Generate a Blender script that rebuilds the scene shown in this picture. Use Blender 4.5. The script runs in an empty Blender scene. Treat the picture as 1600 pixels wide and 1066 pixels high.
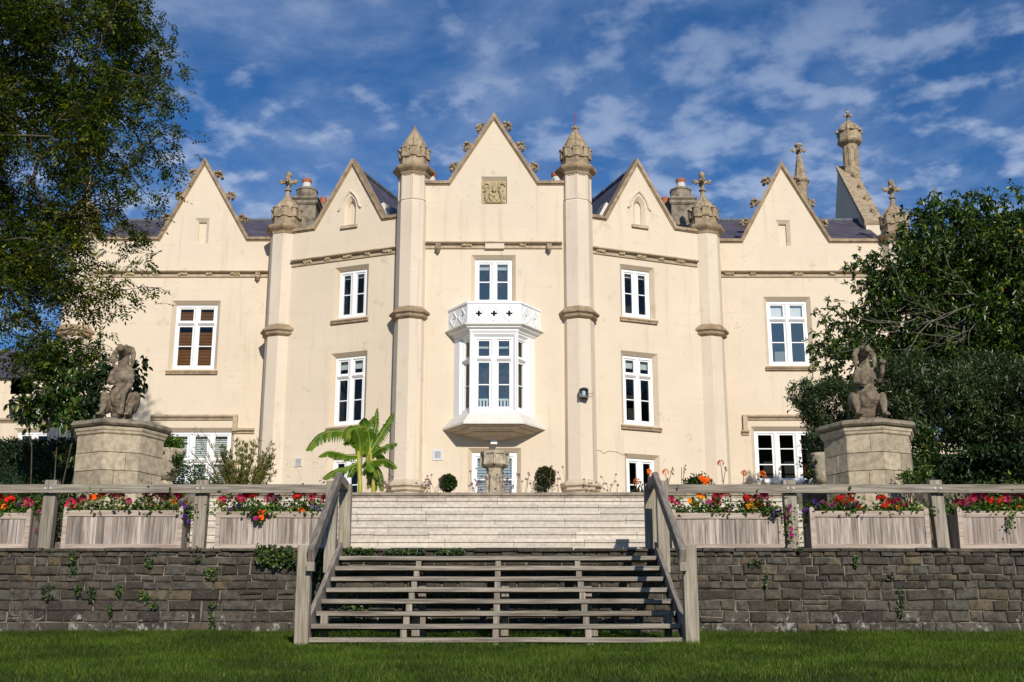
import bpy, bmesh, math, random
import numpy as np
from mathutils import Vector, Matrix, noise
from mathutils.geometry import tessellate_polygon

scene = bpy.context.scene
col = scene.collection
random.seed(7)
rng = np.random.default_rng(11)
PI = math.pi

# ------------------------------------------------------------------ camera, sky, sun, exposure
FPX, TH = 1980.0, math.radians(15.18)
cam_d = bpy.data.cameras.new('camera')
cam_d.sensor_width = 36.0
cam_d.lens = 36.0 * FPX / 1600.0
cam_d.clip_start, cam_d.clip_end = 0.1, 6000.0
cam = bpy.data.objects.new('camera', cam_d)
col.objects.link(cam)
cam.rotation_euler = (math.radians(90) + TH, 0, 0)
scene.camera = cam

SUN_EL, SUN_AZ = math.radians(26), math.radians(14)      # from behind the camera, a little to the right
sun_d = bpy.data.lights.new('sun', 'SUN')
sun_d.energy = 4.5
sun_d.angle = math.radians(0.53)
sun_d.color = (1.0, 0.93, 0.82)
sun = bpy.data.objects.new('sun', sun_d)
col.objects.link(sun)
sdir = Vector((math.sin(SUN_AZ) * math.cos(SUN_EL), -math.cos(SUN_AZ) * math.cos(SUN_EL), math.sin(SUN_EL)))
sun.rotation_euler = sdir.to_track_quat('Z', 'Y').to_euler()
sun.location = (20, -30, 30)

scene.view_settings.view_transform = 'Standard'
scene.view_settings.look = 'None'
scene.view_settings.exposure = 0.0
scene.view_settings.gamma = 1.0
scene.view_settings.use_curve_mapping = False
scene.render.engine = 'CYCLES'
scene.cycles.max_bounces = 8
scene.cycles.transparent_max_bounces = 12

world = bpy.data.worlds.new('World')
scene.world = world
world.use_nodes = True
nt = world.node_tree
nt.nodes.clear()


def N(nt, typ, **kw):
    n = nt.nodes.new(typ)
    for k, v in kw.items():
        if k.startswith('i_'):
            n.inputs[k[2:].replace('_', ' ')].default_value = v
        else:
            setattr(n, k, v)
    return n


def math_n(nt, op, a, b=None, clamp=False):
    n = nt.nodes.new('ShaderNodeMath')
    n.operation = op
    n.use_clamp = clamp
    for i, x in enumerate((a, b)):
        if x is None:
            continue
        if isinstance(x, (int, float)):
            n.inputs[i].default_value = x
        else:
            nt.links.new(x, n.inputs[i])
    return n.outputs[0]


def mixc(nt, fac, a, b, blend='MIX'):
    n = nt.nodes.new('ShaderNodeMix')
    n.data_type = 'RGBA'
    n.blend_type = blend
    for s, x in ((0, fac), (6, a), (7, b)):
        if isinstance(x, (int, float)):
            n.inputs[s].default_value = x
        elif isinstance(x, tuple):
            n.inputs[s].default_value = (x[0], x[1], x[2], 1)
        else:
            nt.links.new(x, n.inputs[s])
    return n.outputs[2]


def maprange(nt, v, a, b, c=0.0, d=1.0, smooth=True):
    n = nt.nodes.new('ShaderNodeMapRange')
    n.interpolation_type = 'SMOOTHSTEP' if smooth else 'LINEAR'
    n.inputs['From Min'].default_value = a
    n.inputs['From Max'].default_value = b
    n.inputs['To Min'].default_value = c
    n.inputs['To Max'].default_value = d
    nt.links.new(v, n.inputs['Value'])
    return n.outputs[0]


sky = N(nt, 'ShaderNodeTexSky')
sky.sky_type = 'NISHITA'
sky.sun_disc = False
sky.sun_elevation = SUN_EL
sky.sun_rotation = PI - SUN_AZ
sky.altitude = 60
sky.air_density = 1.0
sky.dust_density = 0.25
sky.ozone_density = 3.0
tc = N(nt, 'ShaderNodeTexCoord')
sep = N(nt, 'ShaderNodeSeparateXYZ')
nt.links.new(tc.outputs['Generated'], sep.inputs[0])
zz = math_n(nt, 'ADD', math_n(nt, 'MAXIMUM', sep.outputs[2], 0.0), 0.16)
comb = N(nt, 'ShaderNodeCombineXYZ')
nt.links.new(math_n(nt, 'DIVIDE', sep.outputs[0], zz), comb.inputs[0])
nt.links.new(math_n(nt, 'DIVIDE', sep.outputs[1], zz), comb.inputs[1])
mp = N(nt, 'ShaderNodeMapping')
mp.inputs['Location'].default_value = (3.3, 1.4, 0)
mp.inputs['Rotation'].default_value = (0, 0, 0.5)
mp.inputs['Location'].default_value = (3.3, 1.4, 0)
nt.links.new(comb.outputs[0], mp.inputs[0])


def sky_noise(scale, detail, rough, dist=0.0, lac=2.0):
    n = N(nt, 'ShaderNodeTexNoise')
    n.inputs['Scale'].default_value = scale
    n.inputs['Detail'].default_value = detail
    n.inputs['Roughness'].default_value = rough
    n.inputs['Distortion'].default_value = dist
    n.inputs['Lacunarity'].default_value = lac
    nt.links.new(mp.outputs[0], n.inputs['Vector'])
    return n.outputs[0]


puffs = sky_noise(12.5, 8, 0.52, 0.03)
cover = sky_noise(1.9, 2, 0.5)
veil = sky_noise(3.4, 6, 0.62, 0.4)
v = math_n(nt, 'ADD', math_n(nt, 'MULTIPLY', puffs, 1.0), math_n(nt, 'MULTIPLY', math_n(nt, 'SUBTRACT', cover, 0.5), 0.55))
cl = maprange(nt, v, 0.42, 0.66)
low = maprange(nt, sep.outputs[2], 0.36, 0.52, 1.0, 0.50)      # thinner cloud higher up
cl = math_n(nt, 'MULTIPLY', cl, low)
vl = math_n(nt, 'MULTIPLY', maprange(nt, veil, 0.36, 0.68), 0.40)
fac = math_n(nt, 'MAXIMUM', math_n(nt, 'MULTIPLY', cl, 0.58), vl)
SKY_S = 0.082
skyc = mixc(nt, 1.0, sky.outputs[0], (SKY_S * 0.32, SKY_S * 0.72, SKY_S * 1.12), 'MULTIPLY')
cloudc = mixc(nt, maprange(nt, puffs, 0.40, 0.70), (0.27, 0.38, 0.60), (0.56, 0.65, 0.82))
fin = mixc(nt, fac, skyc, cloudc)
bg = N(nt, 'ShaderNodeBackground')
bg.inputs[1].default_value = 1.0
nt.links.new(fin, bg.inputs[0])
out = N(nt, 'ShaderNodeOutputWorld')
nt.links.new(bg.outputs[0], out.inputs[0])

# ------------------------------------------------------------------ measuring from the photograph
CT, ST = math.cos(TH), math.sin(TH)


def ray(px, py):
    a, b = (px - 800) / FPX, (533 - py) / FPX
    return Vector((a, CT - b * ST, ST + b * CT))


def at(px, py, Y):
    r = ray(px, py)
    return r * (Y / r.y)


def zc(py, Y):
    return at(800, py, Y).z


def xc(px, py, Y):
    return at(px, py, Y).x


class Plane:
    """vertical facade plane through plan points A -> B (left to right seen from the camera)"""
    def __init__(s, A, B):
        s.A = Vector((A[0], A[1], 0))
        s.u = (Vector((B[0], B[1], 0)) - s.A).normalized()
        s.len = (Vector((B[0], B[1], 0)) - s.A).length
        s.n = Vector((s.u.y, -s.u.x, 0))

    def pt(s, a, z, o=0.0):
        p = s.A + s.u * a + s.n * o
        return Vector((p.x, p.y, z))

    def px(s, x, y):
        r = ray(x, y)
        t = s.A.dot(s.n) / r.dot(s.n)
        p = r * t
        return ((p - s.A).dot(s.u), p.z)


# ------------------------------------------------------------------ objects
def tag(o, label=None, cat=None, group=None, kind=None):
    for k, v in (('label', label), ('category', cat), ('group', group), ('kind', kind)):
        if v:
            o[k] = v
    return o


def empty(name, loc, label=None, cat=None, group=None, kind=None):
    o = bpy.data.objects.new(name, None)
    o.empty_display_size = 0.1
    o.location = loc
    col.objects.link(o)
    return tag(o, label, cat, group, kind)


def offset_of(p):
    v = Vector((0, 0, 0))
    while p is not None:
        v += p.location
        p = p.parent
    return v


def link_mesh(name, me, mat=None, parent=None, smooth=False):
    if mat is not None and not me.materials:
        me.materials.append(mat)
    if smooth:
        me.polygons.foreach_set('use_smooth', [True] * len(me.polygons))
    o = bpy.data.objects.new(name, me)
    col.objects.link(o)
    if parent is not None:
        o.parent = parent
    return o


class MB:
    def __init__(s):
        s.v, s.f = [], []

    def add(s, vs, fs):
        n = len(s.v)
        s.v += [tuple(v) for v in vs]
        s.f += [tuple(i + n for i in f) for f in fs]
        return s

    def box(s, x0, x1, y0, y1, z0, z1):
        vs = [(x, y, z) for z in (z0, z1) for y in (y0, y1) for x in (x0, x1)]
        return s.add(vs, [(0, 2, 3, 1), (4, 5, 7, 6), (0, 1, 5, 4), (2, 6, 7, 3), (0, 4, 6, 2), (1, 3, 7, 5)])

    def pbox(s, P, a0, a1, z0, z1, o0, o1):
        """box on a facade plane: along a, up z, outwards o"""
        vs = [P.pt(a, z, o) for z in (z0, z1) for o in (o1, o0) for a in (a0, a1)]
        return s.add(vs, [(0, 2, 3, 1), (4, 5, 7, 6), (0, 1, 5, 4), (2, 6, 7, 3), (0, 4, 6, 2), (1, 3, 7, 5)])

    def beam(s, p, q, w, h, up=(0, 0, 1)):
        p, q, up = Vector(p), Vector(q), Vector(up)
        d = (q - p).normalized()
        sd = d.cross(up).normalized()
        u2 = sd.cross(d).normalized()
        vs = []
        for e in (p, q):
            for a, b in ((-1, -1), (1, -1), (1, 1), (-1, 1)):
                vs.append(e + sd * (a * w / 2) + u2 * (b * h / 2))
        return s.add(vs, [(0, 1, 2, 3), (7, 6, 5, 4), (0, 4, 5, 1), (1, 5, 6, 2), (2, 6, 7, 3), (3, 7, 4, 0)])

    def tube(s, pts, rad, n=6, cap=True):
        pts = [Vector(p) for p in pts]
        if isinstance(rad, (int, float)):
            rad = [rad] * len(pts)
        base = len(s.v)
        prev = None
        for i, p in enumerate(pts):
            d = (pts[min(i + 1, len(pts) - 1)] - pts[max(i - 1, 0)])
            d = d.normalized() if d.length > 1e-9 else Vector((0, 0, 1))
            if prev is None:
                ref = Vector((0, 0, 1)) if abs(d.z) < 0.9 else Vector((1, 0, 0))
                prev = d.cross(ref).normalized()
            a = (prev - d * prev.dot(d)).normalized()
            b = d.cross(a)
            prev = a
            for k in range(n):
                t = 2 * PI * k / n
                s.v.append(tuple(p + (a * math.cos(t) + b * math.sin(t)) * rad[i]))
        for i in range(len(pts) - 1):
            for k in range(n):
                k2 = (k + 1) % n
                s.f.append((base + i * n + k, base + i * n + k2, base + (i + 1) * n + k2, base + (i + 1) * n + k))
        if cap:
            s.f.append(tuple(base + k for k in reversed(range(n))))
            s.f.append(tuple(base + (len(pts) - 1) * n + k for k in range(n)))
        return s

    def lathe(s, cx, cy, prof, n=8, rot=-PI / 2, cap=True, sx=1.0, sy=1.0):
        base = len(s.v)
        for z, r in prof:
            for k in range(n):
                t = rot + 2 * PI * k / n
                s.v.append((cx + r * sx * math.cos(t), cy + r * sy * math.sin(t), z))
        for i in range(len(prof) - 1):
            for k in range(n):
                k2 = (k + 1) % n
                s.f.append((base + i * n + k, base + i * n + k2, base + (i + 1) * n + k2, base + (i + 1) * n + k))
        if cap:
            s.f.append(tuple(base + k for k in reversed(range(n))))
            s.f.append(tuple(base + (len(prof) - 1) * n + k for k in range(n)))
        return s

    def ball(s, c, r, nu=8, nv=6, sc=(1, 1, 1), jit=0.0):
        c = Vector(c)
        base = len(s.v)
        for j in range(1, nv):
            ph = PI * j / nv
            for i in range(nu):
                t = 2 * PI * i / nu
                q = r * (1 + random.uniform(-jit, jit))
                s.v.append((c.x + q * sc[0] * math.sin(ph) * math.cos(t), c.y + q * sc[1] * math.sin(ph) * math.sin(t), c.z + q * sc[2] * math.cos(ph)))
        s.v.append((c.x, c.y, c.z + r * sc[2]))
        s.v.append((c.x, c.y, c.z - r * sc[2]))
        T, B = len(s.v) - 2, len(s.v) - 1
        for i in range(nu):
            i2 = (i + 1) % nu
            s.f.append((T, base + i, base + i2))
            s.f.append((B, base + (nv - 2) * nu + i2, base + (nv - 2) * nu + i))
            for j in range(nv - 2):
                s.f.append((base + j * nu + i, base + (j + 1) * nu + i, base + (j + 1) * nu + i2, base + j * nu + i2))
        return s

    def prism(s, poly, d):
        """poly: list of Vectors, extruded by vector d"""
        d = Vector(d)
        n = len(poly)
        poly = [Vector(p) for p in poly]
        vs = poly + [p + d for p in poly]
        fs = [tuple(range(n)), tuple(reversed(range(n, 2 * n)))]
        fs += [(i, i + n, (i + 1) % n + n, (i + 1) % n) for i in range(n)]
        return s.add(vs, fs)

    def mesh(s, name='m', off=None, fix=True):
        me = bpy.data.meshes.new(name)
        vs = s.v if off is None else [(a - off.x, b - off.y, c - off.z) for a, b, c in s.v]
        me.from_pydata(vs, [], s.f)
        if fix:
            bm = bmesh.new()
            bm.from_mesh(me)
            bmesh.ops.recalc_face_normals(bm, faces=bm.faces)
            bm.to_mesh(me)
            bm.free()
        me.update()
        return me

    def build(s, name, mat, parent=None, smooth=False, bevel=0.0, fix=True):
        off = offset_of(parent) if parent is not None else None
        me = s.mesh(name, off, fix)
        if bevel:
            bm = bmesh.new()
            bm.from_mesh(me)
            bmesh.ops.bevel(bm, geom=list(bm.edges), offset=bevel, segments=1, affect='EDGES')
            bm.to_mesh(me)
            bm.free()
        return link_mesh(name, me, mat, parent, smooth)


def np_mesh(name, V, F, mat, parent=None, smooth=False):
    """fast mesh from arrays; F is (m, k)"""
    me = bpy.data.meshes.new(name)
    V = np.asarray(V, dtype=np.float32)
    if parent is not None:
        o = offset_of(parent)
        V = V - np.array([o.x, o.y, o.z], dtype=np.float32)
    F = np.asarray(F, dtype=np.int32)
    m, k = F.shape
    me.vertices.add(len(V))
    me.vertices.foreach_set('co', V.ravel())
    me.loops.add(m * k)
    me.loops.foreach_set('vertex_index', F.ravel())
    me.polygons.add(m)
    me.polygons.foreach_set('loop_start', np.arange(0, m * k, k, dtype=np.int32))
    me.update(calc_edges=True)
    return link_mesh(name, me, mat, parent, smooth)


# ------------------------------------------------------------------ materials
def new_mat(name):
    m = bpy.data.materials.new(name)
    m.use_nodes = True
    nt = m.node_tree
    for n in list(nt.nodes):
        nt.nodes.remove(n)
    out = nt.nodes.new('ShaderNodeOutputMaterial')
    return m, nt, out


def coords(nt, scale=(1, 1, 1)):
    g = nt.nodes.new('ShaderNodeNewGeometry')
    mp = nt.nodes.new('ShaderNodeMapping')
    mp.inputs['Scale'].default_value = scale
    nt.links.new(g.outputs['Position'], mp.inputs[0])
    return mp.outputs[0], g


def noise_n(nt, vec, scale, detail=4, rough=0.55, dist=0.0):
    n = nt.nodes.new('ShaderNodeTexNoise')
    n.inputs['Scale'].default_value = scale
    n.inputs['Detail'].default_value = detail
    n.inputs['Roughness'].default_value = rough
    n.inputs['Distortion'].default_value = dist
    if vec is not None:
        nt.links.new(vec, n.inputs['Vector'])
    return n.outputs[0]


def rand_n(nt, g):
    oi = nt.nodes.new('ShaderNodeObjectInfo')
    s = math_n(nt, 'ADD', oi.outputs['Random'], g.outputs['Random Per Island'])
    return math_n(nt, 'FRACT', s)


def finish(nt, out, colr, rough=0.8, bump=None, bstr=0.3, bdist=0.01, spec=0.3, metal=0.0):
    b = nt.nodes.new('ShaderNodeBsdfPrincipled')
    if isinstance(colr, tuple):
        b.inputs['Base Color'].default_value = (*colr, 1)
    else:
        nt.links.new(colr, b.inputs['Base Color'])
    b.inputs['Roughness'].default_value = rough
    b.inputs['Specular IOR Level'].default_value = spec
    b.inputs['Metallic'].default_value = metal
    if bump is not None:
        bn = nt.nodes.new('ShaderNodeBump')
        bn.inputs['Strength'].default_value = bstr
        bn.inputs['Distance'].default_value = bdist
        nt.links.new(bump, bn.inputs['Height'])
        nt.links.new(bn.outputs[0], b.inputs['Normal'])
    nt.links.new(b.outputs[0], out.inputs[0])
    return b


def m_plain(name, c, rough=0.6, spec=0.3, metal=0.0, var=0.12, scale=12):
    m, nt, out = new_mat(name)
    vec, g = coords(nt)
    n = noise_n(nt, vec, scale)
    lo = tuple(x * (1 - var) for x in c)
    hi = tuple(min(1, x * (1 + var)) for x in c)
    cc = mixc(nt, n, lo, hi)
    finish(nt, out, cc, rough, n, 0.15, 0.004, spec, metal)
    return m


def m_stucco(name, c, dirt=0.35):
    m, nt, out = new_mat(name)
    vec, g = coords(nt)
    big = noise_n(nt, vec, 0.45, 4, 0.6)
    mid = noise_n(nt, vec, 3.0, 5, 0.6)
    fine = noise_n(nt, vec, 60, 3, 0.6)
    vs, _ = coords(nt, (3.0, 3.0, 0.22))
    streak = noise_n(nt, vs, 1.6, 4, 0.6)
    cc = mixc(nt, maprange(nt, big, 0.3, 0.7), tuple(x * 0.95 for x in c), tuple(min(1, x * 1.04) for x in c))
    cc = mixc(nt, maprange(nt, mid, 0.55, 0.8, 0, 0.38), cc, (c[0] * 0.82, c[1] * 0.78, c[2] * 0.72))
    cc = mixc(nt, maprange(nt, streak, 0.54, 0.78, 0, dirt), cc, (c[0] * 0.66, c[1] * 0.60, c[2] * 0.52))
    # faint lined-out ashlar joints in the render coat
    vz, _ = coords(nt, (1, 1, 1))
    sp = nt.nodes.new('ShaderNodeSeparateXYZ')
    nt.links.new(vz, sp.inputs[0])
    zf = math_n(nt, 'FRACT', math_n(nt, 'MULTIPLY', sp.outputs[2], 1 / 0.36))
    line = math_n(nt, 'LESS_THAN', zf, 0.045)
    wob = maprange(nt, noise_n(nt, vec, 0.9, 3), 0.47, 0.62)
    line = math_n(nt, 'MULTIPLY', line, wob)
    cc = mixc(nt, math_n(nt, 'MULTIPLY', line, 0.16), cc, (c[0] * 0.6, c[1] * 0.5, c[2] * 0.4))
    low = maprange(nt, sp.outputs[2], 6.2, 3.6, 0.0, 0.16)
    alg = maprange(nt, math_n(nt, 'ADD', mid, low), 0.60, 0.78, 0, 0.4)
    cc = mixc(nt, alg, cc, (c[0] * 0.62, c[1] * 0.64, c[2] * 0.50))
    hair = N(nt, 'ShaderNodeTexVoronoi')
    hair.feature = 'DISTANCE_TO_EDGE'
    hair.inputs['Scale'].default_value = 0.35
    hv = nt.nodes.new('ShaderNodeVectorMath')
    hv.operation = 'MULTIPLY_ADD'
    nn_ = nt.nodes.new('ShaderNodeTexNoise')
    nn_.inputs['Scale'].default_value = 2.2
    nn_.inputs['Detail'].default_value = 6
    nt.links.new(vec, nn_.inputs['Vector'])
    nt.links.new(nn_.outputs['Color'], hv.inputs[0])
    hv.inputs[1].default_value = (0.9, 0.9, 0.9)
    nt.links.new(vec, hv.inputs[2])
    nt.links.new(hv.outputs[0], hair.inputs['Vector'])
    ck = math_n(nt, 'LESS_THAN', hair.outputs['Distance'], 0.0022)
    ck = math_n(nt, 'MULTIPLY', ck, maprange(nt, big, 0.50, 0.60))
    cc = mixc(nt, math_n(nt, 'MULTIPLY', ck, 0.40), cc, (c[0] * 0.45, c[1] * 0.38, c[2] * 0.30))
    h = math_n(nt, 'SUBTRACT', math_n(nt, 'ADD', fine, math_n(nt, 'MULTIPLY', mid, 2.0)), line)
    finish(nt, out, cc, 0.85, h, 0.35, 0.006, 0.2)
    return m


def m_stone(name, c, dark, lichen=(0.30, 0.28, 0.22), rnd=0.25, amt=0.6, scale=1.0, bstr=0.6):
    m, nt, out = new_mat(name)
    vec, g = coords(nt)
    r = rand_n(nt, g)
    a = noise_n(nt, vec, 5 * scale, 6, 0.65)
    b = noise_n(nt, vec, 1.3 * scale, 4, 0.6)
    f = noise_n(nt, vec, 55 * scale, 4, 0.7)
    cc = mixc(nt, maprange(nt, a, 0.35, 0.68, 0, amt), c, dark)
    cc = mixc(nt, maprange(nt, b, 0.52, 0.75, 0, 0.5), cc, lichen)
    k = maprange(nt, r, 0, 1, 1 - rnd, 1 + rnd, False)
    vm = nt.nodes.new('ShaderNodeVectorMath')
    vm.operation = 'SCALE'
    nt.links.new(cc, vm.inputs[0])
    nt.links.new(k, vm.inputs['Scale'])
    cc = mixc(nt, maprange(nt, f, 0.56, 0.7, 0, 0.35), vm.outputs[0], tuple(x * 0.5 for x in c))
    h = math_n(nt, 'ADD', math_n(nt, 'MULTIPLY', f, 0.6), a)
    finish(nt, out, cc, 0.9, h, bstr, 0.012 / scale, 0.15)
    return m


def m_wood(name, c, dark, axis='z', rnd=0.18):
    m, nt, out = new_mat(name)
    sc = {'z': (34, 34, 1.6), 'x': (1.6, 34, 34), 'y': (40, 2.0, 6)}[axis]
    vec, g = coords(nt, sc)
    v2, _ = coords(nt)
    r = rand_n(nt, g)
    a = noise_n(nt, vec, 1.0, 5, 0.65, 0.3)
    b = noise_n(nt, v2, 2.2, 4, 0.6)
    kn = noise_n(nt, v2, 14, 2, 0.5)
    cc = mixc(nt, maprange(nt, a, 0.30, 0.70), dark, c)
    cc = mixc(nt, maprange(nt, b, 0.5, 0.75, 0, 0.45), cc, (c[0] * 0.78, c[1] * 0.66, c[2] * 0.58))
    cc = mixc(nt, maprange(nt, kn, 0.70, 0.78, 0, 0.5), cc, tuple(x * 0.5 for x in dark))
    vm = nt.nodes.new('ShaderNodeVectorMath')
    vm.operation = 'SCALE'
    nt.links.new(cc, vm.inputs[0])
    nt.links.new(maprange(nt, r, 0, 1, 1 - rnd, 1 + rnd, False), vm.inputs['Scale'])
    finish(nt, out, vm.outputs[0], 0.85, a, 0.5, 0.006, 0.15)
    return m


def m_leaf(name, cols, trans=0.35, rough=0.45, spec=0.35, var=0.3):
    m, nt, out = new_mat(name)
    g = nt.nodes.new('ShaderNodeNewGeometry')
    cr = nt.nodes.new('ShaderNodeValToRGB')
    el = cr.color_ramp.elements
    while len(el) < len(cols):
        el.new(0.5)
    for i, (p, c) in enumerate(cols):
        el[i].position = p
        el[i].color = (*c, 1)
    cr.color_ramp.interpolation = 'LINEAR'
    nt.links.new(g.outputs['Random Per Island'], cr.inputs[0])
    vec, _ = coords(nt)
    n = noise_n(nt, vec, 1.1, 3)
    vm = nt.nodes.new('ShaderNodeVectorMath')
    vm.operation = 'SCALE'
    nt.links.new(cr.outputs[0], vm.inputs[0])
    nt.links.new(maprange(nt, n, 0.32, 0.68, 1 - var, 1 + var), vm.inputs['Scale'])
    b = nt.nodes.new('ShaderNodeBsdfPrincipled')
    nt.links.new(vm.outputs[0], b.inputs['Base Color'])
    b.inputs['Roughness'].default_value = rough
    b.inputs['Specular IOR Level'].default_value = spec
    t = nt.nodes.new('ShaderNodeBsdfTranslucent')
    tcol = mixc(nt, 1.0, vm.outputs[0], (1.6, 1.9, 0.7), 'MULTIPLY')
    nt.links.new(tcol, t.inputs[0])
    ms = nt.nodes.new('ShaderNodeMixShader')
    ms.inputs[0].default_value = trans
    nt.links.new(b.outputs[0], ms.inputs[1])
    nt.links.new(t.outputs[0], ms.inputs[2])
    nt.links.new(ms.outputs[0], out.inputs[0])
    return m


def m_glass(name, refl=0.10, tint=(1, 1, 1)):
    m, nt, out = new_mat(name)
    ge = nt.nodes.new('ShaderNodeNewGeometry')
    dp = nt.nodes.new('ShaderNodeVectorMath')
    dp.operation = 'DOT_PRODUCT'
    nt.links.new(ge.outputs['Normal'], dp.inputs[0])
    nt.links.new(ge.outputs['Incoming'], dp.inputs[1])
    co = math_n(nt, 'ABSOLUTE', dp.outputs['Value'])
    sch = math_n(nt, 'POWER', math_n(nt, 'SUBTRACT', 1.0, co, True), 5.0)
    f = math_n(nt, 'ADD', math_n(nt, 'MULTIPLY', sch, 0.9), refl, True)
    tr = nt.nodes.new('ShaderNodeBsdfTransparent')
    tr.inputs[0].default_value = (0.85, 0.9, 0.9, 1)
    gl = nt.nodes.new('ShaderNodeBsdfGlossy')
    gl.inputs['Roughness'].default_value = 0.03
    gl.inputs['Color'].default_value = (*tint, 1)
    vec, _ = coords(nt)
    bn = nt.nodes.new('ShaderNodeBump')
    bn.inputs['Strength'].default_value = 0.15
    bn.inputs['Distance'].default_value = 0.02
    nt.links.new(noise_n(nt, vec, 2.5, 2), bn.inputs['Height'])
    nt.links.new(bn.outputs[0], gl.inputs['Normal'])
    ms = nt.nodes.new('ShaderNodeMixShader')
    nt.links.new(f, ms.inputs[0])
    nt.links.new(tr.outputs[0], ms.inputs[1])
    nt.links.new(gl.outputs[0], ms.inputs[2])
    nt.links.new(ms.outputs[0], out.inputs[0])
    return m


def m_slate():
    m, nt, out = new_mat('slate')
    vec, g = coords(nt, (1, 1, 1))
    sp = nt.nodes.new('ShaderNodeSeparateXYZ')
    nt.links.new(vec, sp.inputs[0])
    row = math_n(nt, 'MULTIPLY', sp.outputs[2], 5.2)
    rf = math_n(nt, 'FRACT', row)
    ri = math_n(nt, 'FLOOR', row)
    along = math_n(nt, 'ADD', math_n(nt, 'MULTIPLY', math_n(nt, 'ADD', sp.outputs[0], sp.outputs[1]), 3.4), math_n(nt, 'MULTIPLY', ri, 0.5))
    ci = math_n(nt, 'FLOOR', along)
    cf = math_n(nt, 'FRACT', along)
    wn = nt.nodes.new('ShaderNodeTexWhiteNoise')
    wn.noise_dimensions = '2D'
    cb = nt.nodes.new('ShaderNodeCombineXYZ')
    nt.links.new(ci, cb.inputs[0])
    nt.links.new(ri, cb.inputs[1])
    nt.links.new(cb.outputs[0], wn.inputs['Vector'])
    cc = mixc(nt, wn.outputs['Value'], (0.062, 0.052, 0.072), (0.11, 0.092, 0.115))
    gap = math_n(nt, 'MAXIMUM', math_n(nt, 'LESS_THAN', rf, 0.12), math_n(nt, 'LESS_THAN', cf, 0.05))
    cc = mixc(nt, math_n(nt, 'MULTIPLY', gap, 0.55), cc, (0.02, 0.02, 0.025))
    finish(nt, out, cc, 0.5, rf, 0.5, 0.02, 0.4)
    return m


def m_retaining():
    m, nt, out = new_mat('dark_rubble_stone')
    vec, g = coords(nt)
    sp = nt.nodes.new('ShaderNodeSeparateXYZ')
    nt.links.new(vec, sp.inputs[0])
    r = rand_n(nt, g)
    cr = nt.nodes.new('ShaderNodeValToRGB')
    el = cr.color_ramp.elements
    cols = [(0.0, (0.050, 0.042, 0.034)), (0.3, (0.088, 0.074, 0.058)), (0.55, (0.122, 0.105, 0.082)), (0.8, (0.112, 0.107, 0.090)), (0.93, (0.145, 0.105, 0.060)), (1.0, (0.17, 0.14, 0.095))]
    while len(el) < len(cols):
        el.new(0.5)
    for i, (p, c) in enumerate(cols):
        el[i].position = p
        el[i].color = (*c, 1)
    nt.links.new(r, cr.inputs[0])
    a = noise_n(nt, vec, 9, 7, 0.72, 0.4)
    f = noise_n(nt, vec, 42, 5, 0.7)
    cc = mixc(nt, maprange(nt, a, 0.38, 0.66, 0, 0.8), cr.outputs[0], (0.036, 0.031, 0.026))
    cc = mixc(nt, maprange(nt, f, 0.52, 0.74, 0, 0.5), cc, (0.19, 0.165, 0.125))
    moss = noise_n(nt, vec, 2.4, 4, 0.6)
    cc = mixc(nt, maprange(nt, moss, 0.60, 0.76, 0, 0.45), cc, (0.075, 0.085, 0.03))
    # white lime bloom on the lower courses
    st = noise_n(nt, vec, 5.5, 8, 0.78, 0.8)
    zlow = maprange(nt, sp.outputs[2], 1.30, 0.70, -0.12, 0.055)
    st = maprange(nt, math_n(nt, 'ADD', st, zlow), 0.585, 0.66, 0, 0.8)
    big = noise_n(nt, vec, 0.7, 3)
    cc = mixc(nt, maprange(nt, big, 0.45, 0.7, 0, 0.4), cc, (0.05, 0.043, 0.035))
    cc = mixc(nt, st, cc, (0.42, 0.40, 0.36))
    h = math_n(nt, 'ADD', math_n(nt, 'MULTIPLY', a, 1.5), f)
    finish(nt, out, cc, 0.92, h, 0.9, 0.02, 0.15)
    return m


M = {}
M['cream'] = m_stucco('cream_render', (0.668, 0.562, 0.432), 0.38)
M['turret'] = m_stucco('turret_render', (0.66, 0.558, 0.442), 0.45)
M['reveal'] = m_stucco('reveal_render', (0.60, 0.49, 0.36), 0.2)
M['coping'] = m_stone('weathered_coping', (0.40, 0.295, 0.19), (0.16, 0.115, 0.075), (0.27, 0.235, 0.165), 0.12, 0.7)
M['carved'] = m_stone('carved_stone', (0.42, 0.325, 0.215), (0.15, 0.11, 0.07), (0.27, 0.235, 0.17), 0.12, 0.7, 1.3)
M['crest'] = m_stone('crest_stone', (0.52, 0.42, 0.25), (0.30, 0.22, 0.12), (0.40, 0.34, 0.22), 0.08, 0.6, 1.6)
M['chimney'] = m_stone('sooty_chimney_stone', (0.30, 0.25, 0.185), (0.085, 0.068, 0.052), (0.24, 0.22, 0.15), 0.1, 0.85)
M['plinth'] = m_stone('pedestal_block', (0.45, 0.375, 0.265), (0.22, 0.175, 0.12), (0.36, 0.34, 0.27), 0.24, 0.7, 2.2)
M['statue'] = m_stone('statue_stone', (0.23, 0.18, 0.125), (0.065, 0.050, 0.036), (0.36, 0.33, 0.26), 0.05, 0.85, 2.4, 0.8)
M['step'] = m_stone('step_stone', (0.58, 0.525, 0.445), (0.36, 0.30, 0.245), (0.46, 0.42, 0.33), 0.13, 0.6, 3.2)
M['stepcap'] = m_stone('step_edge_stone', (0.33, 0.27, 0.21), (0.13, 0.10, 0.08), (0.26, 0.24, 0.18), 0.12, 0.7, 1.6)
M['rubble'] = m_retaining()
M['mortar'] = m_stone('mortar', (0.20, 0.17, 0.13), (0.035, 0.03, 0.026), (0.12, 0.11, 0.09), 0.0, 0.95, 1.0)
M['slate'] = m_slate()
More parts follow.
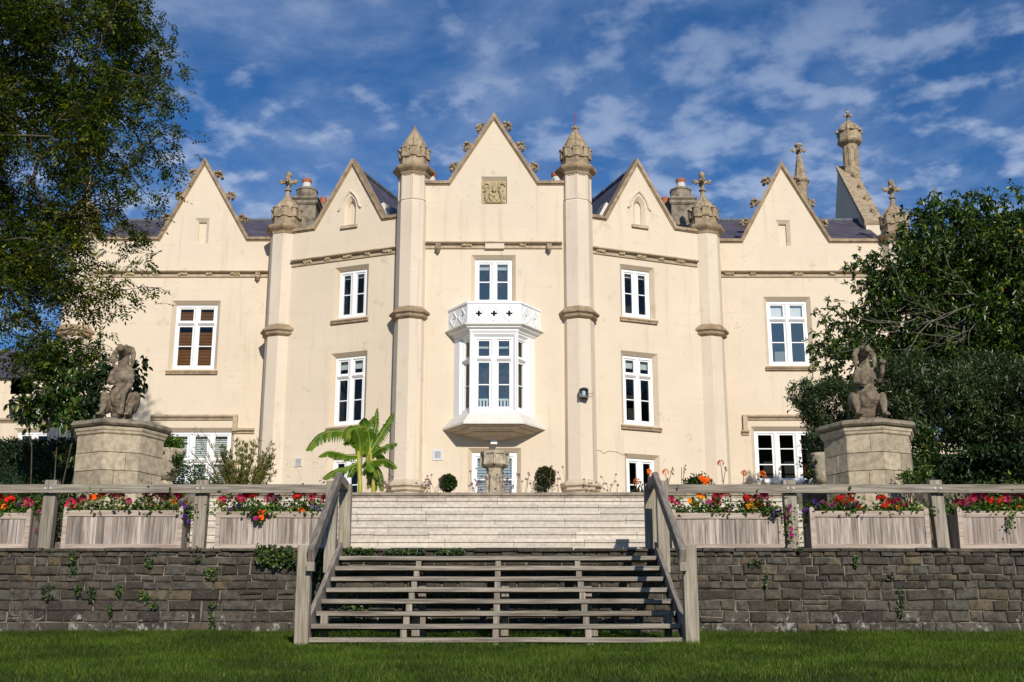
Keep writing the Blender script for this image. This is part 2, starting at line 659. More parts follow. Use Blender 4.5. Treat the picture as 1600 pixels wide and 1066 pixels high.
M['lead'] = m_plain('lead_flashing', (0.13, 0.14, 0.16), 0.5, 0.4)
M['white'] = m_plain('white_paint', (0.80, 0.80, 0.80), 0.45, 0.4, 0, 0.04, 6)
M['white2'] = m_plain('off_white_stone_paint', (0.66, 0.63, 0.57), 0.6, 0.3, 0, 0.14, 8)
M['bowl'] = m_stone('painted_corbel', (0.52, 0.43, 0.33), (0.36, 0.28, 0.20), (0.46, 0.40, 0.31), 0.05, 0.6)
M['glass'] = m_glass('window_glass', 0.05, (1.0, 0.9, 0.8))  # warm tint imitates a greyer sky in the reflections
M['glass_bright'] = m_glass('sky_reflect_glass', 0.25, (1.0, 0.86, 0.72))  # reflection strengthened and warmed to imitate bright cloudy sky in some panes
M['room_reflection'] = m_plain('reflection_grey', (0.36, 0.36, 0.35), 0.9, 0.1)  # lining colour stands for grey sky reflection in the bright panes
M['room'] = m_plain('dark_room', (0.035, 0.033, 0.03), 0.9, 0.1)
M['blind_w'] = m_plain('white_blind', (0.62, 0.63, 0.62), 0.6)
M['blind_g'] = m_plain('grey_blind', (0.50, 0.50, 0.49), 0.6)
M['blind_b'] = m_plain('brown_wood_blind', (0.28, 0.115, 0.035), 0.5)
M['terracotta'] = m_plain('terracotta', (0.38, 0.12, 0.06), 0.8)
M['pot_w'] = m_plain('pale_chimney_pot', (0.60, 0.56, 0.50), 0.8)
M['black'] = m_plain('black_metal', (0.02, 0.02, 0.022), 0.45, 0.5)
M['rod'] = m_plain('rusty_rod', (0.22, 0.05, 0.04), 0.6)
M['vent'] = m_plain('vent_grey', (0.33, 0.34, 0.36), 0.6)
M['plaque'] = m_plain('plaque_pale', (0.55, 0.56, 0.57), 0.5)
M['blue'] = m_plain('blue_plastic', (0.02, 0.12, 0.45), 0.5)
M['wood_x'] = m_wood('grey_timber_lengthwise', (0.335, 0.295, 0.24), (0.12, 0.10, 0.08), 'x')
M['wood_z'] = m_wood('grey_timber_upright', (0.33, 0.29, 0.235), (0.15, 0.125, 0.10), 'z')
M['wood_y'] = m_wood('grey_timber_sloping', (0.30, 0.265, 0.22), (0.13, 0.11, 0.09), 'y')
M['newel'] = m_wood('newel_timber', (0.38, 0.335, 0.26), (0.18, 0.15, 0.11), 'z', 0.05)
M['plank'] = m_wood('planter_boards', (0.46, 0.39, 0.34), (0.155, 0.12, 0.10), 'z', 0.28)
M['plankrail'] = m_wood('planter_rails', (0.50, 0.41, 0.34), (0.28, 0.21, 0.17), 'x', 0.1)
M['soil'] = m_plain('soil', (0.04, 0.028, 0.018), 0.95, 0.1)
M['bark'] = m_stone('bark', (0.10, 0.08, 0.06), (0.035, 0.028, 0.022), (0.11, 0.10, 0.08), 0.0, 0.8, 2.0)
M['bark_l'] = m_stone('pale_bark', (0.22, 0.195, 0.155), (0.10, 0.085, 0.065), (0.18, 0.17, 0.13), 0.0, 0.6, 2.0)
M['earth'] = m_plain('earth_under_grass', (0.030, 0.045, 0.012), 0.95, 0.1, 0, 0.4, 5)
M['gravel'] = m_plain('terrace_gravel', (0.30, 0.26, 0.20), 0.9, 0.1, 0, 0.3, 25)
M['grass'] = m_leaf('grass_blades', [(0.0, (0.018, 0.042, 0.002)), (0.55, (0.044, 0.086, 0.004)), (0.9, (0.090, 0.136, 0.009)), (1.0, (0.20, 0.17, 0.05))], 0.2, 0.55, 0.2, 0.35)
M['leaf_ash'] = m_leaf('pinnate_leaves', [(0.0, (0.007, 0.015, 0.002)), (0.45, (0.024, 0.042, 0.004)), (0.75, (0.075, 0.100, 0.009)), (0.94, (0.18, 0.19, 0.014)), (1.0, (0.26, 0.20, 0.012))], 0.42, 0.45)
M['leaf_laurel'] = m_leaf('broad_leaves', [(0.0, (0.012, 0.030, 0.006)), (0.55, (0.040, 0.080, 0.012)), (0.9, (0.095, 0.15, 0.022)), (0.985, (0.16, 0.18, 0.02)), (1.0, (0.35, 0.22, 0.03))], 0.22, 0.33, 0.5)
M['leaf_olive'] = m_leaf('narrow_leaves', [(0.0, (0.013, 0.028, 0.008)), (0.6, (0.040, 0.062, 0.020)), (1.0, (0.10, 0.125, 0.045))], 0.2, 0.40, 0.45)
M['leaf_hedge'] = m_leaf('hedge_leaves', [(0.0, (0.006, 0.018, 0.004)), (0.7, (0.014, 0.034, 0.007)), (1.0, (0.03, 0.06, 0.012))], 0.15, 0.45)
M['leaf_box'] = m_leaf('clipped_box_leaves', [(0.0, (0.014, 0.034, 0.008)), (0.7, (0.035, 0.070, 0.014)), (1.0, (0.075, 0.11, 0.02))], 0.2, 0.45)
M['leaf_red'] = m_leaf('bronze_leaves', [(0.0, (0.030, 0.018, 0.010)), (0.5, (0.045, 0.055, 0.015)), (1.0, (0.09, 0.10, 0.03))], 0.2, 0.45)
M['leaf_bed'] = m_leaf('bedding_leaves', [(0.0, (0.025, 0.060, 0.008)), (0.6, (0.065, 0.125, 0.015)), (0.95, (0.15, 0.21, 0.03)), (1.0, (0.22, 0.15, 0.03))], 0.3, 0.5)
M['leaf_ivy'] = m_leaf('ivy_leaves', [(0.0, (0.014, 0.034, 0.008)), (0.7, (0.04, 0.075, 0.014)), (0.95, (0.09, 0.12, 0.02)), (1.0, (0.28, 0.25, 0.03))], 0.15, 0.45)
M['leaf_grevillea'] = m_leaf('feathery_leaves', [(0.0, (0.06, 0.085, 0.015)), (0.6, (0.13, 0.15, 0.03)), (1.0, (0.26, 0.22, 0.06))], 0.3, 0.6)
M['banana'] = m_leaf('banana_leaf', [(0.0, (0.045, 0.10, 0.008)), (0.5, (0.10, 0.18, 0.012)), (1.0, (0.19, 0.23, 0.025))], 0.34, 0.38)
M['banana_dry'] = m_leaf('dry_banana_leaf', [(0.0, (0.20, 0.13, 0.06)), (0.5, (0.30, 0.22, 0.07)), (1.0, (0.16, 0.10, 0.06))], 0.2, 0.8)
M['banana_stem'] = m_plain('banana_stem', (0.34, 0.32, 0.05), 0.5, 0.3, 0, 0.3, 10)
M['midrib'] = m_plain('banana_midrib', (0.26, 0.34, 0.06), 0.5)
M['stem'] = m_plain('green_stem', (0.07, 0.10, 0.02), 0.7)
M['drystem'] = m_plain('dry_stem', (0.20, 0.12, 0.06), 0.8)


def m_petal(name, c):
    return m_leaf(name, [(0.0, tuple(x * 0.75 for x in c)), (1.0, tuple(min(1, x * 1.15) for x in c))], 0.3, 0.6, 0.2)


PET = {'red': m_petal('red_petals', (0.72, 0.030, 0.018)), 'pink': m_petal('pink_petals', (0.80, 0.07, 0.30)),
       'orange': m_petal('orange_petals', (0.85, 0.20, 0.02)), 'yellow': m_petal('yellow_petals', (0.85, 0.42, 0.03)),
       'magenta': m_petal('magenta_petals', (0.42, 0.01, 0.20)), 'purple': m_petal('purple_petals', (0.10, 0.03, 0.26)),
       'white': m_petal('cream_petals', (0.78, 0.72, 0.48)), 'verbena': m_petal('violet_petals', (0.16, 0.07, 0.20))}

# ------------------------------------------------------------------ ground
X0 = -0.51                     # axis of the house
XS = -0.18                     # axis of the timber stairs
WALL_Y = 17.1
TER_Z = zc(857, WALL_Y)        # lower terrace behind the retaining wall
LAWN_Z = zc(991, WALL_Y)
UP_Y = 18.3 + 8 * 0.34
UP_Z = zc(769.5, UP_Y)
RISE = (UP_Z - TER_Z) / 9


def lawn_z(y):
    if y > 10:
        return LAWN_Z - 0.080 * (WALL_Y - y)
    return LAWN_Z - 0.080 * (WALL_Y - 10) - 0.165 * (10 - max(y, -6)) 


def ground():
    prof = [(-400, lawn_z(-6) - 0.06), (-6, lawn_z(-6) - 0.05), (10, lawn_z(10) - 0.05), (17.28, lawn_z(17.1) - 0.05), (17.29, TER_Z - 0.01), (UP_Y + 0.1, TER_Z - 0.01),
            (UP_Y + 0.11, UP_Z - 0.03), (60, UP_Z - 0.03), (4000, UP_Z + 8)]
    m = MB()
    xs = [-3000, -60, 60, 3000]
    for x in xs:
        for y, z in prof:
            m.v.append((x, y, z))
    n = len(prof)
    for i in range(3):
        for j in range(n - 1):
            m.f.append((i * n + j, (i + 1) * n + j, (i + 1) * n + j + 1, i * n + j + 1))
    o = m.build('ground', M['earth'])
    tag(o, kind='structure')
    m = MB().box(-30, 30, 17.3, UP_Y + 0.05, TER_Z - 0.008, TER_Z)
    tag(m.build('lower_terrace', M['gravel']), kind='structure')
    m = MB().box(-30, 30, UP_Y + 0.5, 60, UP_Z - 0.024, UP_Z - 0.016)
    tag(m.build('upper_terrace', M['gravel']), kind='structure')
    xs = np.linspace(-26, 26, 105)
    ys = np.linspace(-5, 17.08, 90)
    V = []
    for y in ys:
        for x in xs:
            V.append((x, y, lawn_z(y) + 0.035 * noise.noise(Vector((x * 0.35, y * 0.35, 3))) + 0.012 * noise.noise(Vector((x * 2, y * 2, 1)))))
    nx = len(xs)
    F = [(j * nx + i, j * nx + i + 1, (j + 1) * nx + i + 1, (j + 1) * nx + i) for j in range(len(ys) - 1) for i in range(nx - 1)]
    o = np_mesh('lawn', np.array(V), np.array(F), M['earth'], smooth=True)
    tag(o, kind='structure')


ground()


# ------------------------------------------------------------------ facade helpers
def wall_face(m, P, outline, holes, o=0.0):
    """front face with holes; holes: list of point lists"""
    polys = [[P.pt(a, z, o) for a, z in outline]] + [[P.pt(a, z, o) for a, z in h] for h in holes]
    flat = [[Vector((a, z, 0)) for a, z in outline]] + [[Vector((a, z, 0)) for a, z in h] for h in holes]
    tris = tessellate_polygon(flat)
    vs = [p for q in polys for p in q]
    m.add(vs, [tuple(t) for t in tris])


def rect(a0, a1, z0, z1):
    return [(a0, z0), (a1, z0), (a1, z1), (a0, z1)]


def ring(m, P, r0, o0, r1, o1, skip_bottom=False):
    n = len(r0)
    vs = [P.pt(a, z, o0) for a, z in r0] + [P.pt(a, z, o1) for a, z in r1]
    m.add(vs, [(i, (i + 1) % n, (i + 1) % n + n, i + n) for i in range(n)])


SP = 0.105    # splay of the window surround


def hole_outer(w):
    return rect(w['a0'] - SP, w['a1'] + SP, w['z0'], w['z1'] + SP)


def window(P, w, parent, glass='glass'):
    """w: a0 a1 z0 z1, cols, rows [(kind, weight)], blind, d0 depth of frame front"""
    a0, a1, z0, z1 = w['a0'], w['a1'], w['z0'], w['z1']
    d = w.get('d', 0.14)
    fw, mw = w.get('fw', 0.075), w.get('mw', 0.12)
    th = 0.09
    fm = MB()
    f0, f1 = -d - th, -d
    fm.pbox(P, a0, a0 + fw, z0, z1, f0, f1)
    fm.pbox(P, a1 - fw, a1, z0, z1, f0, f1)
    fm.pbox(P, a0 + fw, a1 - fw, z1 - fw, z1, f0, f1)
    bh = w.get('bot', 0.10)
    fm.pbox(P, a0 + fw, a1 - fw, z0, z0 + bh, f0, f1 + 0.02)
    cols = w['cols']
    inner0, inner1 = a0 + fw, a1 - fw
    cw = (inner1 - inner0 - mw * (cols - 1)) / cols
    spans = [(inner0 + i * (cw + mw), inner0 + i * (cw + mw) + cw) for i in range(cols)]
    for i in range(cols - 1):
        b = spans[i][1]
        # chamfered mullion
        pts = [(b, f0), (b, f1 - 0.02), (b + mw * 0.3, f1 + 0.015), (b + mw * 0.7, f1 + 0.015), (b + mw, f1 - 0.02), (b + mw, f0)]
        poly = [P.pt(a, z0 + bh, o) for a, o in pts]
        fm.prism(poly, (0, 0, z1 - fw - z0 - bh))
    # vertical layout, top to bottom
    zt, zb = z1 - fw, z0 + bh
    TR, BR = w.get('tr', 0.10), 0.028
    fixed = sum(TR if k == 'T' else BR if k == 'b' else 0 for k, _ in w['rows'])
    wsum = sum(q for k, q in w['rows'] if k == 'p')
    z = zt
    groups, cur = [], []
    bars = []
    for k, q in w['rows']:
        if k == 'p':
            h = (zt - zb - fixed) * q / wsum
            cur.append((z - h, z))
            z -= h
        elif k == 'b':
            bars.append((z - BR, z))
            z -= BR
        else:
            for s0, s1 in spans:
                pts = [(z - TR, f0), (z - TR, f1 - 0.01), (z - TR * 0.45, f1 + 0.05), (z - 0.01, f1 - 0.012), (z, f0)]
                poly = [P.pt(s0, zz_, o) for zz_, o in pts]
                fm.prism(poly, P.u * (s1 - s0))
            z -= TR
            groups.append(cur)
            cur = []
    groups.append(cur)
    sf = w.get('sf', 0.045)
    for g in groups:
        gt, gb = g[0][1], g[-1][0]
        for s0, s1 in spans:
            fm.pbox(P, s0, s0 + sf, gb, gt, f0 + 0.01, f1 - 0.03)
            fm.pbox(P, s1 - sf, s1, gb, gt, f0 + 0.01, f1 - 0.03)
            fm.pbox(P, s0 + sf, s1 - sf, gt - sf, gt, f0 + 0.012, f1 - 0.028)
            fm.pbox(P, s0 + sf, s1 - sf, gb, gb + sf * 1.1, f0 + 0.012, f1 - 0.028)
    win = fm.build('window', M['white'], parent)
    if w.get('label'):
        win['label'] = w['label']
    for (b0, b1) in bars:
        for s0, s1 in spans:
            MB().pbox(P, s0 + sf, s1 - sf, b0, b1, f0 + 0.02, f1 - 0.032).build('glazing_bar', M['white'], win)
    for g in groups:
        for k, (p0, p1) in enumerate(g):
            for s0, s1 in spans:
                q0 = p0 + (sf * 1.1 if k == len(g) - 1 else 0)
                q1 = p1 - (sf if k == 0 else 0)
                t = random.uniform(-0.004, 0.004)
                vs = [P.pt(s0 + sf, q0, f0 + 0.035), P.pt(s1 - sf, q0, f0 + 0.035 + t), P.pt(s1 - sf, q1, f0 + 0.035 + t), P.pt(s0 + sf, q1, f0 + 0.035)]
                MB().add(vs, [(0, 1, 2, 3)]).build('pane', M[glass], win, fix=False)
    # dark room behind; bright glass gets pale grey imitating sky reflection
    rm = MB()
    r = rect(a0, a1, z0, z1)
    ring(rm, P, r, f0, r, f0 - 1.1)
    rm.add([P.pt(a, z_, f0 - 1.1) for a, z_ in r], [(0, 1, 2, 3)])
    rm.build('room_lining', M['room_reflection' if glass == 'glass_bright' else 'room'], win, fix=False)
    for bl in w.get('blind', []):
        matn, b_lo, b_hi, step = bl        # fractions of the glazed height
        for s0, s1 in spans:
            bm_ = MB()
            za, zb_ = zb + (zt - zb) * b_lo, zb + (zt - zb) * b_hi
            if step == 0:
                bm_.pbox(P, s0, s1, za, zb_, f0 - 0.07, f0 - 0.05)
            else:
                zz_ = za
                while zz_ < zb_ - step * 0.3:
                    vs = [P.pt(s0 + 0.01, zz_, f0 - 0.05), P.pt(s1 - 0.01, zz_, f0 - 0.05), P.pt(s1 - 0.01, zz_ + step * 0.86, f0 - 0.085), P.pt(s0 + 0.01, zz_ + step * 0.86, f0 - 0.085)]
                    bm_.add(vs, [(0, 1, 2, 3)])
                    zz_ += step
            bm_.build('blind', M[matn], win, fix=False)
    return win


def sill(P, a0, a1, z, win, mat='coping', h=0.16, o=0.09):
    """stone sill block under a window: sloped top, drip below"""
    pts = [(z - h, -0.1), (z - h, o * 0.7), (z - h * 0.72, o * 0.7), (z - h * 0.72, o), (z - h * 0.45, o), (z, -0.02), (z, -0.2), (z - h, -0.2)]
    pts = [(z - h, 0.002), (z - h, o * 0.7), (z - h * 0.7, o * 0.72), (z - h * 0.62, o), (z - h * 0.4, o), (z + 0.004, -0.10), (z + 0.004, -0.23), (z - 0.05, -0.23), (z - 0.05, 0.002)]
    poly = [P.pt(a0 - 0.04, zz_, oo) for zz_, oo in pts]
    return MB().prism(poly, P.u * (a1 - a0 + 0.08)).build('sill', M[mat], win)


def inset_path(path, d):
    """offset an open polyline of (a, z) by d to its lower side, mitred"""
    out_ = []
    n = len(path)
    for i in range(n):
        def nor(p, q):
            dx, dz = q[0] - p[0], q[1] - p[1]
            L = math.hypot(dx, dz)
            return (dz / L, -dx / L)
        n1 = nor(path[i - 1], path[i]) if i > 0 else nor(path[0], path[1])
        n2 = nor(path[i], path[i + 1]) if i < n - 1 else n1
        bx, bz = n1[0] + n2[0], n1[1] + n2[1]
        L2 = bx * bx + bz * bz
        k = 2 * d / L2
        out_.append((path[i][0] + bx * k, path[i][1] + bz * k))
    return out_


def coping(P, path, parent, t=0.085, o1=0.075, o0=-0.34, crockets=()):
    inn = inset_path(path, t)
    m = MB()
    for i in range(len(path) - 1):
        q = [path[i], path[i + 1], inn[i + 1], inn[i]]
        m.prism([P.pt(a, z, o1) for a, z in q], P.n * (o0 - o1))
    # thin roll under the coping
    inn2 = inset_path(path, t + 0.03)
    for i in range(len(path) - 1):
        q = [inn[i], inn[i + 1], inn2[i + 1], inn2[i]]
        m.prism([P.pt(a, z, o1 * 0.5) for a, z in q], P.n * (-0.05))
    c = m.build('coping', M['coping'], parent)
    for seg, f, side in crockets:
        p, q = path[seg], path[seg + 1]
        a, z = p[0] + (q[0] - p[0]) * f, p[1] + (q[1] - p[1]) * f
        crocket(P, a, z, q[0] - p[0], q[1] - p[1], c, side)
    return c


CROCKET = {}


def crocket(P, a, z, da, dz, parent, side):
    """curled leaf finial growing out of a coping"""
    L = math.hypot(da, dz)
    t = (da / L, dz / L)
    nrm = (-t[1], t[0])
    if nrm[1] < 0:
        nrm = (-nrm[0], -nrm[1])
    dn = t if t[1] < 0 else (-t[0], -t[1])      # downhill
    m = MB()
    rs = random.Random(int(a * 1000) % 9999)

    def pos(u, v, o=-0.13):
        return P.pt(a + dn[0] * u + nrm[0] * v, z + dn[1] * u + nrm[1] * v, o)
    m.tube([pos(-0.06, -0.03), pos(-0.02, 0.10), pos(0.05, 0.17), pos(0.13, 0.17)], [0.075, 0.06, 0.06, 0.035], 6)
    for (u, v, r) in ((-0.05, 0.13, 0.06), (0.02, 0.20, 0.065), (0.10, 0.22, 0.045), (0.16, 0.13, 0.05), (0.07, 0.06, 0.05)):
        for oo in (-0.20, -0.06):
            m.ball(pos(u + rs.uniform(-.02, .02), v + rs.uniform(-.02, .02), oo + rs.uniform(-.02, .02)), r * rs.uniform(.8, 1.15), 6, 5, (1, 1, 0.8), 0.2)
    m.ball(pos(0.17, 0.19), 0.035, 6, 5)
    m.build('crocket', M['carved'], parent)


def carved_boss(P, a, z, parent, kind=0):
    m = MB()
    rs = random.Random(int(a * 777) + kind)
    n = 5 if kind == 0 else 3
    for i in range(n):
        x = (i - (n - 1) / 2) * 0.055
        m.ball(P.pt(a + x, z + rs.uniform(-0.02, 0.02), 0.06), rs.uniform(0.032, 0.045), 6, 5, (1, 1, 1.1), 0.2)
        m.ball(P.pt(a + x + 0.02, z + rs.choice((-0.05, 0.045)), 0.055), rs.uniform(0.02, 0.03), 6, 4, (1, 1, 1), 0.2)
    m.pbox(P, a - n * 0.03, a + n * 0.03, z - 0.045, z + 0.045, 0.0, 0.045)
    m.build('carved_boss', M['crest'], parent)


def string_course(P, a0, a1, z, parent, bosses=()):
    """hollow moulding: projecting weathered top, recessed face, thin lower roll"""
    pts = [(z + 0.07, 0.0), (z + 0.035, 0.13), (z + 0.0, 0.135), (z - 0.015, 0.11), (z - 0.03, 0.02), (z - 0.10, 0.012), (z - 0.12, 0.045), (z - 0.15, 0.045), (z - 0.165, 0.0)]
    poly = [P.pt(a0, zz_, oo) for zz_, oo in pts]
    s = MB().prism(poly, P.u * (a1 - a0)).build('string_course', M['coping2'], parent)
    for i, b in enumerate(bosses):
        carved_boss(P, b, z - 0.055, s, i % 2)
    return s


def m_banded():
    """string course: bare weathered stone above, painted cream below the drip"""
    return m_stone('string_course_stone', (0.50, 0.40, 0.28), (0.26, 0.20, 0.14), (0.58, 0.47, 0.33), 0.05, 0.6)


M['coping2'] = m_banded()


M['carved_pale'] = m_stone('pale_moulding', (0.56, 0.46, 0.34), (0.34, 0.27, 0.19), (0.42, 0.38, 0.29), 0.05, 0.5)


def turret(cx, cy, parent, kind, r=0.455, dz=0.0, rod=False, label=None):
    Y = cy

    def Z(py):
        return zc(py, Y) + dz

    def Zf(py):
        return zc(py, Y - r) + dz
    m = MB()
    base = UP_Z - 0.02
    if kind == 'inner':
        top, mt = 277, 486
    else:
        top, mt = 369, 514
    zm = Zf(mt)
    ztop = Z(top)
    if kind == 'inner':
        zp = Zf(312)
        zpl = Zf(752)
        prof = [(base, r * 1.0), (zpl - 0.16, r * 1.0), (zpl - 0.14, r * 1.06)]
        m.lathe(cx, cy, [(base, r * 1.06), (zm, r), (zp, r), (zp + 0.05, r * 0.93), (ztop, r * 0.93)])
    else:
        m.lathe(cx, cy, [(base, r * 1.06), (zm, r), (ztop, r)])
    t = m.build('turret', M['turret'], parent)
    if label:
        t['label'] = label
    # band mouldings
    bands = [zm]
    if kind == 'inner':
        bands.append(Zf(757))
    for zb in bands:
        bm_ = MB()
        bm_.lathe(cx, cy, [(zb + 0.17, r * 0.99), (zb + 0.10, r * 1.15), (zb + 0.02, r * 1.34), (zb - 0.03, r * 1.34), (zb - 0.07, r * 1.20), (zb - 0.10, r * 1.18), (zb - 0.13, r * 1.22), (zb - 0.16, r * 1.16), (zb - 0.20, r * 1.02)])
        bm_.build('band_moulding', M['coping' if zb == zm else 'carved_pale'], t)
    if kind == 'inner':
        bp = MB()
        rr = r * 0.93
        for k in range(8):
            t0 = -PI / 2 + k * PI / 4
            p = Vector((cx + rr * math.cos(t0), cy + rr * math.sin(t0), 0))
            q = Vector((cx + rr * math.cos(t0 + PI / 4), cy + rr * math.sin(t0 + PI / 4), 0))
            if (p + q).y / 2 > cy + 0.1:
                continue
            P = Plane(p, q)
            if P.n.dot(Vector((P.A.x - cx, P.A.y - cy, 0))) < 0:
                P = Plane(q, p)
            w_, z0, z1 = P.len, zp + 0.06, ztop - 0.02
            for args in ((0.0, w_ * 0.14, z0, z1), (w_ * 0.86, w_, z0, z1), (w_ * 0.14, w_ * 0.86, z0, z0 + 0.05), (w_ * 0.14, w_ * 0.86, z1 - 0.06, z1)):
                bp.pbox(P, *args, -0.01, 0.022)
        bp.build('panel_border', M['turret'], t)
    # cornice
    zc_ = ztop
    MB().lathe(cx, cy, [(zc_ - 0.08, r * 0.94), (zc_ - 0.05, r * 1.04), (zc_ + 0.02, r * 1.08), (zc_ + 0.10, r * 1.30), (zc_ + 0.15, r * 1.36), (zc_ + 0.20, r * 1.34), (zc_ + 0.24, r * 1.15), (zc_ + 0.30, r * 0.95)]).build('cornice', M['coping'], t)
    # battlemented drum
    zd0, hd = zc_ + 0.26, 0.42
    dr = MB().lathe(cx, cy, [(zd0 - 0.02, r * 0.93), (zd0 + hd, r * 0.93)])
    for k in range(8):
        a = -PI / 2 + k * PI / 4
        for s in (-1, 1) if False else (0,):
            pass
        # merlon wraps each corner: two short slabs
        for s in (-1, 1):
            b = a + s * PI / 4
            p = Vector((cx + r * 1.02 * math.cos(a), cy + r * 1.02 * math.sin(a), 0))
            q = Vector((cx + r * 1.02 * math.cos(b), cy + r * 1.02 * math.sin(b), 0))
            e = p + (q - p) * 0.30
            inn = Vector((cx, cy, 0))
            p2, e2 = p + (inn - p) * 0.14, e + (inn - e) * 0.14
            z0, z1 = zd0 + hd - 0.16, zd0 + hd + 0.11
            poly = [Vector((v_.x, v_.y, z0)) for v_ in (p, e, e2, p2)]
            dr.prism(poly, (0, 0, z1 - z0))
            # cap
            pc, ec = inn + (p - inn) * 1.05, inn + (e + (q - p) * 0.03 - inn) * 1.05
            pc2, ec2 = inn + (p - inn) * 0.84, inn + (e + (q - p) * 0.03 - inn) * 0.84
            poly = [Vector((v_.x, v_.y, z1 - 0.002)) for v_ in (pc, ec, ec2, pc2)]
            dr.prism(poly, (0, 0, 0.04))
        # lower sill of the notch
        b = a + PI / 4
        p = Vector((cx + r * 1.0 * math.cos(a), cy + r * 1.0 * math.sin(a), 0))
        q = Vector((cx + r * 1.0 * math.cos(b), cy + r * 1.0 * math.sin(b), 0))
        mid0, mid1 = p + (q - p) * 0.31, p + (q - p) * 0.69
        inn = Vector((cx, cy, 0))
        poly = [Vector((v_.x, v_.y, zd0 + hd - 0.19)) for v_ in (mid0 * 1.0 + (mid0 - inn) * 0.05, mid1 + (mid1 - inn) * 0.05, mid1 + (inn - mid1) * 0.12, mid0 + (inn - mid0) * 0.12)]
        dr.prism(poly, (0, 0, 0.05))
    dr.build('battlement', M['carved'], t)
    zd = zd0 + hd
    if kind == 'inner':
        pr = [(-.05, .82), (.10, .82), (.22, .78), (.34, .69), (.46, .56), (.58, .40), (.69, .24), (.80, .10), (.84, .11), (.88, .03)]
        dm = MB().lathe(cx, cy, [(zd + h, r * q) for h, q in pr])
    else:
        pr = [(-.05, .82), (.08, .82), (.19, .77), (.29, .66), (.38, .49), (.46, .31), (.56, .19), (.76, .12)]
        dm = MB().lathe(cx, cy, [(zd + h, r * q) for h, q in pr])
    # ribs on the angles of the ogee
    for k in range(8):
        a = -PI / 2 + k * PI / 4
        dm.tube([(cx + r * q * math.cos(a), cy + r * q * math.sin(a), zd + h) for h, q in pr[1:-1]], 0.018, 4)
    dm.build('dome', M['carved'], t)
    if kind == 'inner':
        z = zd + 0.86
        if rod:
            MB().tube([(cx, cy, z), (cx, cy, z + 0.48)], 0.014, 6).build('lightning_rod', M['rod'], t)
            MB().ball((cx - .07, cy, z), 0.05, 6, 5).ball((cx + .07, cy, z), 0.05, 6, 5).ball((cx, cy - .06, z), .05, 6, 5).build('finial', M['carved'], t)
        else:
            MB().tube([(cx, cy, z), (cx, cy, z + 0.08)], 0.022, 6).build('finial', M['terracotta'], t)
    else:
        finial(cx, cy, zd + 0.74, t)
    return t


def finial(cx, cy, z, parent, s=1.0, flat=False):
    m = MB()
    m.lathe(cx, cy, [(z, .05 * s), (z + .03 * s, .11 * s), (z + .06 * s, .11 * s), (z + .09 * s, .05 * s), (z + .2 * s, .06 * s), (z + .26 * s, .11 * s), (z + .36 * s, .12 * s), (z + .44 * s, .07 * s)], 8)
    for dx, dy in ((1, 0), (-1, 0), (0, 1), (0, -1)):
        c = Vector((cx + dx * .20 * s, cy + dy * .20 * s, z + .32 * s))
        m.ball(c, .075 * s, 7, 5, (1, 1, 1), 0.15)
        m.ball(c + Vector((dx * .045 * s, dy * .045 * s, .03 * s)), .05 * s, 6, 5, (1, 1, 1), 0.15)
        m.beam((cx, cy, z + .31 * s), c, .07 * s, .07 * s)
    if flat:
        m.lathe(cx, cy, [(z + .42 * s, .07 * s), (z + .47 * s, .12 * s), (z + .52 * s, .16 * s), (z + .58 * s, .14 * s), (z + .62 * s, .03 * s)], 10)
    else:
        m.ball((cx, cy, z + .54 * s), .10 * s, 8, 6, (1, 1, 1.1), 0.12)
        m.ball((cx, cy, z + .63 * s), .045 * s, 6, 5, (1, 1, 1), 0.12)
    return m.build('finial', M['carved'], parent)


# ------------------------------------------------------------------ the manor house
manor = empty('manor_house', (X0, 34, UP_Z), 'cream rendered three-storey gothic house with five gables and octagonal turrets', 'house')
CP = Plane((X0 - 2.33, 34.0), (X0 + 2.33, 34.0))
slope = 0.389
LBP = Plane((X0 - 6.2, 34.4 + (6.2 - 2.79) * slope), (X0 - 2.35, 34.4 - 0.44 * slope))
RBP = Plane((X0 + 2.35, 34.4 - 0.44 * slope), (X0 + 6.2, 34.4 + (6.2 - 2.79) * slope))
LWP = Plane((X0 - 12.6, 36.6), (X0 - 6.2, 36.6))
RWP = Plane((X0 + 6.2, 36.6), (X0 + 12.2, 36.6))
BASE = UP_Z - 0.05


def mk_w(P, px0, py0, px1, py1, pxm=None, **kw):
    """window rectangle from the four photograph edges (x0, y top, x1, y bottom) on plane P"""
    ym = (py0 + py1) / 2
    a0, _ = P.px(px0, ym)
    a1, _ = P.px(px1, ym)
    xm = (px0 + px1) / 2
    _, z1 = P.px(xm, py0)
    _, z0 = P.px(xm, py1)
    d = dict(a0=a0, a1=a1, z0=z0, z1=z1)
    d.update(kw)
    return d


R2 = [('p', 1), ('b', 0), ('p', 1)]
R3 = [('p', .72), ('T', 0), ('p', 1), ('b', 0), ('p', 1)]
for_bright = 1
win_c = [
    dict(mk_w(CP, 742, 404, 800, 474, cols=2, rows=R2), blind=[('blind_w', 0.84, 1.0, 0)], label='second-floor window above the white balustrade'),
    dict(mk_w(CP, 737, 706, 808, 790, cols=2, rows=R2, mw=0.06, fw=0.10), blind=[('blind_g', 0, 1, 0.075)], label='ground-floor window behind the stone urn'),
]
win_lb = [
    dict(mk_w(LBP, 527, 421, 570, 496, cols=2, rows=R2), blind=[('blind_g', 0.9, 1.0, 0)], sill=True),
    dict(mk_w(LBP, 520, 556, 567, 664, cols=2, rows=R3), blind=[('blind_g', 0.86, 1.0, 0)], sill=True),
    dict(mk_w(LBP, 516, 716, 560, 800, cols=2, rows=R2)),
]
win_rb = [dict(w, a0=RBP.len - w['a1'], a1=RBP.len - w['a0']) for w in win_lb]
win_rb[0]['label'] = 'top window of the right angled bay'
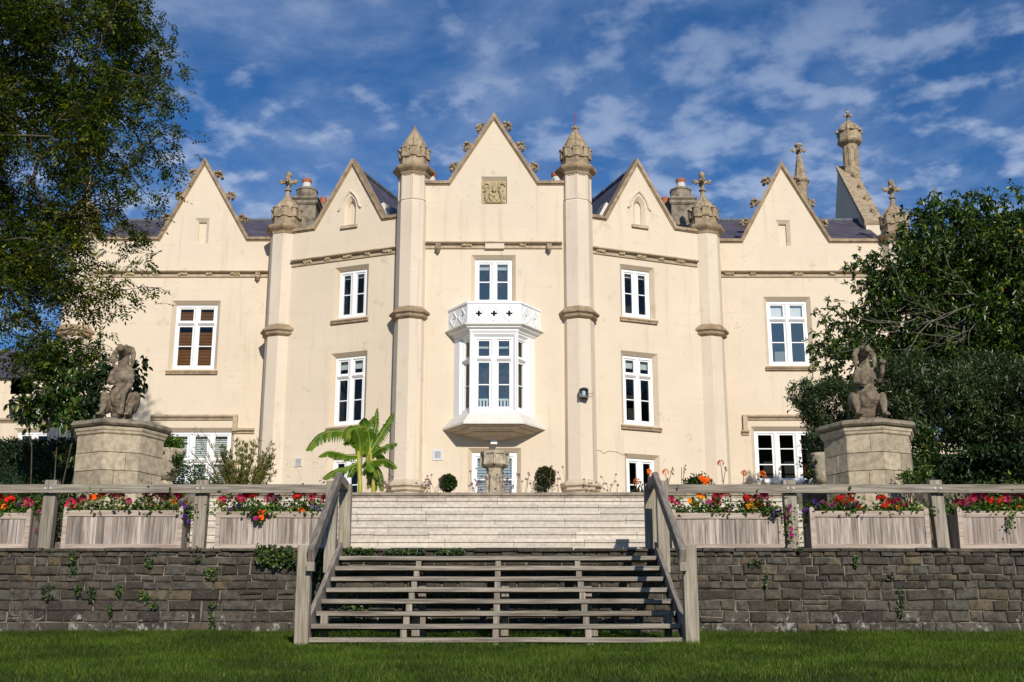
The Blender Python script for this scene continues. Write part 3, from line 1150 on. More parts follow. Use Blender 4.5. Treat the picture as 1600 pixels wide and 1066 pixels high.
win_lb[0]['label'] = 'top window of the left angled bay'
win_lw = [
    dict(mk_w(LWP, 271, 475, 336, 577, cols=2, rows=R3), blind=[('blind_b', 0.02, 0.34, 0.045), ('blind_b', 0.36, 0.60, 0.045), ('blind_b', 0.66, 0.96, 0.045)], sill=True, label='first-floor window with brown slatted blinds'),
    dict(mk_w(LWP, 262, 674, 357, 790, cols=3, rows=[('p', .62), ('T', 0), ('p', 1)], mw=0.14), blind=[('blind_w', 0.30, 1.0, 0.055)], label='three-light ground-floor window with white blinds'),
]
win_rw = [
    dict(mk_w(RWP, 1201, 469, 1264, 571, cols=2, rows=R3), blind=[('white', 0.70, 1.0, 0)], sill=True, label='first-floor window with blanked white upper panes'),
    dict(mk_w(RWP, 1181, 672, 1283, 754, cols=3, rows=[('p', 1), ('b', 0), ('p', 1), ('b', 0), ('p', 1)], mw=0.14), label='three-light ground-floor window of dark panes'),
]


def px_path(P, pts):
    return [P.px(x, y) for x, y in pts]


top_c = px_path(CP, [(664, 284), (700, 284), (772, 177), (843, 283), (884, 283)])
top_c = [(0, top_c[0][1])] + top_c[1:4] + [(CP.len, top_c[3][1])]
zf = (top_c[1][1] + top_c[3][1]) / 2
top_c = [(0, zf), (top_c[1][0], zf), top_c[2], (top_c[3][0], zf), (CP.len, zf)]
p1, p2, p3 = LBP.px(490, 358), LBP.px(552, 248), LBP.px(601, 335)
zf = (p1[1] + p3[1]) / 2
top_lb = [(0, zf), (p1[0], zf), p2, (p3[0], zf), (LBP.len, zf)]
top_rb = [(RBP.len - a, z) for a, z in reversed(top_lb)]
p1, p2, p3 = LWP.px(247, 371), LWP.px(321, 247), LWP.px(389, 371)
top_lw = [(0, p1[1]), (p1[0], p1[1]), p2, (p3[0], p1[1]), (LWP.len, p1[1])]
p1, p2, p3 = RWP.px(1157, 374), RWP.px(1220, 252), RWP.px(1298, 373)
top_rw = [(0, p1[1]), (p1[0], p1[1]), p2, (p3[0], p1[1]), (RWP.len, p1[1])]


def niche_rect(P, px0, py0, px1, py1):
    w = mk_w(P, px0, py0, px1, py1)
    return w


def arch(cx, z0, z1, w, n=6):
    """pointed arch outline"""
    zs = z1 - w * 0.95
    pts = [(cx - w / 2, z0), (cx + w / 2, z0)]
    R = (w * w / 4 + (z1 - zs) ** 2) / w
    # right arc centre at (cx + w/2 - R, zs)
    a_end = math.acos(max(-1, min(1, (R - w / 2) / R)))
    for i in range(n + 1):
        t = a_end * i / n
        pts.append((cx + w / 2 - R + R * math.cos(t), zs + R * math.sin(t)))
    for i in range(n - 1, -1, -1):
        t = a_end * i / n
        pts.append((cx - (w / 2 - R + R * math.cos(t)), zs + R * math.sin(t)))
    return pts


def facade(P, top, wins, niches, name_label=None):
    outline = [(0, BASE), (P.len, BASE)] + list(reversed(top))
    holes = [hole_outer(w) for w in wins] + [n['outer'] for n in niches]
    m = MB()
    # ground windows reach the terrace: clip their hole to the base
    wall_face(m, P, outline, holes)
    # back skin, so the wall has thickness above the roofs
    inn = [(a, z - 0.02) for a, z in top]
    o2 = [(0, BASE), (P.len, BASE)] + list(reversed(inn))
    wall = m.build('wall', M['cream'], manor, fix=False)
    if name_label:
        wall['label'] = name_label
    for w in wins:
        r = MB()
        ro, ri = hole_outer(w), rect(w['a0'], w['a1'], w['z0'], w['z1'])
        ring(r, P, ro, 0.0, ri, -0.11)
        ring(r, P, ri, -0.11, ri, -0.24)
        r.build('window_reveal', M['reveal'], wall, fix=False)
    for n in niches:
        k = MB()
        ring(k, P, n['outer'], 0.0, n['inner'], -n['d'])
        if n.get('d2'):
            ring(k, P, n['inner'], -n['d'], n['inner'], -n['d2'])
        dd = n.get('d2', n['d'])
        flat = [[Vector((a, z, 0)) for a, z in n['inner']]]
        k.add([P.pt(a, z, -dd) for a, z in n['inner']], [tuple(t) for t in tessellate_polygon(flat)])
        k.build('niche', M['cream'], wall, fix=False)
    for w in wins:
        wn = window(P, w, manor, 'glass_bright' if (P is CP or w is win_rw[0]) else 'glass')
        if w.get('sill'):
            sill(P, w['a0'] - SP, w['a1'] + SP, w['z0'], wn)
    return wall


# crest niche in the middle gable
cw = mk_w(CP, 754, 281, 790, 317)
n_c = [dict(outer=rect(cw['a0'] - .04, cw['a1'] + .04, cw['z0'] - .04, cw['z1'] + .10), inner=rect(cw['a0'], cw['a1'], cw['z0'], cw['z1']), d=0.10)]
aw = mk_w(LBP, 538, 306, 556, 352)
acx = (aw['a0'] + aw['a1']) / 2
awd = aw['a1'] - aw['a0']
n_lb = [dict(outer=arch(acx, aw['z0'], aw['z1'], awd), inner=arch(acx, aw['z0'] + .05, aw['z1'] - .14, awd - .16), d=0.10, d2=0.16)]
acr = RBP.len - acx
n_rb = [dict(outer=arch(acr, aw['z0'], aw['z1'], awd), inner=arch(acr, aw['z0'] + .05, aw['z1'] - .14, awd - .16), d=0.10, d2=0.16)]


def slot(P, px0, py0, px1, py1):
    w = mk_w(P, px0, py0, px1, py1)
    return dict(outer=rect(w['a0'] - .10, w['a1'] + .10, w['z0'] - .03, w['z1'] + .11), inner=rect(w['a0'], w['a1'], w['z0'], w['z1']), d=0.09, d2=0.15)


n_lw = [slot(LWP, 309, 346, 321, 379)]
n_rw = [slot(RWP, 1218, 349, 1230, 383)]

wc = facade(CP, top_c, win_c, n_c)
wlb = facade(LBP, top_lb, win_lb, n_lb)
wrb = facade(RBP, top_rb, win_rb, n_rb)
wlw = facade(LWP, top_lw, win_lw, n_lw)
wrw = facade(RWP, top_rw, win_rw, n_rw)

crk = [(1, .22, 0), (1, .52, 0), (1, .80, 0), (2, .18, 0), (2, .48, 0), (2, .78, 0)]
coping(CP, top_c, wc, crockets=crk)
coping(LBP, top_lb, wlb)
coping(RBP, top_rb, wrb)
coping(LWP, top_lw, wlw, crockets=[(1, .25, 0), (1, .53, 0), (1, .82, 0), (2, .20, 0), (2, .47, 0), (2, .76, 0)])
coping(RWP, top_rw, wrw, crockets=[(1, .22, 0), (1, .47, 0), (1, .76, 0), (2, .24, 0), (2, .53, 0), (2, .79, 0)])

# arched hood mouldings and sills of the two bay niches
for P, ac, wl in ((LBP, acx, wlb), (RBP, acr, wrb)):
    hood = arch(ac, aw['z0'], aw['z1'] + .13, awd + .24)[2:]
    hz = aw['z0'] + 0.62 * (aw['z1'] - aw['z0'])
    hood = [p for p in hood if p[1] > hz - .1]
    pts = [P.pt(a, z, .02) for a, z in hood]
    pts = [P.pt(hood[0][0] + .07, hood[0][1] - .08, .03), pts[0]] + pts[1:-1] + [pts[-1], P.pt(hood[-1][0] - .07, hood[-1][1] - .08, .03)]
    MB().tube(pts, 0.035, 6).build('hood_moulding', M['turret'], wl)
    MB().pbox(P, ac - awd / 2 - .08, ac + awd / 2 + .08, aw['z0'] - .10, aw['z0'] - .01, -.05, .07).build('niche_sill', M['coping2'], wl)

# string courses
zs = zc(381, 34)


def bos(P, pxs, y):
    return [P.px(x, y)[0] for x in pxs]


string_course(CP, 0.40, CP.len - 0.40, zs, wc, bos(CP, [729, 817], 385))
string_course(LBP, 0.22, LBP.len - 0.40, zs, wlb, bos(LBP, [482, 513, 544, 575, 606], 400))
string_course(RBP, 0.40, RBP.len - 0.22, zs, wrb, bos(RBP, [938, 971, 1001, 1032, 1062], 400))
string_course(LWP, 0.3, LWP.len - 0.2, zs, wlw, bos(LWP, [203, 243, 286, 327, 368], 427))
string_course(RWP, 0.2, RWP.len - 0.3, zs, wrw, bos(RWP, [1139, 1176, 1247, 1300], 427))
# carved gargoyle corbels hanging under the middle string course
for P, xs_, yy, wl in ((CP, (685, 858), 388, wc), (LWP, (404,), 432, wlw)):
    for x in xs_:
        a, z = P.px(x, yy)
        m = MB()
        m.pbox(P, a - .07, a + .07, z - .04, z + .10, 0.0, .16)
        m.tube([P.pt(a, z + .02, .08), P.pt(a, z - .07, .14), P.pt(a, z - .15, .10)], [.07, .065, .03], 7)
        m.ball(P.pt(a - .05, z - .05, .15), .035, 6, 5).ball(P.pt(a + .05, z - .05, .15), .035, 6, 5)
        m.build('gargoyle', M['carved'], wl)
# flat raised tablet in the middle string course
a, z = CP.px(773, 383)
MB().pbox(CP, a - .27, a + .27, z - .13, z + .015, 0, .10).build('tablet', M['turret'], wc)

# hood mouldings over the two wing ground-floor windows (label stops)
for P, x0, x1, wl, sd in ((LWP, 236, 372, wlw, 1), (RWP, 1160, 1300, wrw, -1)):
    a0, a1 = P.px(x0, 655)[0], P.px(x1, 655)[0]
    zt = P.px(x0, 651)[1]
    h = MB()

    def lab(m, aa, ab, z):
        pts = [(z + .06, 0), (z + .02, .12), (z - .02, .12), (z - .07, .04), (z - .10, .05), (z - .13, .0)]
        m.prism([P.pt(aa, q, o) for q, o in pts], P.u * (ab - aa))
    lab(h, a0, a1, zt)
    zd = P.px(x0, 672)[1]
    if sd > 0:
        h.pbox(P, a1 - .13, a1 - .002, zd - .05, zt - .01, 0, .115)
        lab(h, a1 - .128, a1 + .50, zd)
    else:
        h.pbox(P, a0 + .002, a0 + .13, zd - .05, zt - .01, 0, .115)
        lab(h, a0 - .04, a0 + .17, zd - .05)
    h.build('hood_moulding', M['coping2'], wl)

# small return walls beside the outer turrets, body of the house behind
ret = MB()
for sx in (-1, 1):
    x = X0 + sx * 6.2
    ret.add([(x, 35.6, BASE), (x, 36.65, BASE), (x, 36.65, top_lw[0][1]), (x, 35.6, top_lw[0][1])], [(0, 1, 2, 3)])
ret.box(X0 - 12.6, X0 + 12.2, 38.1, 50, BASE, top_lw[0][1] - .5)
ret.build('rear_wall', M['cream'], manor, fix=False)


# ------------------------------------------------------------------ roofs
def gable_roof(P, top, depth, drop=0.22, back=-0.30, skylight=None):
    (a1, z1), (ap, zp), (a2, z2) = top[1], top[2], top[3]
    ex = 0.5
    sl1, sl2 = (zp - z1) / (ap - a1), (zp - z2) / (a2 - ap)
    poly = [(a1 - ex, z1 - ex * sl1 - drop), (ap, zp - drop), (a2 + ex, z2 - ex * sl2 - drop)]
    m = MB().prism([P.pt(a, z, back) for a, z in poly], P.n * (-depth))
    r = m.build('roof', M['slate'], manor)
    # ridge tiles
    k = MB()
    n = int(depth / 0.35)
    for i in range(n):
        o0 = back - 0.05 - i * depth / n
        k.tube([P.pt(ap, zp - drop + .0, o0), P.pt(ap, zp - drop + .0, o0 - depth / n + .02)], 0.07 + 0.01 * (i % 2), 8)
    k.build('ridge_tiles', M['lead'], r)['kind'] = 'stuff'
    if skylight:
        side, f, o = skylight
        (aa, za) = (a2, z2) if side > 0 else (a1, z1)
        ca, cz = ap + (aa - ap) * f, zp + (za - zp) * f - drop
        t = Vector(P.pt(aa, za, 0) - P.pt(ap, zp, 0)).normalized()
        c = P.pt(ca, cz, o)
        nn = P.n.cross(t).normalized()
        if nn.z < 0:
            nn = -nn
        s = MB()
        for e, hh, q in ((.33, .07, 'f'),):
            vs = []
            for h_ in (0.0, .09):
                for (u_, v_) in ((-1, -1), (1, -1), (1, 1), (-1, 1)):
                    vs.append(c + t * (u_ * .26) + P.n * (v_ * .20) + nn * h_)
            s.add(vs, [(0, 1, 2, 3), (4, 5, 6, 7), (0, 1, 5, 4), (1, 2, 6, 5), (2, 3, 7, 6), (3, 0, 4, 7)])
        s.build('skylight', M['white2'], r)
        g = [c + t * (u_ * .21) + P.n * (v_ * .15) + nn * .094 for (u_, v_) in ((-1, -1), (1, -1), (1, 1), (-1, 1))]
        MB().add(g, [(0, 1, 2, 3)]).build('skylight_pane', M['lead'], r)
    return r


gable_roof(CP, top_c, 8, drop=.5)
gable_roof(LBP, top_lb, 6, skylight=(1, .62, -1.0))
gable_roof(RBP, top_rb, 6, skylight=(-1, .62, -1.0))
gable_roof(LWP, top_lw, 4)
gable_roof(RWP, top_rw, 4)
zr = zc(345, 40.2)
ze = top_lw[0][1] - .15
m = MB()
for xa, xb in ((X0 - 12.6, X0 - 2.4), (X0 + 2.4, X0 + 12.2)):
    m.prism([Vector((xa, 36.95, ze)), Vector((xa, 40.2, zr)), Vector((xa, 46, ze - .5))], (xb - xa, 0, 0))
mr = m.build('roof', M['slate'], manor)
k = MB()
for i in range(26):
    for xa in (X0 - 12.5, X0 + 2.6):
        k.tube([(xa + i * .38, 40.2, zr + .01), (xa + i * .38 + .36, 40.2, zr + .01)], .07, 6)
        if i % 4 == 2:
            k.tube([(xa + i * .38, 40.2, zr + .0), (xa + i * .38, 40.2, zr + .16)], .03, 6)
k.build('ridge_tiles', M['lead'], mr)['kind'] = 'stuff'

# ------------------------------------------------------------------ turrets
turret(X0 - 2.33, 34.15, manor, 'inner', label='left of the two tall turrets beside the middle gable')
turret(X0 + 2.36, 34.15, manor, 'inner', rod=True, label='right of the two tall turrets, topped by a thin red rod')
turret(X0 - 6.30, 36.0, manor, 'outer')
turret(X0 + 6.30, 36.0, manor, 'outer')
turret(X0 - 12.6, 36.6, manor, 'outer', dz=.0)
turret(X0 + 12.25, 36.6, manor, 'outer', dz=-.22)


# ------------------------------------------------------------------ oriel window
def oriel():
    cx, cy = X0 + 0.02, 34.0
    hw, fw_, pr = 1.12, 0.63, 0.72
    z0, z1 = zc(646, 33.28), zc(518, 33.28)
    plan = [(-hw, 0), (-fw_, -pr), (fw_, -pr), (hw, 0)]

    def pl(s, i):
        a, b = plan[i], plan[i + 1]
        return Plane((cx + a[0] * s, cy + a[1] * s), (cx + b[0] * s, cy + b[1] * s))

    def loft(levels, name, mat, parent, cap=True):
        mm = MB()
        n = 4
        for z, s in levels:
            for x, y in plan:
                mm.v.append((cx + x * s, cy + (y * s if y else 0.02), z))
        for i in range(len(levels) - 1):
            for k_ in range(3):
                mm.f.append((i * n + k_, i * n + k_ + 1, (i + 1) * n + k_ + 1, (i + 1) * n + k_))
        if cap:
            mm.f.append((0, 1, 2, 3))
            b = (len(levels) - 1) * n
            mm.f.append((b, b + 1, b + 2, b + 3))
        return mm.build(name, mat, parent)
    body = MB()
    wins = []
    side_rows = [('p', .8), ('T', 0), ('p', 1), ('b', 0), ('p', 1)]
    for i in range(3):
        P = pl(1.0, i)
        if i == 1:
            a0, a1 = .11, P.len - .11
            w = dict(a0=a0, a1=a1, z0=z0 + .06, z1=z1 - .14, cols=2, rows=side_rows, d=.07, fw=.06, mw=.17, bot=.10, tr=.10, sf=.04, blind=[('blind_w', .88, .91, 0)])
        else:
            a0, a1 = (P.len * .40, P.len - .06) if i == 0 else (.06, P.len * .60)
            w = dict(a0=a0, a1=a1, z0=z0 + .06, z1=z1 - .14, cols=1, rows=side_rows, d=.07, fw=.04, bot=.10, tr=.10, sf=.045)
        ho = rect(w['a0'] - .05, w['a1'] + .05, w['z0'], w['z1'] + .07)
        wall_face(body, P, rect(0, P.len, z0, z1), [ho])
        ri = rect(w['a0'], w['a1'], w['z0'], w['z1'])
        ring(body, P, ho, 0, ri, -.07)
        ring(body, P, ri, -.07, ri, -.17)
        wins.append((P, w))
    for x, y in plan[1:3]:
        body.tube([(cx + x, cy + y, z0), (cx + x, cy + y, z1)], .035, 6)
    orl = body.build('oriel_window', M['white'], manor, fix=False)
    orl['label'] = 'white painted half-hexagonal oriel with pierced parapet'
    for P, w in wins:
        # parts of the oriel: each light
        fm_parent = orl
        win3(P, w, fm_parent)
    # cornice, parapet
    loft([(z1 - .02, 1.03), (z1 + .02, 1.06), (z1 + .05, 1.06), (z1 + .09, 1.16), (z1 + .13, 1.17)], 'cornice', M['white'], orl)
    loft([(z1 + .13, 1.20), (z1 + .16, 1.25), (z1 + .19, 1.25), (z1 + .22, 1.18)], 'cornice', M['white2'], orl)
    zb, zt = z1 + .22, zc(473, 33.15)
    s = 1.15
    for i in range(3):
        P = pl(s, i)
        n = 3 if i == 1 else 2
        hs = []
        orn = MB()
        for k_ in range(n):
            c = P.len * (k_ + .5) / n
            c = P.len / 2 + (k_ - (n - 1) / 2) * (P.len * .86 / n)
            zm_ = (zb + zt) / 2 - .02
            q = []
            R = .053 if i == 1 else .044
            for t in range(16):
                th = 2 * PI * t / 16
                rr = R * (0.62 + 0.85 * abs(math.cos(2 * th)))
                q.append((c + rr * math.cos(th) * (1.25 if i == 1 else .85), zm_ + rr * math.sin(th) * 1.15))
            hs.append(q)
            hd, vd = P.len * .345 / n, (zt - zb) * .38
            dia = [(c - hd, zm_), (c, zm_ - vd), (c + hd, zm_), (c, zm_ + vd)]
            for e in range(4):
                p_, q_ = dia[e], dia[(e + 1) % 4]
                orn.beam(P.pt(*p_, .008), P.pt(*q_, .008), .035, .022, P.n)
        pm = MB()
        wall_face(pm, P, rect(0, P.len, zb, zt), hs)
        wall_face(pm, P, rect(0, P.len, zb, zt), hs, -.07)
        for q in hs:
            ring(pm, P, q, 0, q, -.07)
        pm.build('parapet_panel', M['white'], orl, fix=False)
        orn.build('tracery', M['white'], orl)
    loft([(zt - .03, 1.15), (zt - .02, 1.185), (zt + .035, 1.185), (zt + .05, 1.16)], 'parapet_rail', M['white'], orl)
    # flared lead flange and stepped corbel below
    zf_ = zc(661, 33.15)
    loft([(z0 + .02, 1.0), (z0 - .02, 1.06), (zf_ + .02, 1.27), (zf_ - .03, 1.27)], 'lower_flange', M['white2'], orl)
    zl = zc(686, 33.75)
    H = zf_ - .03 - zl
    lv = [(0, 1.22), (.06, 1.22), (.22, 1.05), (.30, 1.05), (.36, 1.0), (.50, .80), (.56, .80), (.62, .74), (.80, .46), (.86, .44), (1.0, .24)]
    loft([(zf_ - .03 - H * h, q) for h, q in lv], 'corbel', M['bowl'], orl)
    MB().box(cx - .09, cx + .09, 33.80, 33.99, zl - .12, zl + .02).build('pendant', M['white'], orl)
    # radiator standing inside behind the front lights
    for sx in (-1, 1):
        rd = MB()
        for k_ in range(4):
            rd.box(cx + sx * .235 - .15 + k_ * .09, cx + sx * .235 - .10 + k_ * .09, 33.50, 33.56, z0 + .12, z0 + .42)
        rd.box(cx + sx * .235 - .17, cx + sx * .235 + .18, 33.495, 33.565, z0 + .40, z0 + .45)
        o = rd.build('radiator', M['white'])
        tag(o, 'white ribbed radiator behind the %s light of the oriel window' % ('left' if sx < 0 else 'right'), 'radiator', 'radiators in the oriel')
    return orl


def win3(P, w, orl):
    """a window whose pieces hang under the oriel (no level deeper than sub-part)"""
    win = window(P, w, manor, 'glass_bright' if w['cols'] == 2 else 'glass')
    win['label'] = 'light of the oriel window'
    return win


oriel()


# ------------------------------------------------------------------ carved coat of arms
def crest():
    a0, a1, z0, z1 = cw['a0'], cw['a1'], cw['z0'], cw['z1']
    c, W, H = (a0 + a1) / 2, a1 - a0, z1 - z0
    P = CP
    m = MB()
    m.pbox(P, a0 + .01, a1 - .01, z0 + .01, z1 - .01, -.095, -.07)
    # shield, divided, with a bend
    sh = [(-.17, .44), (.17, .44), (.18, .28), (.13, .12), (0, .04), (-.13, .12), (-.18, .28)]
    m.prism([P.pt(c + x * W * 1.15, z0 + z * H, -.075) for x, z in sh], P.n * .06)
    m.beam(P.pt(c - .16 * W, z0 + .42 * H, -.01), P.pt(c + .13 * W, z0 + .14 * H, -.01), .05, .03, P.n)
    m.beam(P.pt(c + .16 * W, z0 + .42 * H, -.01), P.pt(c - .13 * W, z0 + .14 * H, -.01), .03, .03, P.n)
    # helm and crest
    m.ball(P.pt(c, z0 + .56 * H, -.03), .065, 8, 6, (1, 1, 1.1), .1)
    m.tube([P.pt(c, z0 + .6 * H, -.03), P.pt(c - .02, z0 + .74 * H, -.02), P.pt(c + .03, z0 + .86 * H, -.03)], [.05, .035, .02], 6)
    rs = random.Random(5)
    # mantling scrolls and leafy supporters
    for sx in (-1, 1):
        pts = []
        for i in range(14):
            t = i / 13
            ang = t * 4.5
            rr = .12 * (1 - t * .7)
            pts.append(P.pt(c + sx * (W * .30 + rr * math.cos(ang)), z0 + H * .74 + rr * math.sin(ang), -.04))
        m.tube(pts, .022, 5)
        pts = [P.pt(c + sx * W * (.24 + .10 * math.sin(t * 2.2)), z0 + H * (.60 - .5 * t), -.03) for t in [i / 8 for i in range(9)]]
        m.tube(pts, [.05, .055, .05, .06, .055, .05, .045, .035, .03], 6)
        m.ball(P.pt(c + sx * W * .33, z0 + H * .56, -.03), .055, 7, 5, (1, 1, 1), .2)
        for i in range(16):
            m.ball(P.pt(c + sx * W * rs.uniform(.18, .46), z0 + H * rs.uniform(.06, .94), -.065), rs.uniform(.02, .042), 6, 4, (1, 1, 1), .2)
    for i in range(9):
        x = (i - 4) / 4
        m.ball(P.pt(c + x * W * .34, z0 + H * (.05 + .04 * x * x), -.05), .035, 6, 4)
    m.build('coat_of_arms', M['crest'], wc)


crest()


# ------------------------------------------------------------------ chimneys, background spirelets
def chimney(px, mirror, label):
    Y = 38.0
    x = xc(px, 320, Y)
    z = [zc(q, Y) for q in (372, 326, 322, 318, 301, 297, 283)]
    t = empty('chimney_stack', (x, Y, z[0]), kind='group')
    t['kind'] = 'thing'
    bpy.data.objects.remove(t)
    hw = .34
    s = MB()
    def sq(zz_, r):
        return (zz_, r * 1.414)
    s.lathe(x, Y, [sq(z[0] - .8, .36), sq(z[1], .36)], 4, PI / 4)
    s.lathe(x, Y, [sq(z[1], .38), sq(z[1] + .05, .42), sq(z[2] + .02, .42), sq(z[2] + .05, .40), sq(z[3] + .02, .46), sq(z[3] + .06, .40), sq(z[3] + .14, .32)], 4, PI / 4)
    s.lathe(x, Y, [(z[3] + .12, .36), (z[4], .34), (z[4] + .03, .37), (z[4] + .07, .35), (z[4] + .13, .24)], 8, PI / 8)
    st = s.build('chimney', M['chimney'], manor)
    st['label'] = label
    MB().lathe(x - mirror * .02, Y, [(z[4] + .08, .145), (z[6] - .06, .135)], 10).build('chimney_pot', M['pot_w'], st)
    MB().lathe(x - mirror * .02, Y, [(z[6] - .07, .15), (z[6] + .02, .165), (z[6] + .05, .15)], 10).build('pot_rim', M['terracotta'], st)
    # a second stack with its pot just behind
    xb, Yb = x + mirror * .42, Y + .7
    MB().lathe(xb, Yb, [(z[0] - .8, .30), (z[3] + .0, .30), (z[4] - .15, .26)], 8, PI / 8).build('rear_stack', M['chimney'], st)
    MB().lathe(xb, Yb, [(z[4] - .2, .12), (z[6] - .30, .11)], 10).build('chimney_pot', M['terracotta'], st)


chimney(479, 1, 'left chimney with a pale pot and red rim')
chimney(1064, -1, 'right chimney with a pale pot and red rim')
for px in (674, 869):
    x = xc(px, 276, 36.5)
    pt = MB().lathe(x, 36.5, [(zc(300, 36.5), .13), (zc(276, 36.5), .13)], 10).build('chimney_pot', M['pot_w'], manor)
    MB().lathe(x, 36.5, [(zc(277, 36.5), .15), (zc(271.5, 36.5), .17), (zc(270.5, 36.5), .12)], 10).build('pot_rim', M['terracotta'], pt)


def background():
    # slender pinnacle behind the right-hand gable
    Y = 42
    x = xc(1250, 270, Y)
    z = [zc(q, Y) for q in (400, 300, 288, 284, 278, 252, 244)]
    m = MB().lathe(x, Y, [(z[0], .22), (z[1], .22), (z[2], .26), (z[2] + .08, .32), (z[3] + .05, .30), (z[4], .22), (z[5], .12), (z[5] + .12, .09)])
    p = m.build('pinnacle', M['carved'], manor)
    finial(x, Y, z[5] + .1, p, .95, True)
    for k in range(6):
        t = k * PI / 3
        MB().ball((x + .27 * math.cos(t), Y + .27 * math.sin(t), z[3] + .04), .06, 6, 5, (1, 1, 1.2), .2).build('knob', M['carved'], p)
    # return gable seen from its shaded side, coping climbing away from us
    ax = xc(1309, 270, 43.0)
    pts = [(39.0, zc(352, 39.0)), (43.0, zc(266, 43.0)), (45.6, zc(352, 39.0)), (45.6, zc(420, 39)), (39.0, zc(420, 39))]
    xn = xc(1353, 352, 39.0)

    def fx(y):
        return xn + (ax - xn) * (y - 39.0) / 4.0
    poly = [Vector((fx(y), y, z_)) for y, z_ in pts]
    g = MB().prism(poly, (.46, 0, 0)).build('return_gable', M['cream'], manor)
    c = MB()
    y0, z0_ = pts[0]
    y1, z1_ = pts[1]
    c.prism([Vector((fx(y0) - .05, y0, z0_ + .0)), Vector((fx(y1) - .05, y1, z1_)), Vector((fx(y1) - .05, y1, z1_ + .16)), Vector((fx(y0) - .05, y0 - .05, z0_ + .16))], (.62, 0, 0))
    cp = c.build('coping', M['carved'], g)
    for f in (.12, .34, .56, .78):
        y, z_ = y0 + (y1 - y0) * f, z0_ + (z1_ - z0_) * f + .22
        k = MB()
        for dx, dz_, r in ((0, 0, .10), (.07, .06, .07), (-.05, .08, .07), (.03, .13, .06), (.0, -.06, .09)):
            k.ball((fx(y) + .42 + dx, y, z_ + dz_), r, 7, 5, (1, 1, 1), .25)
        k.build('crocket', M['carved'], cp)
    # octagonal chimney shaft on the gable apex
    Y = 42.6
    x = xc(1329, 240, Y)
    zz_ = lambda q: zc(q, Y)
    s = MB().lathe(x, Y, [(zz_(285), .30), (zz_(268), .30), (zz_(264), .27), (zz_(229), .27), (zz_(227), .30)], 8, PI / 8)
    sh = s.build('chimney_shaft', M['carved'], manor)
    sh['label'] = 'tall ornate octagonal shaft with domed cap'
    MB().lathe(x, Y, [(zz_(228), .30), (zz_(225), .42), (zz_(222), .46), (zz_(220), .42), (zz_(209), .42), (zz_(208), .45), (zz_(206.5), .40)], 8, PI / 8).build('cap', M['carved'], sh)
    d = MB().lathe(x, Y, [(zz_(208), .36), (zz_(204), .37), (zz_(199), .32), (zz_(195), .22), (zz_(192), .10), (zz_(187), .04)], 8, PI / 8)
    for k in range(8):
        t = PI / 8 + k * PI / 4
        d.tube([(x + r * math.cos(t), Y + r * math.sin(t), zz_(q)) for q, r in ((206, .37), (204, .38), (199, .33), (195, .23), (192, .11))], .022, 5)
        b0 = t + PI / 8
        d.box(x + .43 * math.cos(b0) - .06, x + .43 * math.cos(b0) + .06, Y + .43 * math.sin(b0) - .05, Y + .43 * math.sin(b0) + .05, zz_(209), zz_(205.5))
    d.build('dome', M['carved'], sh)
    finial(x, Y, zz_(189), sh, .62)
    MB().tube([(x, Y, zz_(178)), (x, Y, zz_(169))], [.05, .012], 6).build('spike', M['lead'], sh)
    # blind arched panels on the shaft
    for k in range(8):
        t0 = PI / 8 + k * PI / 4
        p_ = Vector((x + .27 * math.cos(t0), Y + .27 * math.sin(t0), 0))
        q_ = Vector((x + .27 * math.cos(t0 + PI / 4), Y + .27 * math.sin(t0 + PI / 4), 0))
        if ((p_ + q_) / 2).y > Y + .05:
            continue
        P = Plane(p_, q_)
        if P.n.dot((p_ + q_) / 2 - Vector((x, Y, 0))) < 0:
            P = Plane(q_, p_)
        b = MB()
        ar = arch(P.len / 2, zz_(262), zz_(233), P.len * .72)
        b.tube([P.pt(a, z_, .005) for a, z_ in ar[1:] + ar[:1]], .016, 4)
        b.build('blind_panel', M['carved'], sh)


background()

# service details on the facade
a, z = LBP.px(467, 722)
v_ = MB().pbox(LBP, a - .12, a + .12, z - .13, z + .13, 0.001, .03).build('vent', M['white2'], manor)
k = MB()
for i in range(6):
    k.pbox(LBP, a - .085, a + .085, z - .10 + i * .035, z - .085 + i * .035, .03, .04)
k.build('louvre', M['vent'], v_)
a, z = CP.px(684, 711)
v_ = MB().pbox(CP, a - .14, a + .14, z - .15, z + .15, .001, .02).build('access_plate', M['plaque'], manor)
MB().pbox(CP, a - .08, a + .08, z - .08, z + .10, .02, .028).build('plate_centre', M['vent'], v_)
# crack running across the right bay
pts = [(931, 704), (938, 704.5), (943, 709), (951, 705), (960, 706), (968, 708), (972, 711), (980, 710)]
MB().tube([RBP.pt(*RBP.px(x, y), .002) for x, y in pts], .008, 4).build('crack', M['drystem'], wrb)


M['lens'] = m_glass('lamp_lens', 0.02)


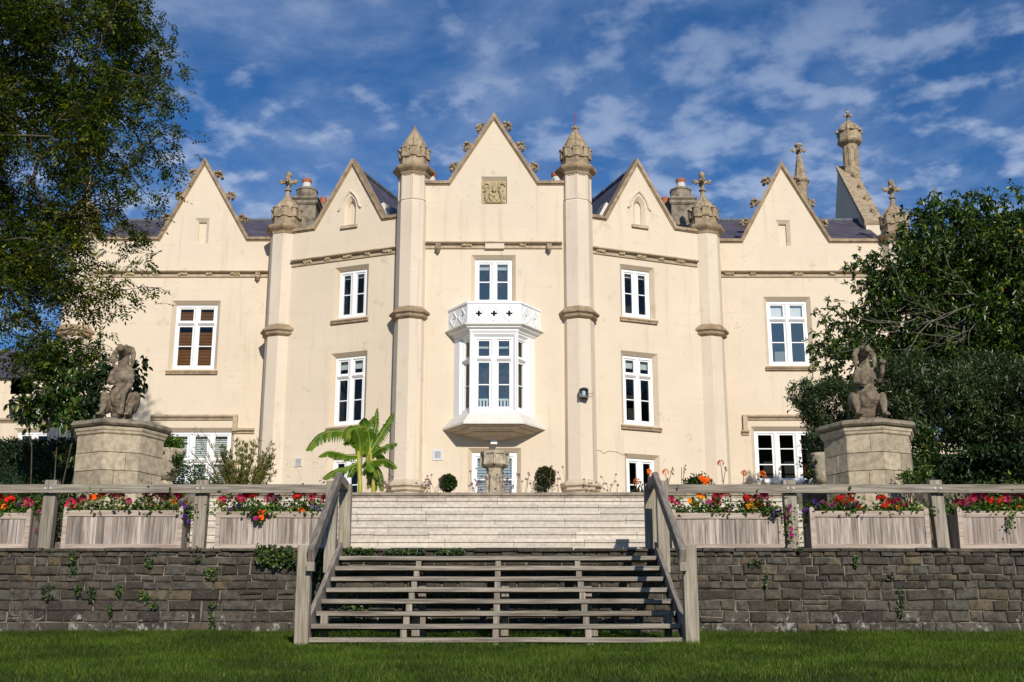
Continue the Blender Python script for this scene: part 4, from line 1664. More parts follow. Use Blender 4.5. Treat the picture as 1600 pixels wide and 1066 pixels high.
def wall_lamp():
    p = at(912, 614, 33.62)
    t = empty('wall_lamp', (p.x, 33.66, p.z), 'black hooded bulkhead lamp with clear glass on the right tall turret', 'lamp')
    Y = 33.70
    b = MB()
    w, h = .125, .12
    arc = [(p.x + w * math.cos(q), p.z + .06 + .07 * math.sin(q)) for q in [i * PI / 8 for i in range(9)]]
    poly = [Vector((p.x + w, Y - .16, p.z - h - .02))] + [Vector((x, Y - .16, z_)) for x, z_ in arc] + [Vector((p.x - w, Y - .16, p.z - h - .02))]
    # hood: arc shell
    for i in range(8):
        (xa, za), (xb, zb_) = arc[i], arc[i + 1]
        b.prism([Vector((xa, Y - .20, za)), Vector((xb, Y - .20, zb_)), Vector((xb * .9 + p.x * .1, Y - .20, zb_ - .03)), Vector((xa * .9 + p.x * .1, Y - .20, za - .03))], (0, .26, 0))
    b.box(p.x - w, p.x + w, Y - .20, Y + .06, p.z - h - .03, p.z - h + .02)
    b.box(p.x - w, p.x - w + .02, Y - .20, Y + .06, p.z - h, p.z + .08)
    b.box(p.x + w - .02, p.x + w, Y - .20, Y + .06, p.z - h, p.z + .08)
    b.build('housing', M['black'], t)
    MB().box(p.x - w + .02, p.x + w - .02, Y - .0, Y + .05, p.z - h + .02, p.z + .10).build('reflector', M['white'], t)
    MB().box(p.x - w + .025, p.x + w - .025, Y - .15, Y - .13, p.z - h + .02, p.z + .12).build('lens', M['lens'], t)
    MB().lathe(p.x, Y - .07, [(p.z - .1, .055), (p.z + .04, .06), (p.z + .07, .03)], 8).build('bulb', M['white'], t)
    MB().tube([(p.x + w, Y, p.z - .02), (p.x + .24, Y - .01, p.z + .01), (p.x + .30, Y, p.z - .01)], .008, 5).build('cable', M['drystem'], t)


wall_lamp()


# ------------------------------------------------------------------ low service building at the far left
def side_building():
    Y = 39.5
    xl, xr = xc(-220, 640, Y), xc(108, 640, Y)
    t = empty('service_building', (xl, Y, UP_Z), 'low cream building with slate roof behind the hedge at far left', 'building')
    P = Plane((xl, Y), (xr, Y))
    zt = zc(592, Y)
    ws = [dict(mk_w(P, 24, 674, 76, 720, cols=2, rows=R2), label='lower window with white frames'),
          dict(mk_w(P, 22, 596, 46, 616, cols=2, rows=[('p', 1)]), label='small dark upper window')]
    m = MB()
    wall_face(m, P, rect(0, P.len, BASE, zt), [hole_outer(w) for w in ws])
    for w in ws:
        ro, ri = hole_outer(w), rect(w['a0'], w['a1'], w['z0'], w['z1'])
        ring(m, P, ro, 0.0, ri, -0.11)
        ring(m, P, ri, -0.11, ri, -0.24)
    m.pbox(P, P.len - .01, P.len, BASE, zt, -6, -.0)
    wl = m.build('wall', M['cream'], t, fix=False)
    for w in ws:
        window(P, w, t)
    pts = [(0.06, 0), (.02, .12), (-.02, .12), (-.07, .04), (-.12, .0)]
    zb = zc(656, Y)
    MB().prism([P.pt(0, zb + q, o) for q, o in pts], P.u * P.len).build('string_course', M['coping2'], t)
    zr_ = zc(548, 42.2)
    MB().prism([Vector((xl, Y - .15, zt)), Vector((xl, 42.2, zr_)), Vector((xl, 45, zt))], (xr - xl + .1, 0, 0)).build('roof', M['slate'], t)
    # two lanterns on brackets
    for px, py, lb in ((20, 638, 'black lantern on a wall bracket, higher and further left'), (78, 664, 'black lantern on the wall, nearer the big turret')):
        q = at(px, py, Y - .35)
        l = empty('wall_lantern', (q.x, q.y, q.z), lb, 'lantern', 'lanterns on the service building')
        MB().lathe(q.x, q.y, [(q.z - .17, .08), (q.z + .10, .14), (q.z + .13, .16), (q.z + .15, .06), (q.z + .22, .05)], 6).build('lantern_body', M['black'], l)
        MB().beam((q.x, q.y, q.z - .18), (q.x - .3, Y - .02, q.z - .20), .04, .05).build('bracket', M['black'], l)
    # pale wall seen through the shrubs at far right
    xa, xb = X0 + 12.4, X0 + 20
    g = empty('garden_wall', (xa, 38, UP_Z), 'cream garden wall with lattice railing glimpsed behind the dark shrubs at far right', 'wall')
    MB().box(xa, xb, 38.0, 38.3, BASE, zc(690, 38)).build('wall_panel', M['cream'], g)
    r = MB()
    z0, z1 = zc(690, 38), zc(676, 38)
    r.box(xa, xb, 38.08, 38.14, z1 - .04, z1)
    for i in range(30):
        x = xa + i * .26
        r.beam((x, 38.11, z0), (x + .26, 38.11, z1 - .02), .03, .03)
        r.beam((x + .26, 38.11 + .001, z0), (x, 38.11 + .001, z1 - .02), .028, .028)
    r.build('lattice', M['white2'], g)


side_building()


# ------------------------------------------------------------------ retaining wall, stone by stone
def stone_block(m, x0, x1, z0, z1, yf, rs, depth=.12):
    """rough block: irregular face, chamfered arrises (front at y = yf, towards the camera)"""
    j = lambda s: rs.uniform(-s, s)
    b = min(.016, (z1 - z0) * .14)
    wz = .018 * noise.noise(Vector((x0 * .9, z0 * 2, 3))) + .010 * noise.noise(Vector((x0 * 3.1, z0 * 4, 5)))
    wz2 = .018 * noise.noise(Vector((x1 * .9, z0 * 2, 3))) + .010 * noise.noise(Vector((x1 * 3.1, z0 * 4, 5)))
    xs, zs_ = (x0, x1), (z0, z1)
    if depth > .2:
        wz = wz2 = 0
    c = [(x0 + j(.009), z0 + j(.006) + wz), (x1 + j(.009), z0 + j(.006) + wz2), (x1 + j(.009), z1 + j(.006) + wz2), (x0 + j(.009), z1 + j(.006) + wz)]
    back = [(x, yf + depth, z) for x, z in c]
    edge = [(x, yf + b * .9 + .004, z) for x, z in c]
    sg = [(1, 1), (-1, 1), (-1, -1), (1, -1)]
    face = [(c[i][0] + sg[i][0] * (b * rs.uniform(.6, 1.5)), yf + j(.005), c[i][1] + sg[i][1] * (b * rs.uniform(.5, 1.3))) for i in range(4)]
    mid = ((face[0][0] + face[1][0] + face[2][0] + face[3][0]) / 4 + j((x1 - x0) * .2), yf - rs.uniform(.0, .016), (z0 + z1) / 2 + (wz + wz2) / 2 + j(.02))
    vs = back + edge + face + [mid]
    fs = [(i, (i + 1) % 4, (i + 1) % 4 + 4, i + 4) for i in range(4)]
    fs += [(i + 4, (i + 1) % 4 + 4, (i + 1) % 4 + 8, i + 8) for i in range(4)]
    fs += [(i + 8, (i + 1) % 4 + 8, 12) for i in range(4)]
    m.add(vs, fs)


def retaining_wall():
    w = empty('retaining_wall', (0, WALL_Y, LAWN_Z), 'long low retaining wall of dark weathered stone blocks along the lawn', 'wall')
    MB().box(-13, 13, WALL_Y + .028, WALL_Y + .30, LAWN_Z - .3, TER_Z - .03).build('mortar_core', M['mortar'], w)
    rs = random.Random(21)
    rows_px = [857, 870, 883, 898, 908, 921, 938, 955, 973, 993, 1008]
    zsr = [zc(q, WALL_Y) for q in rows_px]
    zsr[0] -= .035
    cells = []
    for r in range(len(zsr) - 1):
        z1, z0 = zsr[r], zsr[r + 1]
        h = z1 - z0
        x = -12.6 + rs.uniform(0, .3)
        while x < 12.6:
            L = h * rs.choice((1.0, 1.3, 1.6, 1.9, 2.2, 2.5, 3.0)) * rs.uniform(.85, 1.15)
            L = max(.17, min(.50, L))
            g = rs.uniform(.006, .020)
            dz0, dz1 = rs.uniform(.001, .008), rs.uniform(.001, .008)
            if h > .13 and rs.random() < .06:
                zm = z0 + h * rs.uniform(.42, .58)
                cells.append((x, x + L - g, z0 + dz0, zm - .006))
                cells.append((x, x + L - g, zm + .006, z1 - dz1))
            else:
                cells.append((x, x + L - g, z0 + dz0, z1 - dz1))
            x += L

    def vis(c):
        return abs((c[0] + c[1]) / 2) < 6.95 and c[2] > LAWN_Z - .05
    behind = lambda c: abs((c[0] + c[1]) / 2 - XS) < 1.9 and c[3] < TER_Z - .2
    cand = [c for c in cells if vis(c) and not behind(c)]
    cand.sort(key=lambda c: -(c[1] - c[0]) * (c[3] - c[2]))
    single = set(cand[:298])
    rest = MB()
    for c in cells:
        yf = WALL_Y + rs.uniform(-.012, .014)
        if c in single:
            m = MB()
            stone_block(m, *c, yf, rs)
            m.build('stone', M['rubble'], w, fix=False)
        else:
            stone_block(rest, *c, yf, rs)
    o = rest.build('small_stones', M['rubble'], w, fix=False)
    o['kind'] = 'stuff'
    x = -12.6
    while x < 12.6:
        L = rs.uniform(.35, .85)
        m = MB()
        stone_block(m, x, x + L - .012, TER_Z - .045 + rs.uniform(-.006, .004), TER_Z + rs.uniform(-.004, .008), WALL_Y - rs.uniform(.012, .05), rs, .45)
        m.build('coping_stone', M['rubble'], w, fix=False)
        x += L


retaining_wall()


# ------------------------------------------------------------------ stone flight between the pedestals
def stone_steps():
    Yf = 18.3
    xa, xb = xc(268, 820, 19), xc(1282, 820, 19)
    t = empty('stone_steps', (0, Yf, TER_Z), 'broad flight of pale stone steps rising to the house terrace', 'steps')
    rs = random.Random(3)
    for k in range(9):
        y0 = Yf + .34 * k
        z1 = TER_Z + RISE * (k + 1)
        x = xa - rs.uniform(0, .8)
        while x < xb:
            L = rs.uniform(.80, 1.15)
            x1 = min(x + L, xb)
            x0 = max(x, xa)
            if x1 - x0 > .12:
                m = MB()
                dy, dz = rs.uniform(-.005, .005), rs.uniform(-.003, .003)
                # riser body and projecting tread nosing
                m.box(x0 + .003, x1 - .003, y0 + .022 + dy, y0 + .40, z1 - RISE, z1 - .045 + dz)
                m.box(x0 + .0035, x1 - .0035, y0 + dy, y0 + .39, z1 - .045 + dz, z1 + dz)
                s = m.build('step_slab', M['stepcap' if k == 8 else 'step'], t)
            x += L
    c = MB()
    for k in range(9):
        y0 = Yf + .34 * k + .03
        c.box(xa + .02, xb - .02, y0, UP_Y + .6, TER_Z, TER_Z + RISE * (k + 1) - .02 - .001 * k)
    c.build('step_core', M['mortar'], t)
    # terrace edge walls either side of the pedestals
    for a, b, lb in ((-13, xa - .02, 'rough terrace wall half hidden by plants left of the left pedestal'), (xb + .02, 13, 'rough terrace wall half hidden by plants right of the right pedestal')):
        m = MB().box(a, b, UP_Y - .5, UP_Y + .2, TER_Z - .1, UP_Z - .01).build('terrace_wall', M['mortar'])
        tag(m, lb, 'wall')


stone_steps()


# ------------------------------------------------------------------ octagonal pedestals
def pedestal(pxc, side, label):
    Y = 19.75
    x = xc(pxc, 690, Y)
    R = .70
    t = empty('pedestal', (x, Y, TER_Z), label, 'pedestal', 'stone pedestals flanking the steps')
    ztop = zc(654, Y - R)
    z_drum = zc(678, Y - R * .95)
    rs = random.Random(int(pxc))
    rot0 = math.radians(3 * side)
    courses = 7
    H = z_drum - TER_Z
    ring_pts = [(math.cos(-PI / 2 + rot0 + k * PI / 4), math.sin(-PI / 2 + rot0 + k * PI / 4)) for k in range(8)]
    MB().lathe(x, Y, [(TER_Z - .02, R - .05), (z_drum, R - .05)], 8, -PI / 2 + rot0).build('pedestal_core', M['mortar'], t)
    for c in range(courses):
        z0 = TER_Z + H * c / courses + .004
        z1 = TER_Z + H * (c + 1) / courses - .004
        for k in range(8):
            p, q = Vector((*ring_pts[k], 0)), Vector((*ring_pts[(k + 1) % 8], 0))
            split = [0, (.62 if (c + k) % 2 else .38) + rs.uniform(-.06, .06), 1] if (c + k) % 3 else [0, 1]
            for i in range(len(split) - 1):
                f0, f1 = split[i], split[i + 1]
                e = .004
                a, b = p + (q - p) * (f0 + (e if f0 > 0 else 0)), p + (q - p) * (f1 - (e if f1 < 1 else 0))
                rr = R + rs.uniform(-.004, .004)
                poly = [Vector((x + a.x * rr, Y + a.y * rr, z0)), Vector((x + b.x * rr, Y + b.y * rr, z0)), Vector((x + b.x * (R - .12), Y + b.y * (R - .12), z0)), Vector((x + a.x * (R - .12), Y + a.y * (R - .12), z0))]
                MB().prism(poly, (0, 0, z1 - z0)).build('ashlar_block', M['plinth'], t, bevel=.004)
    h = ztop - z_drum
    MB().lathe(x, Y, [(z_drum - .01, R - .02), (z_drum + .02, R + .02), (z_drum + h * .22, R + .03), (z_drum + h * .30, R + .05), (z_drum + h * .46, R + .06), (z_drum + h * .50, R + .03)], 8, -PI / 2 + rot0).build('moulding', M['plinth'], t)
    prof = [(z_drum + h * .50, R + .03), (z_drum + h * .56, R + .09), (z_drum + h * .68, R + .12), (z_drum + h * .88, R + .11), (ztop, R + .05), (ztop + .01, .2)]
    MB().lathe(x, Y, prof, 8, -PI / 2 + rot0).build('capstone', M['chimney'], t)
    return x, Y, ztop


pedL = pedestal(188, -1, 'left octagonal ashlar pedestal carrying the statue wreathed in leaves')
pedR = pedestal(1355, 1, 'right octagonal ashlar pedestal carrying the bare stone hound')


# ------------------------------------------------------------------ seated hounds
def fused(name, parts, mat, parent, voxel=.018, disp=.012):
    """ellipsoids and tapered limbs fused into one continuous weathered body"""
    m = MB()
    for p in parts:
        if p[0] == 'e':
            _, c, s, rot = p
            b = MB().ball((0, 0, 0), 1, 14, 10)
            R = Matrix.Rotation(math.radians(rot[1]), 3, 'Y') @ Matrix.Rotation(math.radians(rot[0]), 3, 'X')
            vs = [R @ Vector((v[0] * s[0], v[1] * s[1], v[2] * s[2])) + Vector(c) for v in b.v]
            m.add(vs, b.f)
        else:
            _, pts, rad = p
            m.tube(pts, rad, 10)
            m.ball(pts[0], rad[0], 8, 6)
            m.ball(pts[-1], rad[-1], 8, 6)
    me = m.mesh(name)
    o = bpy.data.objects.new('tmp', me)
    col.objects.link(o)
    r = o.modifiers.new('r', 'REMESH')
    r.mode = 'VOXEL'
    r.voxel_size = voxel
    r.use_smooth_shade = True
    s = o.modifiers.new('s', 'SMOOTH')
    s.iterations = 1
    dg = bpy.context.evaluated_depsgraph_get()
    me2 = bpy.data.meshes.new_from_object(o.evaluated_get(dg))
    bpy.data.objects.remove(o)
    for v in me2.vertices:
        d = noise.noise(v.co * 14) * disp + noise.noise(v.co * 40) * disp * .35
        v.co += v.normal * d
    return link_mesh(name, me2, mat, parent, True)


def hound(ped, s, label, mirror=1, raised=True):
    x, Y, z = ped
    t = empty('hound_statue', (x, Y - .12, z), label, 'statue', 'stone hound statues on the pedestals')
    base = MB().box(x - .24, x + .24, Y - .36, Y + .15, z - .02, z + .095).build('statue_base', M['statue'], t, bevel=.012)
    q = mirror
    P = []
    # trunk sitting upright, belly to the camera (-Y)
    P.append(('l', [(0, .08, .14), (0, .04, .30), (0, .0, .48), (0, -.02, .66)], [.17, .16, .125, .12]))
    P.append(('e', (0, -.05, .34), (.165, .13, .19), (0, 0)))
    P.append(('e', (0, -.06, .62), (.125, .11, .13), (0, 0)))
    for e in (-1, 1):
        P.append(('e', (e * .105, -.02, .68), (.07, .08, .09), (0, 0)))     # shoulder
    P.append(('l', [(0, -.02, .72), (0, -.02, .92)], [.085, .078]))          # neck
    P.append(('e', (0, -.01, 1.00), (.088, .10, .09), (0, 0)))               # skull
    P.append(('l', [(0, -.07, .985), (0, -.25, .985)], [.072, .052]))        # muzzle
    P.append(('e', (0, -.265, 1.025), (.032, .025, .025), (0, 0)))           # nose
    P.append(('l', [(0, -.08, .935), (0, -.19, .935)], [.045, .028]))        # jaw
    for e in (-1, 1):
        P.append(('e', (e * .042, -.095, 1.065), (.026, .022, .022), (0, 0)))   # brow
        P.append(('l', [(e * .06, .0, 1.06), (e * .12, -.02, 1.04), (e * .150, -.05, .96), (e * .158, -.07, .86), (e * .150, -.07, .77)], [.028, .030, .036, .038, .020]))  # ear
        # haunch, shank, hind paw
        P.append(('e', (e * .225, -.05, .24), (.075, .13, .165), (0, e * 9)))
        P.append(('l', [(e * .225, -.13, .26), (e * .215, -.20, .10), (e * .215, -.21, .04)], [.06, .042, .038]))
        P.append(('l', [(e * .215, -.20, .03), (e * .22, -.31, .03)], [.042, .036]))
        for k in (-1, 0, 1):
            P.append(('e', (e * .22 + k * .028, -.345, .022), (.015, .03, .02), (0, 0)))
    # forelegs: one folded against the chest, one raised
    P.append(('l', [(-q * .15, -.06, .66), (-q * .175, -.10, .53), (-q * .11, -.19, .50)], [.052, .042, .036]))
    P.append(('e', (-q * .085, -.215, .50), (.042, .04, .036), (0, 0)))
    if raised:
        P.append(('l', [(q * .15, -.05, .66), (q * .21, -.09, .56), (q * .225, -.20, .66), (q * .225, -.24, .76)], [.052, .042, .038, .034]))
        P.append(('e', (q * .225, -.26, .80), (.052, .045, .042), (0, 0)))
    else:
        P.append(('l', [(q * .14, -.06, .66), (q * .17, -.15, .48), (q * .11, -.24, .32), (q * .105, -.25, .08)], [.055, .045, .038, .034]))
        P.append(('e', (q * .105, -.28, .04), (.042, .06, .03), (0, 0)))
    kx = .88

    def nar(v):
        v = Vector(v)
        return Vector((v.x * kx, v.y, v.z))
    P = [((p[0], nar(p[1]), p[2], p[3]) if p[0] == 'e' else (p[0], [nar(q_) for q_ in p[1]], p[2])) for p in P]
    P = [((p[0], tuple(Vector(p[1]) * s), tuple(Vector(p[2]) * s), p[3]) if p[0] == 'e' else (p[0], [Vector(c) * s for c in p[1]], [r * s for r in p[2]])) for p in P]
    b = fused('hound_body', P, M['statue'], t, .014, .009)
    b.location = (0, 0, .09)
    return t


hR = hound(pedR, 1.10, 'bare stone hound sitting up with one forepaw raised, on the right pedestal')
hL = hound(pedL, 1.12, 'stone hound sitting up among climbing leaves, on the left pedestal', mirror=1, raised=False)


# ------------------------------------------------------------------ timber stairs
def timber_stairs():
    t = empty('timber_stairs', (XS, 14.1, .45), 'open-riser grey timber staircase with handrails climbing over the stone wall', 'staircase')
    Y0, Z0 = 14.1, zc(996, 14.1)
    Y7, Z7 = 16.6, zc(869, 16.6)
    run, rise = (Y7 - Y0) / 7, (Z7 - Z0) / 7
    hw = 2.06
    for k in range(8):
        y, z = Y0 + run * k, Z0 + rise * k
        w = hw + (.0 if k else .0)
        for j in range(2):
            m = MB()
            n = 12
            xs = [XS - w + 2 * w * i / n for i in range(n + 1)]
            ya, yb = y + j * .165, y + j * .165 + .155
            sag = random.uniform(-.004, .004)
            for i, x in enumerate(xs):
                dz = .0018 * math.sin(i * 1.1 + k) + sag * .4
                dy = .003 * math.sin(i * .7 + k * 2)
                for yy, zz_ in ((ya + dy, z - .052), (ya + dy, z - .004), (ya + dy + .006, z), (yb, z), (yb, z - .052)):
                    m.v.append((x, yy, zz_ + dz))
            for i in range(n):
                for q in range(5):
                    m.f.append((i * 5 + q, (i + 1) * 5 + q, (i + 1) * 5 + (q + 1) % 5, i * 5 + (q + 1) % 5))
            m.f.append(tuple(range(5)))
            m.f.append(tuple(n * 5 + q for q in reversed(range(5))))
            m.build('tread', M['wood_x'], t)
    # cut carriages under the treads
    for fx in (-.5, 0, .5):
        m = MB()
        for k in range(8):
            y, z = Y0 + run * k + .02, Z0 + rise * k - .053
            m.box(XS + fx * hw - .035, XS + fx * hw + .035, y, y + run + .001 * k, z - rise + (.0 if k else .03), z)
        m.build('carriage', M['wood_z'], t)
        for yy in (15.0, 16.0):
            gz = lawn_z(yy)
            MB().box(XS + fx * hw + .05, XS + fx * hw + .14, yy, yy + .1, gz - .05, Z0 + rise * (yy - Y0) / run - .12).build('support_post', M['wood_z'], t)
    for sx in (-1, 1):
        x = XS + sx * hw
        # outer string, outside the treads
        sl = rise / run
        ya, yb = 14.04, 16.95
        za, zb_ = Z0 + (ya - Y0) * sl, Z0 + (yb - Y0) * sl
        ox = x + sx * .035
        poly = [Vector((ox - .025, ya, za - .20)), Vector((ox - .025, yb, zb_ - .22)), Vector((ox - .025, yb, zb_ + .06)), Vector((ox - .025, ya, za + .07))]
        MB().prism(poly, (.05, 0, 0)).build('string_board', M['wood_y'], t)
        MB().box(x - sx * .10 - .04, x - sx * .10 + .04, 14.75, 14.85, lawn_z(14.8) - .05, Z0 + rise * 1.7).build('support_post', M['wood_z'], t)
        # newels
        q = at(1078 if sx > 0 else 475, 900, 14.05)
        nx = q.x
        zt = zc(852, 14.05)
        MB().box(nx - .075, nx + .075, 14.0, 14.15, lawn_z(14) - .08, zt).build('newel_post', M['newel'], t, bevel=.006)
        q = at(1036 if sx > 0 else 517, 830, 16.75)
        nx2 = q.x
        MB().box(nx2 - .075, nx2 + .075, 16.68, 16.83, zc(896, 16.75), zc(752, 16.75)).build('newel_post', M['newel'], t, bevel=.006)
        q = at(1017 if sx > 0 else 539, 810, 17.45)
        nx3 = q.x
        MB().box(nx3 - .08, nx3 + .08, 17.38, 17.54, TER_Z - .02, zc(757, 17.45)).build('terrace_post', M['newel'], t, bevel=.006)
        # handrail: slope plus the level return to the terrace post
        p0 = Vector((nx - sx * .085, 13.93, zc(868, 13.95)))
        p1 = Vector((nx2 - sx * .10, 16.62, zc(746, 16.62)))
        MB().beam(p0, p1, .075, .15).build('handrail', M['wood_y'], t, bevel=.008)
        p2 = Vector((nx3 - sx * .005, 17.42, p1.z + .0))
        d = (p1 - p0).normalized()
        MB().beam(p1 + Vector((0, .02, -.01)), p2, .075, .13).build('handrail', M['wood_y'], t, bevel=.008)
        # low block under the foot of the rail
        MB().beam(p0 + Vector((0, .03, -.07)), p0 + Vector((0, .03, -.17)), .08, .10, (0, 1, 0)).build('rail_block', M['newel'], t)


timber_stairs()


# ------------------------------------------------------------------ timber rails on the wall
def rail_fence(posts, x_end, x_start, label):
    Y = 17.28
    t = empty('rail_fence', (x_start, Y, TER_Z), label, 'fence', 'timber rail fences on the stone wall')
    zt, zb = zc(757.5, Y - .04), zc(770.5, Y - .04)
    xs = sorted([x_start, x_end] + [xc(p, 800, Y) for p, _ in posts])
    # rail lengths butt at the posts
    joints = [xs[0]] + [x for x in xs[1:-1]] + [xs[-1]]
    for i in range(len(joints) - 1):
        a, b = joints[i] + (.002 if i else 0), joints[i + 1] - .002
        m = MB()
        n = 10
        for k in range(n + 1):
            x = a + (b - a) * k / n
            w = .0025 * math.sin(k * 1.3 + i * 2)
            for y, z in ((Y - .07, zb), (Y - .07, zt), (Y - .015, zt), (Y - .015, zb)):
                m.v.append((x, y, z + w))
        for k in range(n):
            for q in range(4):
                m.f.append((k * 4 + q, (k + 1) * 4 + q, (k + 1) * 4 + (q + 1) % 4, k * 4 + (q + 1) % 4))
        m.f += [(0, 1, 2, 3), tuple(n * 4 + q for q in (3, 2, 1, 0))]
        m.build('rail', M['wood_x'], t)
    for p, lean in posts:
        x = xc(p, 800, Y)
        top = zc(750, Y)
        m = MB()
        poly = [Vector((x - .085 - lean, Y, TER_Z - .02)), Vector((x + .085 - lean, Y, TER_Z - .02)), Vector((x + .085, Y, top)), Vector((x - .085, Y, top))]
        m.prism(poly, (0, .15, 0))
        po = m.build('post', M['wood_z'], t, bevel=.005)
        # sawn kerf in the post top
        for dx in (-.04, .035):
            b = MB().tube([(x + dx, Y - .07, (zt + zb) / 2 + .004), (x + dx, Y - .082, (zt + zb) / 2 + .004)], .013, 8)
            b.build('bolt', M['plaque'], po)
    return t


rail_fence([(-160, 0), (75, .02), (313, .01)], xc(522, 764, 17.28), -9.5, 'grey timber post-and-rail fence left of the stairs')
rail_fence([(1236, -.01), (1466, -.04), (1700, 0)], 9.5, xc(1036, 764, 17.28), 'grey timber post-and-rail fence right of the stairs')


# ------------------------------------------------------------------ planter boxes
PLANTERS = []


def planter(x0p, x1p, ztp, label, np_=15, Yf=17.20):
    xa, xb = xc(x0p, 850, Yf), xc(x1p, 850, Yf)
    Yb = Yf + .44
    t = empty('wooden_planter', ((xa + xb) / 2, (Yf + Yb) / 2, TER_Z), label, 'planter', 'timber planter boxes on the stone wall')
    zt = zc(ztp, Yf)
    rs = random.Random(int(abs(x0p)) + 9)
    pw = .062
    for x in (xa, xb - pw):
        for y in (Yf - .008, Yb - pw + .008):
            m = MB()
            m.lathe(x + pw / 2, y + pw / 2, [(TER_Z + .004, pw * .707), (zt + .03, pw * .707), (zt + .06, .003)], 4, PI / 4)
            m.build('corner_post', M['plankrail'], t)
    zl = TER_Z + .07
    zu = zt - .085
    for y, o in ((Yf, .012), (Yb - .03, .012)):
        MB().box(xa + pw, xb - pw, y, y + .03, zu, zt - .004).build('top_rail', M['plankrail'], t)
        MB().box(xa + pw, xb - pw, y - .006, y + .03, TER_Z + .01, zl).build('bottom_rail', M['plankrail'], t)
    n = np_
    edges = [xa + pw + (xb - xa - 2 * pw) * (i / n) for i in range(n + 1)]
    for i in range(1, n):
        edges[i] += rs.uniform(-.012, .012)
    for i in range(n):
        dy = rs.uniform(.0, .006)
        MB().box(edges[i] + .0015, edges[i + 1] - .0015, Yf + .012 + dy, Yf + .028, zl, zu).build('board', M['plank'], t)
    for x in (xa + .012, xb - .030):
        for i in range(4):
            y0 = Yf + pw + (Yb - Yf - 2 * pw) * i / 4
            MB().box(x, x + .018, y0 + .001, y0 + (Yb - Yf - 2 * pw) / 4 - .001, TER_Z + .03, zt - .02).build('side_board', M['plank'], t)
    MB().box(xa + .035, xb - .035, Yf + .035, Yb - .035, TER_Z + .05, zt - .05).build('soil', M['soil'], t)
    PLANTERS.append((xa, xb, Yf, Yb, zt))
    return t


planter(-150, 44, 801, 'wooden planter cut off by the left edge of the photo', 14)
planter(95, 283, 797, 'wooden planter between the two fence posts left of the stairs', 15)
planter(335, 516, 799, 'wooden planter just left of the timber stairs', 13)
planter(1050, 1225, 801, 'wooden planter with wide boards just right of the timber stairs', 7)
planter(1268, 1455, 798, 'wooden planter between the two fence posts right of the stairs', 15)
planter(1500, 1700, 798, 'wooden planter cut off by the right edge of the photo', 14)


# ------------------------------------------------------------------ urn in front of the middle window
def urn():
    Y = 24.0
    x = xc(773, 730, Y)
    z = [zc(q, Y) for q in (792, 742, 738, 733, 730, 711, 707, 705)]
    t = empty('stone_urn', (x, Y, UP_Z - .02), 'weathered octagonal stone font on a fluted column before the middle window', 'urn')
    MB().lathe(x, Y, [(UP_Z - .02, .34), (UP_Z + .06, .34), (UP_Z + .10, .26)], 8).build('foot', M['statue2'], t)
    c = MB().lathe(x, Y, [(UP_Z + .09, .15), (z[1], .15)], 8)
    for k in range(8):
        a = -PI / 2 + (k + .5) * PI / 4
        c.tube([(x + .16 * math.cos(a), Y + .16 * math.sin(a), UP_Z + .1), (x + .16 * math.cos(a), Y + .16 * math.sin(a), z[1])], .035, 6)
    c.build('column', M['statue2'], t)
    MB().lathe(x, Y, [(z[1], .15), (z[2], .15), (z[3], .17), (z[4], .24)], 8).build('neck', M['statue2'], t)
    b = MB().lathe(x, Y, [(z[4], .24), (z[4] + .03, .27), (z[5] - .02, .25), (z[5], .28), (z[6], .28), (z[6] + .01, .22), (z[6] - .06, .2)], 8)
    for k in range(8):
        a = -PI / 2 + k * PI / 4
        b.tube([(x + .265 * math.cos(a), Y + .265 * math.sin(a), z[4] + .02), (x + .255 * math.cos(a), Y + .255 * math.sin(a), z[5])], .028, 5)
    b.build('bowl', M['statue2'], t)


M['statue2'] = m_stone('urn_stone', (0.48, 0.41, 0.30), (0.18, 0.14, 0.10), (0.50, 0.46, 0.37), 0.05, 0.8, 1.8)
urn()


def stone_vase(px, py, Y, s, label):
    x = xc(px, py, Y)
    zt = zc(py, Y)
    t = empty('stone_vase', (x, Y, UP_Z - .02), label, 'vase', 'stone vases beside the pedestals')
    H = zt - UP_Z + .02
    MB().lathe(x, Y, [(UP_Z - .02, .24 * s), (UP_Z + .10, .24 * s), (UP_Z + H * .3, .15 * s), (UP_Z + H * .42, .10 * s)], 8).build('stem', M['statue2'], t)
    MB().lathe(x, Y, [(UP_Z + H * .40, .12 * s), (UP_Z + H * .5, .22 * s), (UP_Z + H * .78, .27 * s), (UP_Z + H * .92, .31 * s), (zt, .33 * s), (zt, .27 * s), (zt - .08, .24 * s)], 16).build('bowl', M['statue2'], t, smooth=True)
    return x, Y, zt


vL = stone_vase(262, 704, 22.2, 1.0, 'carved stone vase with trailing foliage right of the left pedestal')
vR = stone_vase(1283, 710, 22.6, 0.75, 'shaded carved stone vase left of the right pedestal')


# ------------------------------------------------------------------ foliage
def unit(v):
    n = np.linalg.norm(v, axis=1, keepdims=True)
    n[n < 1e-9] = 1
    return v / n


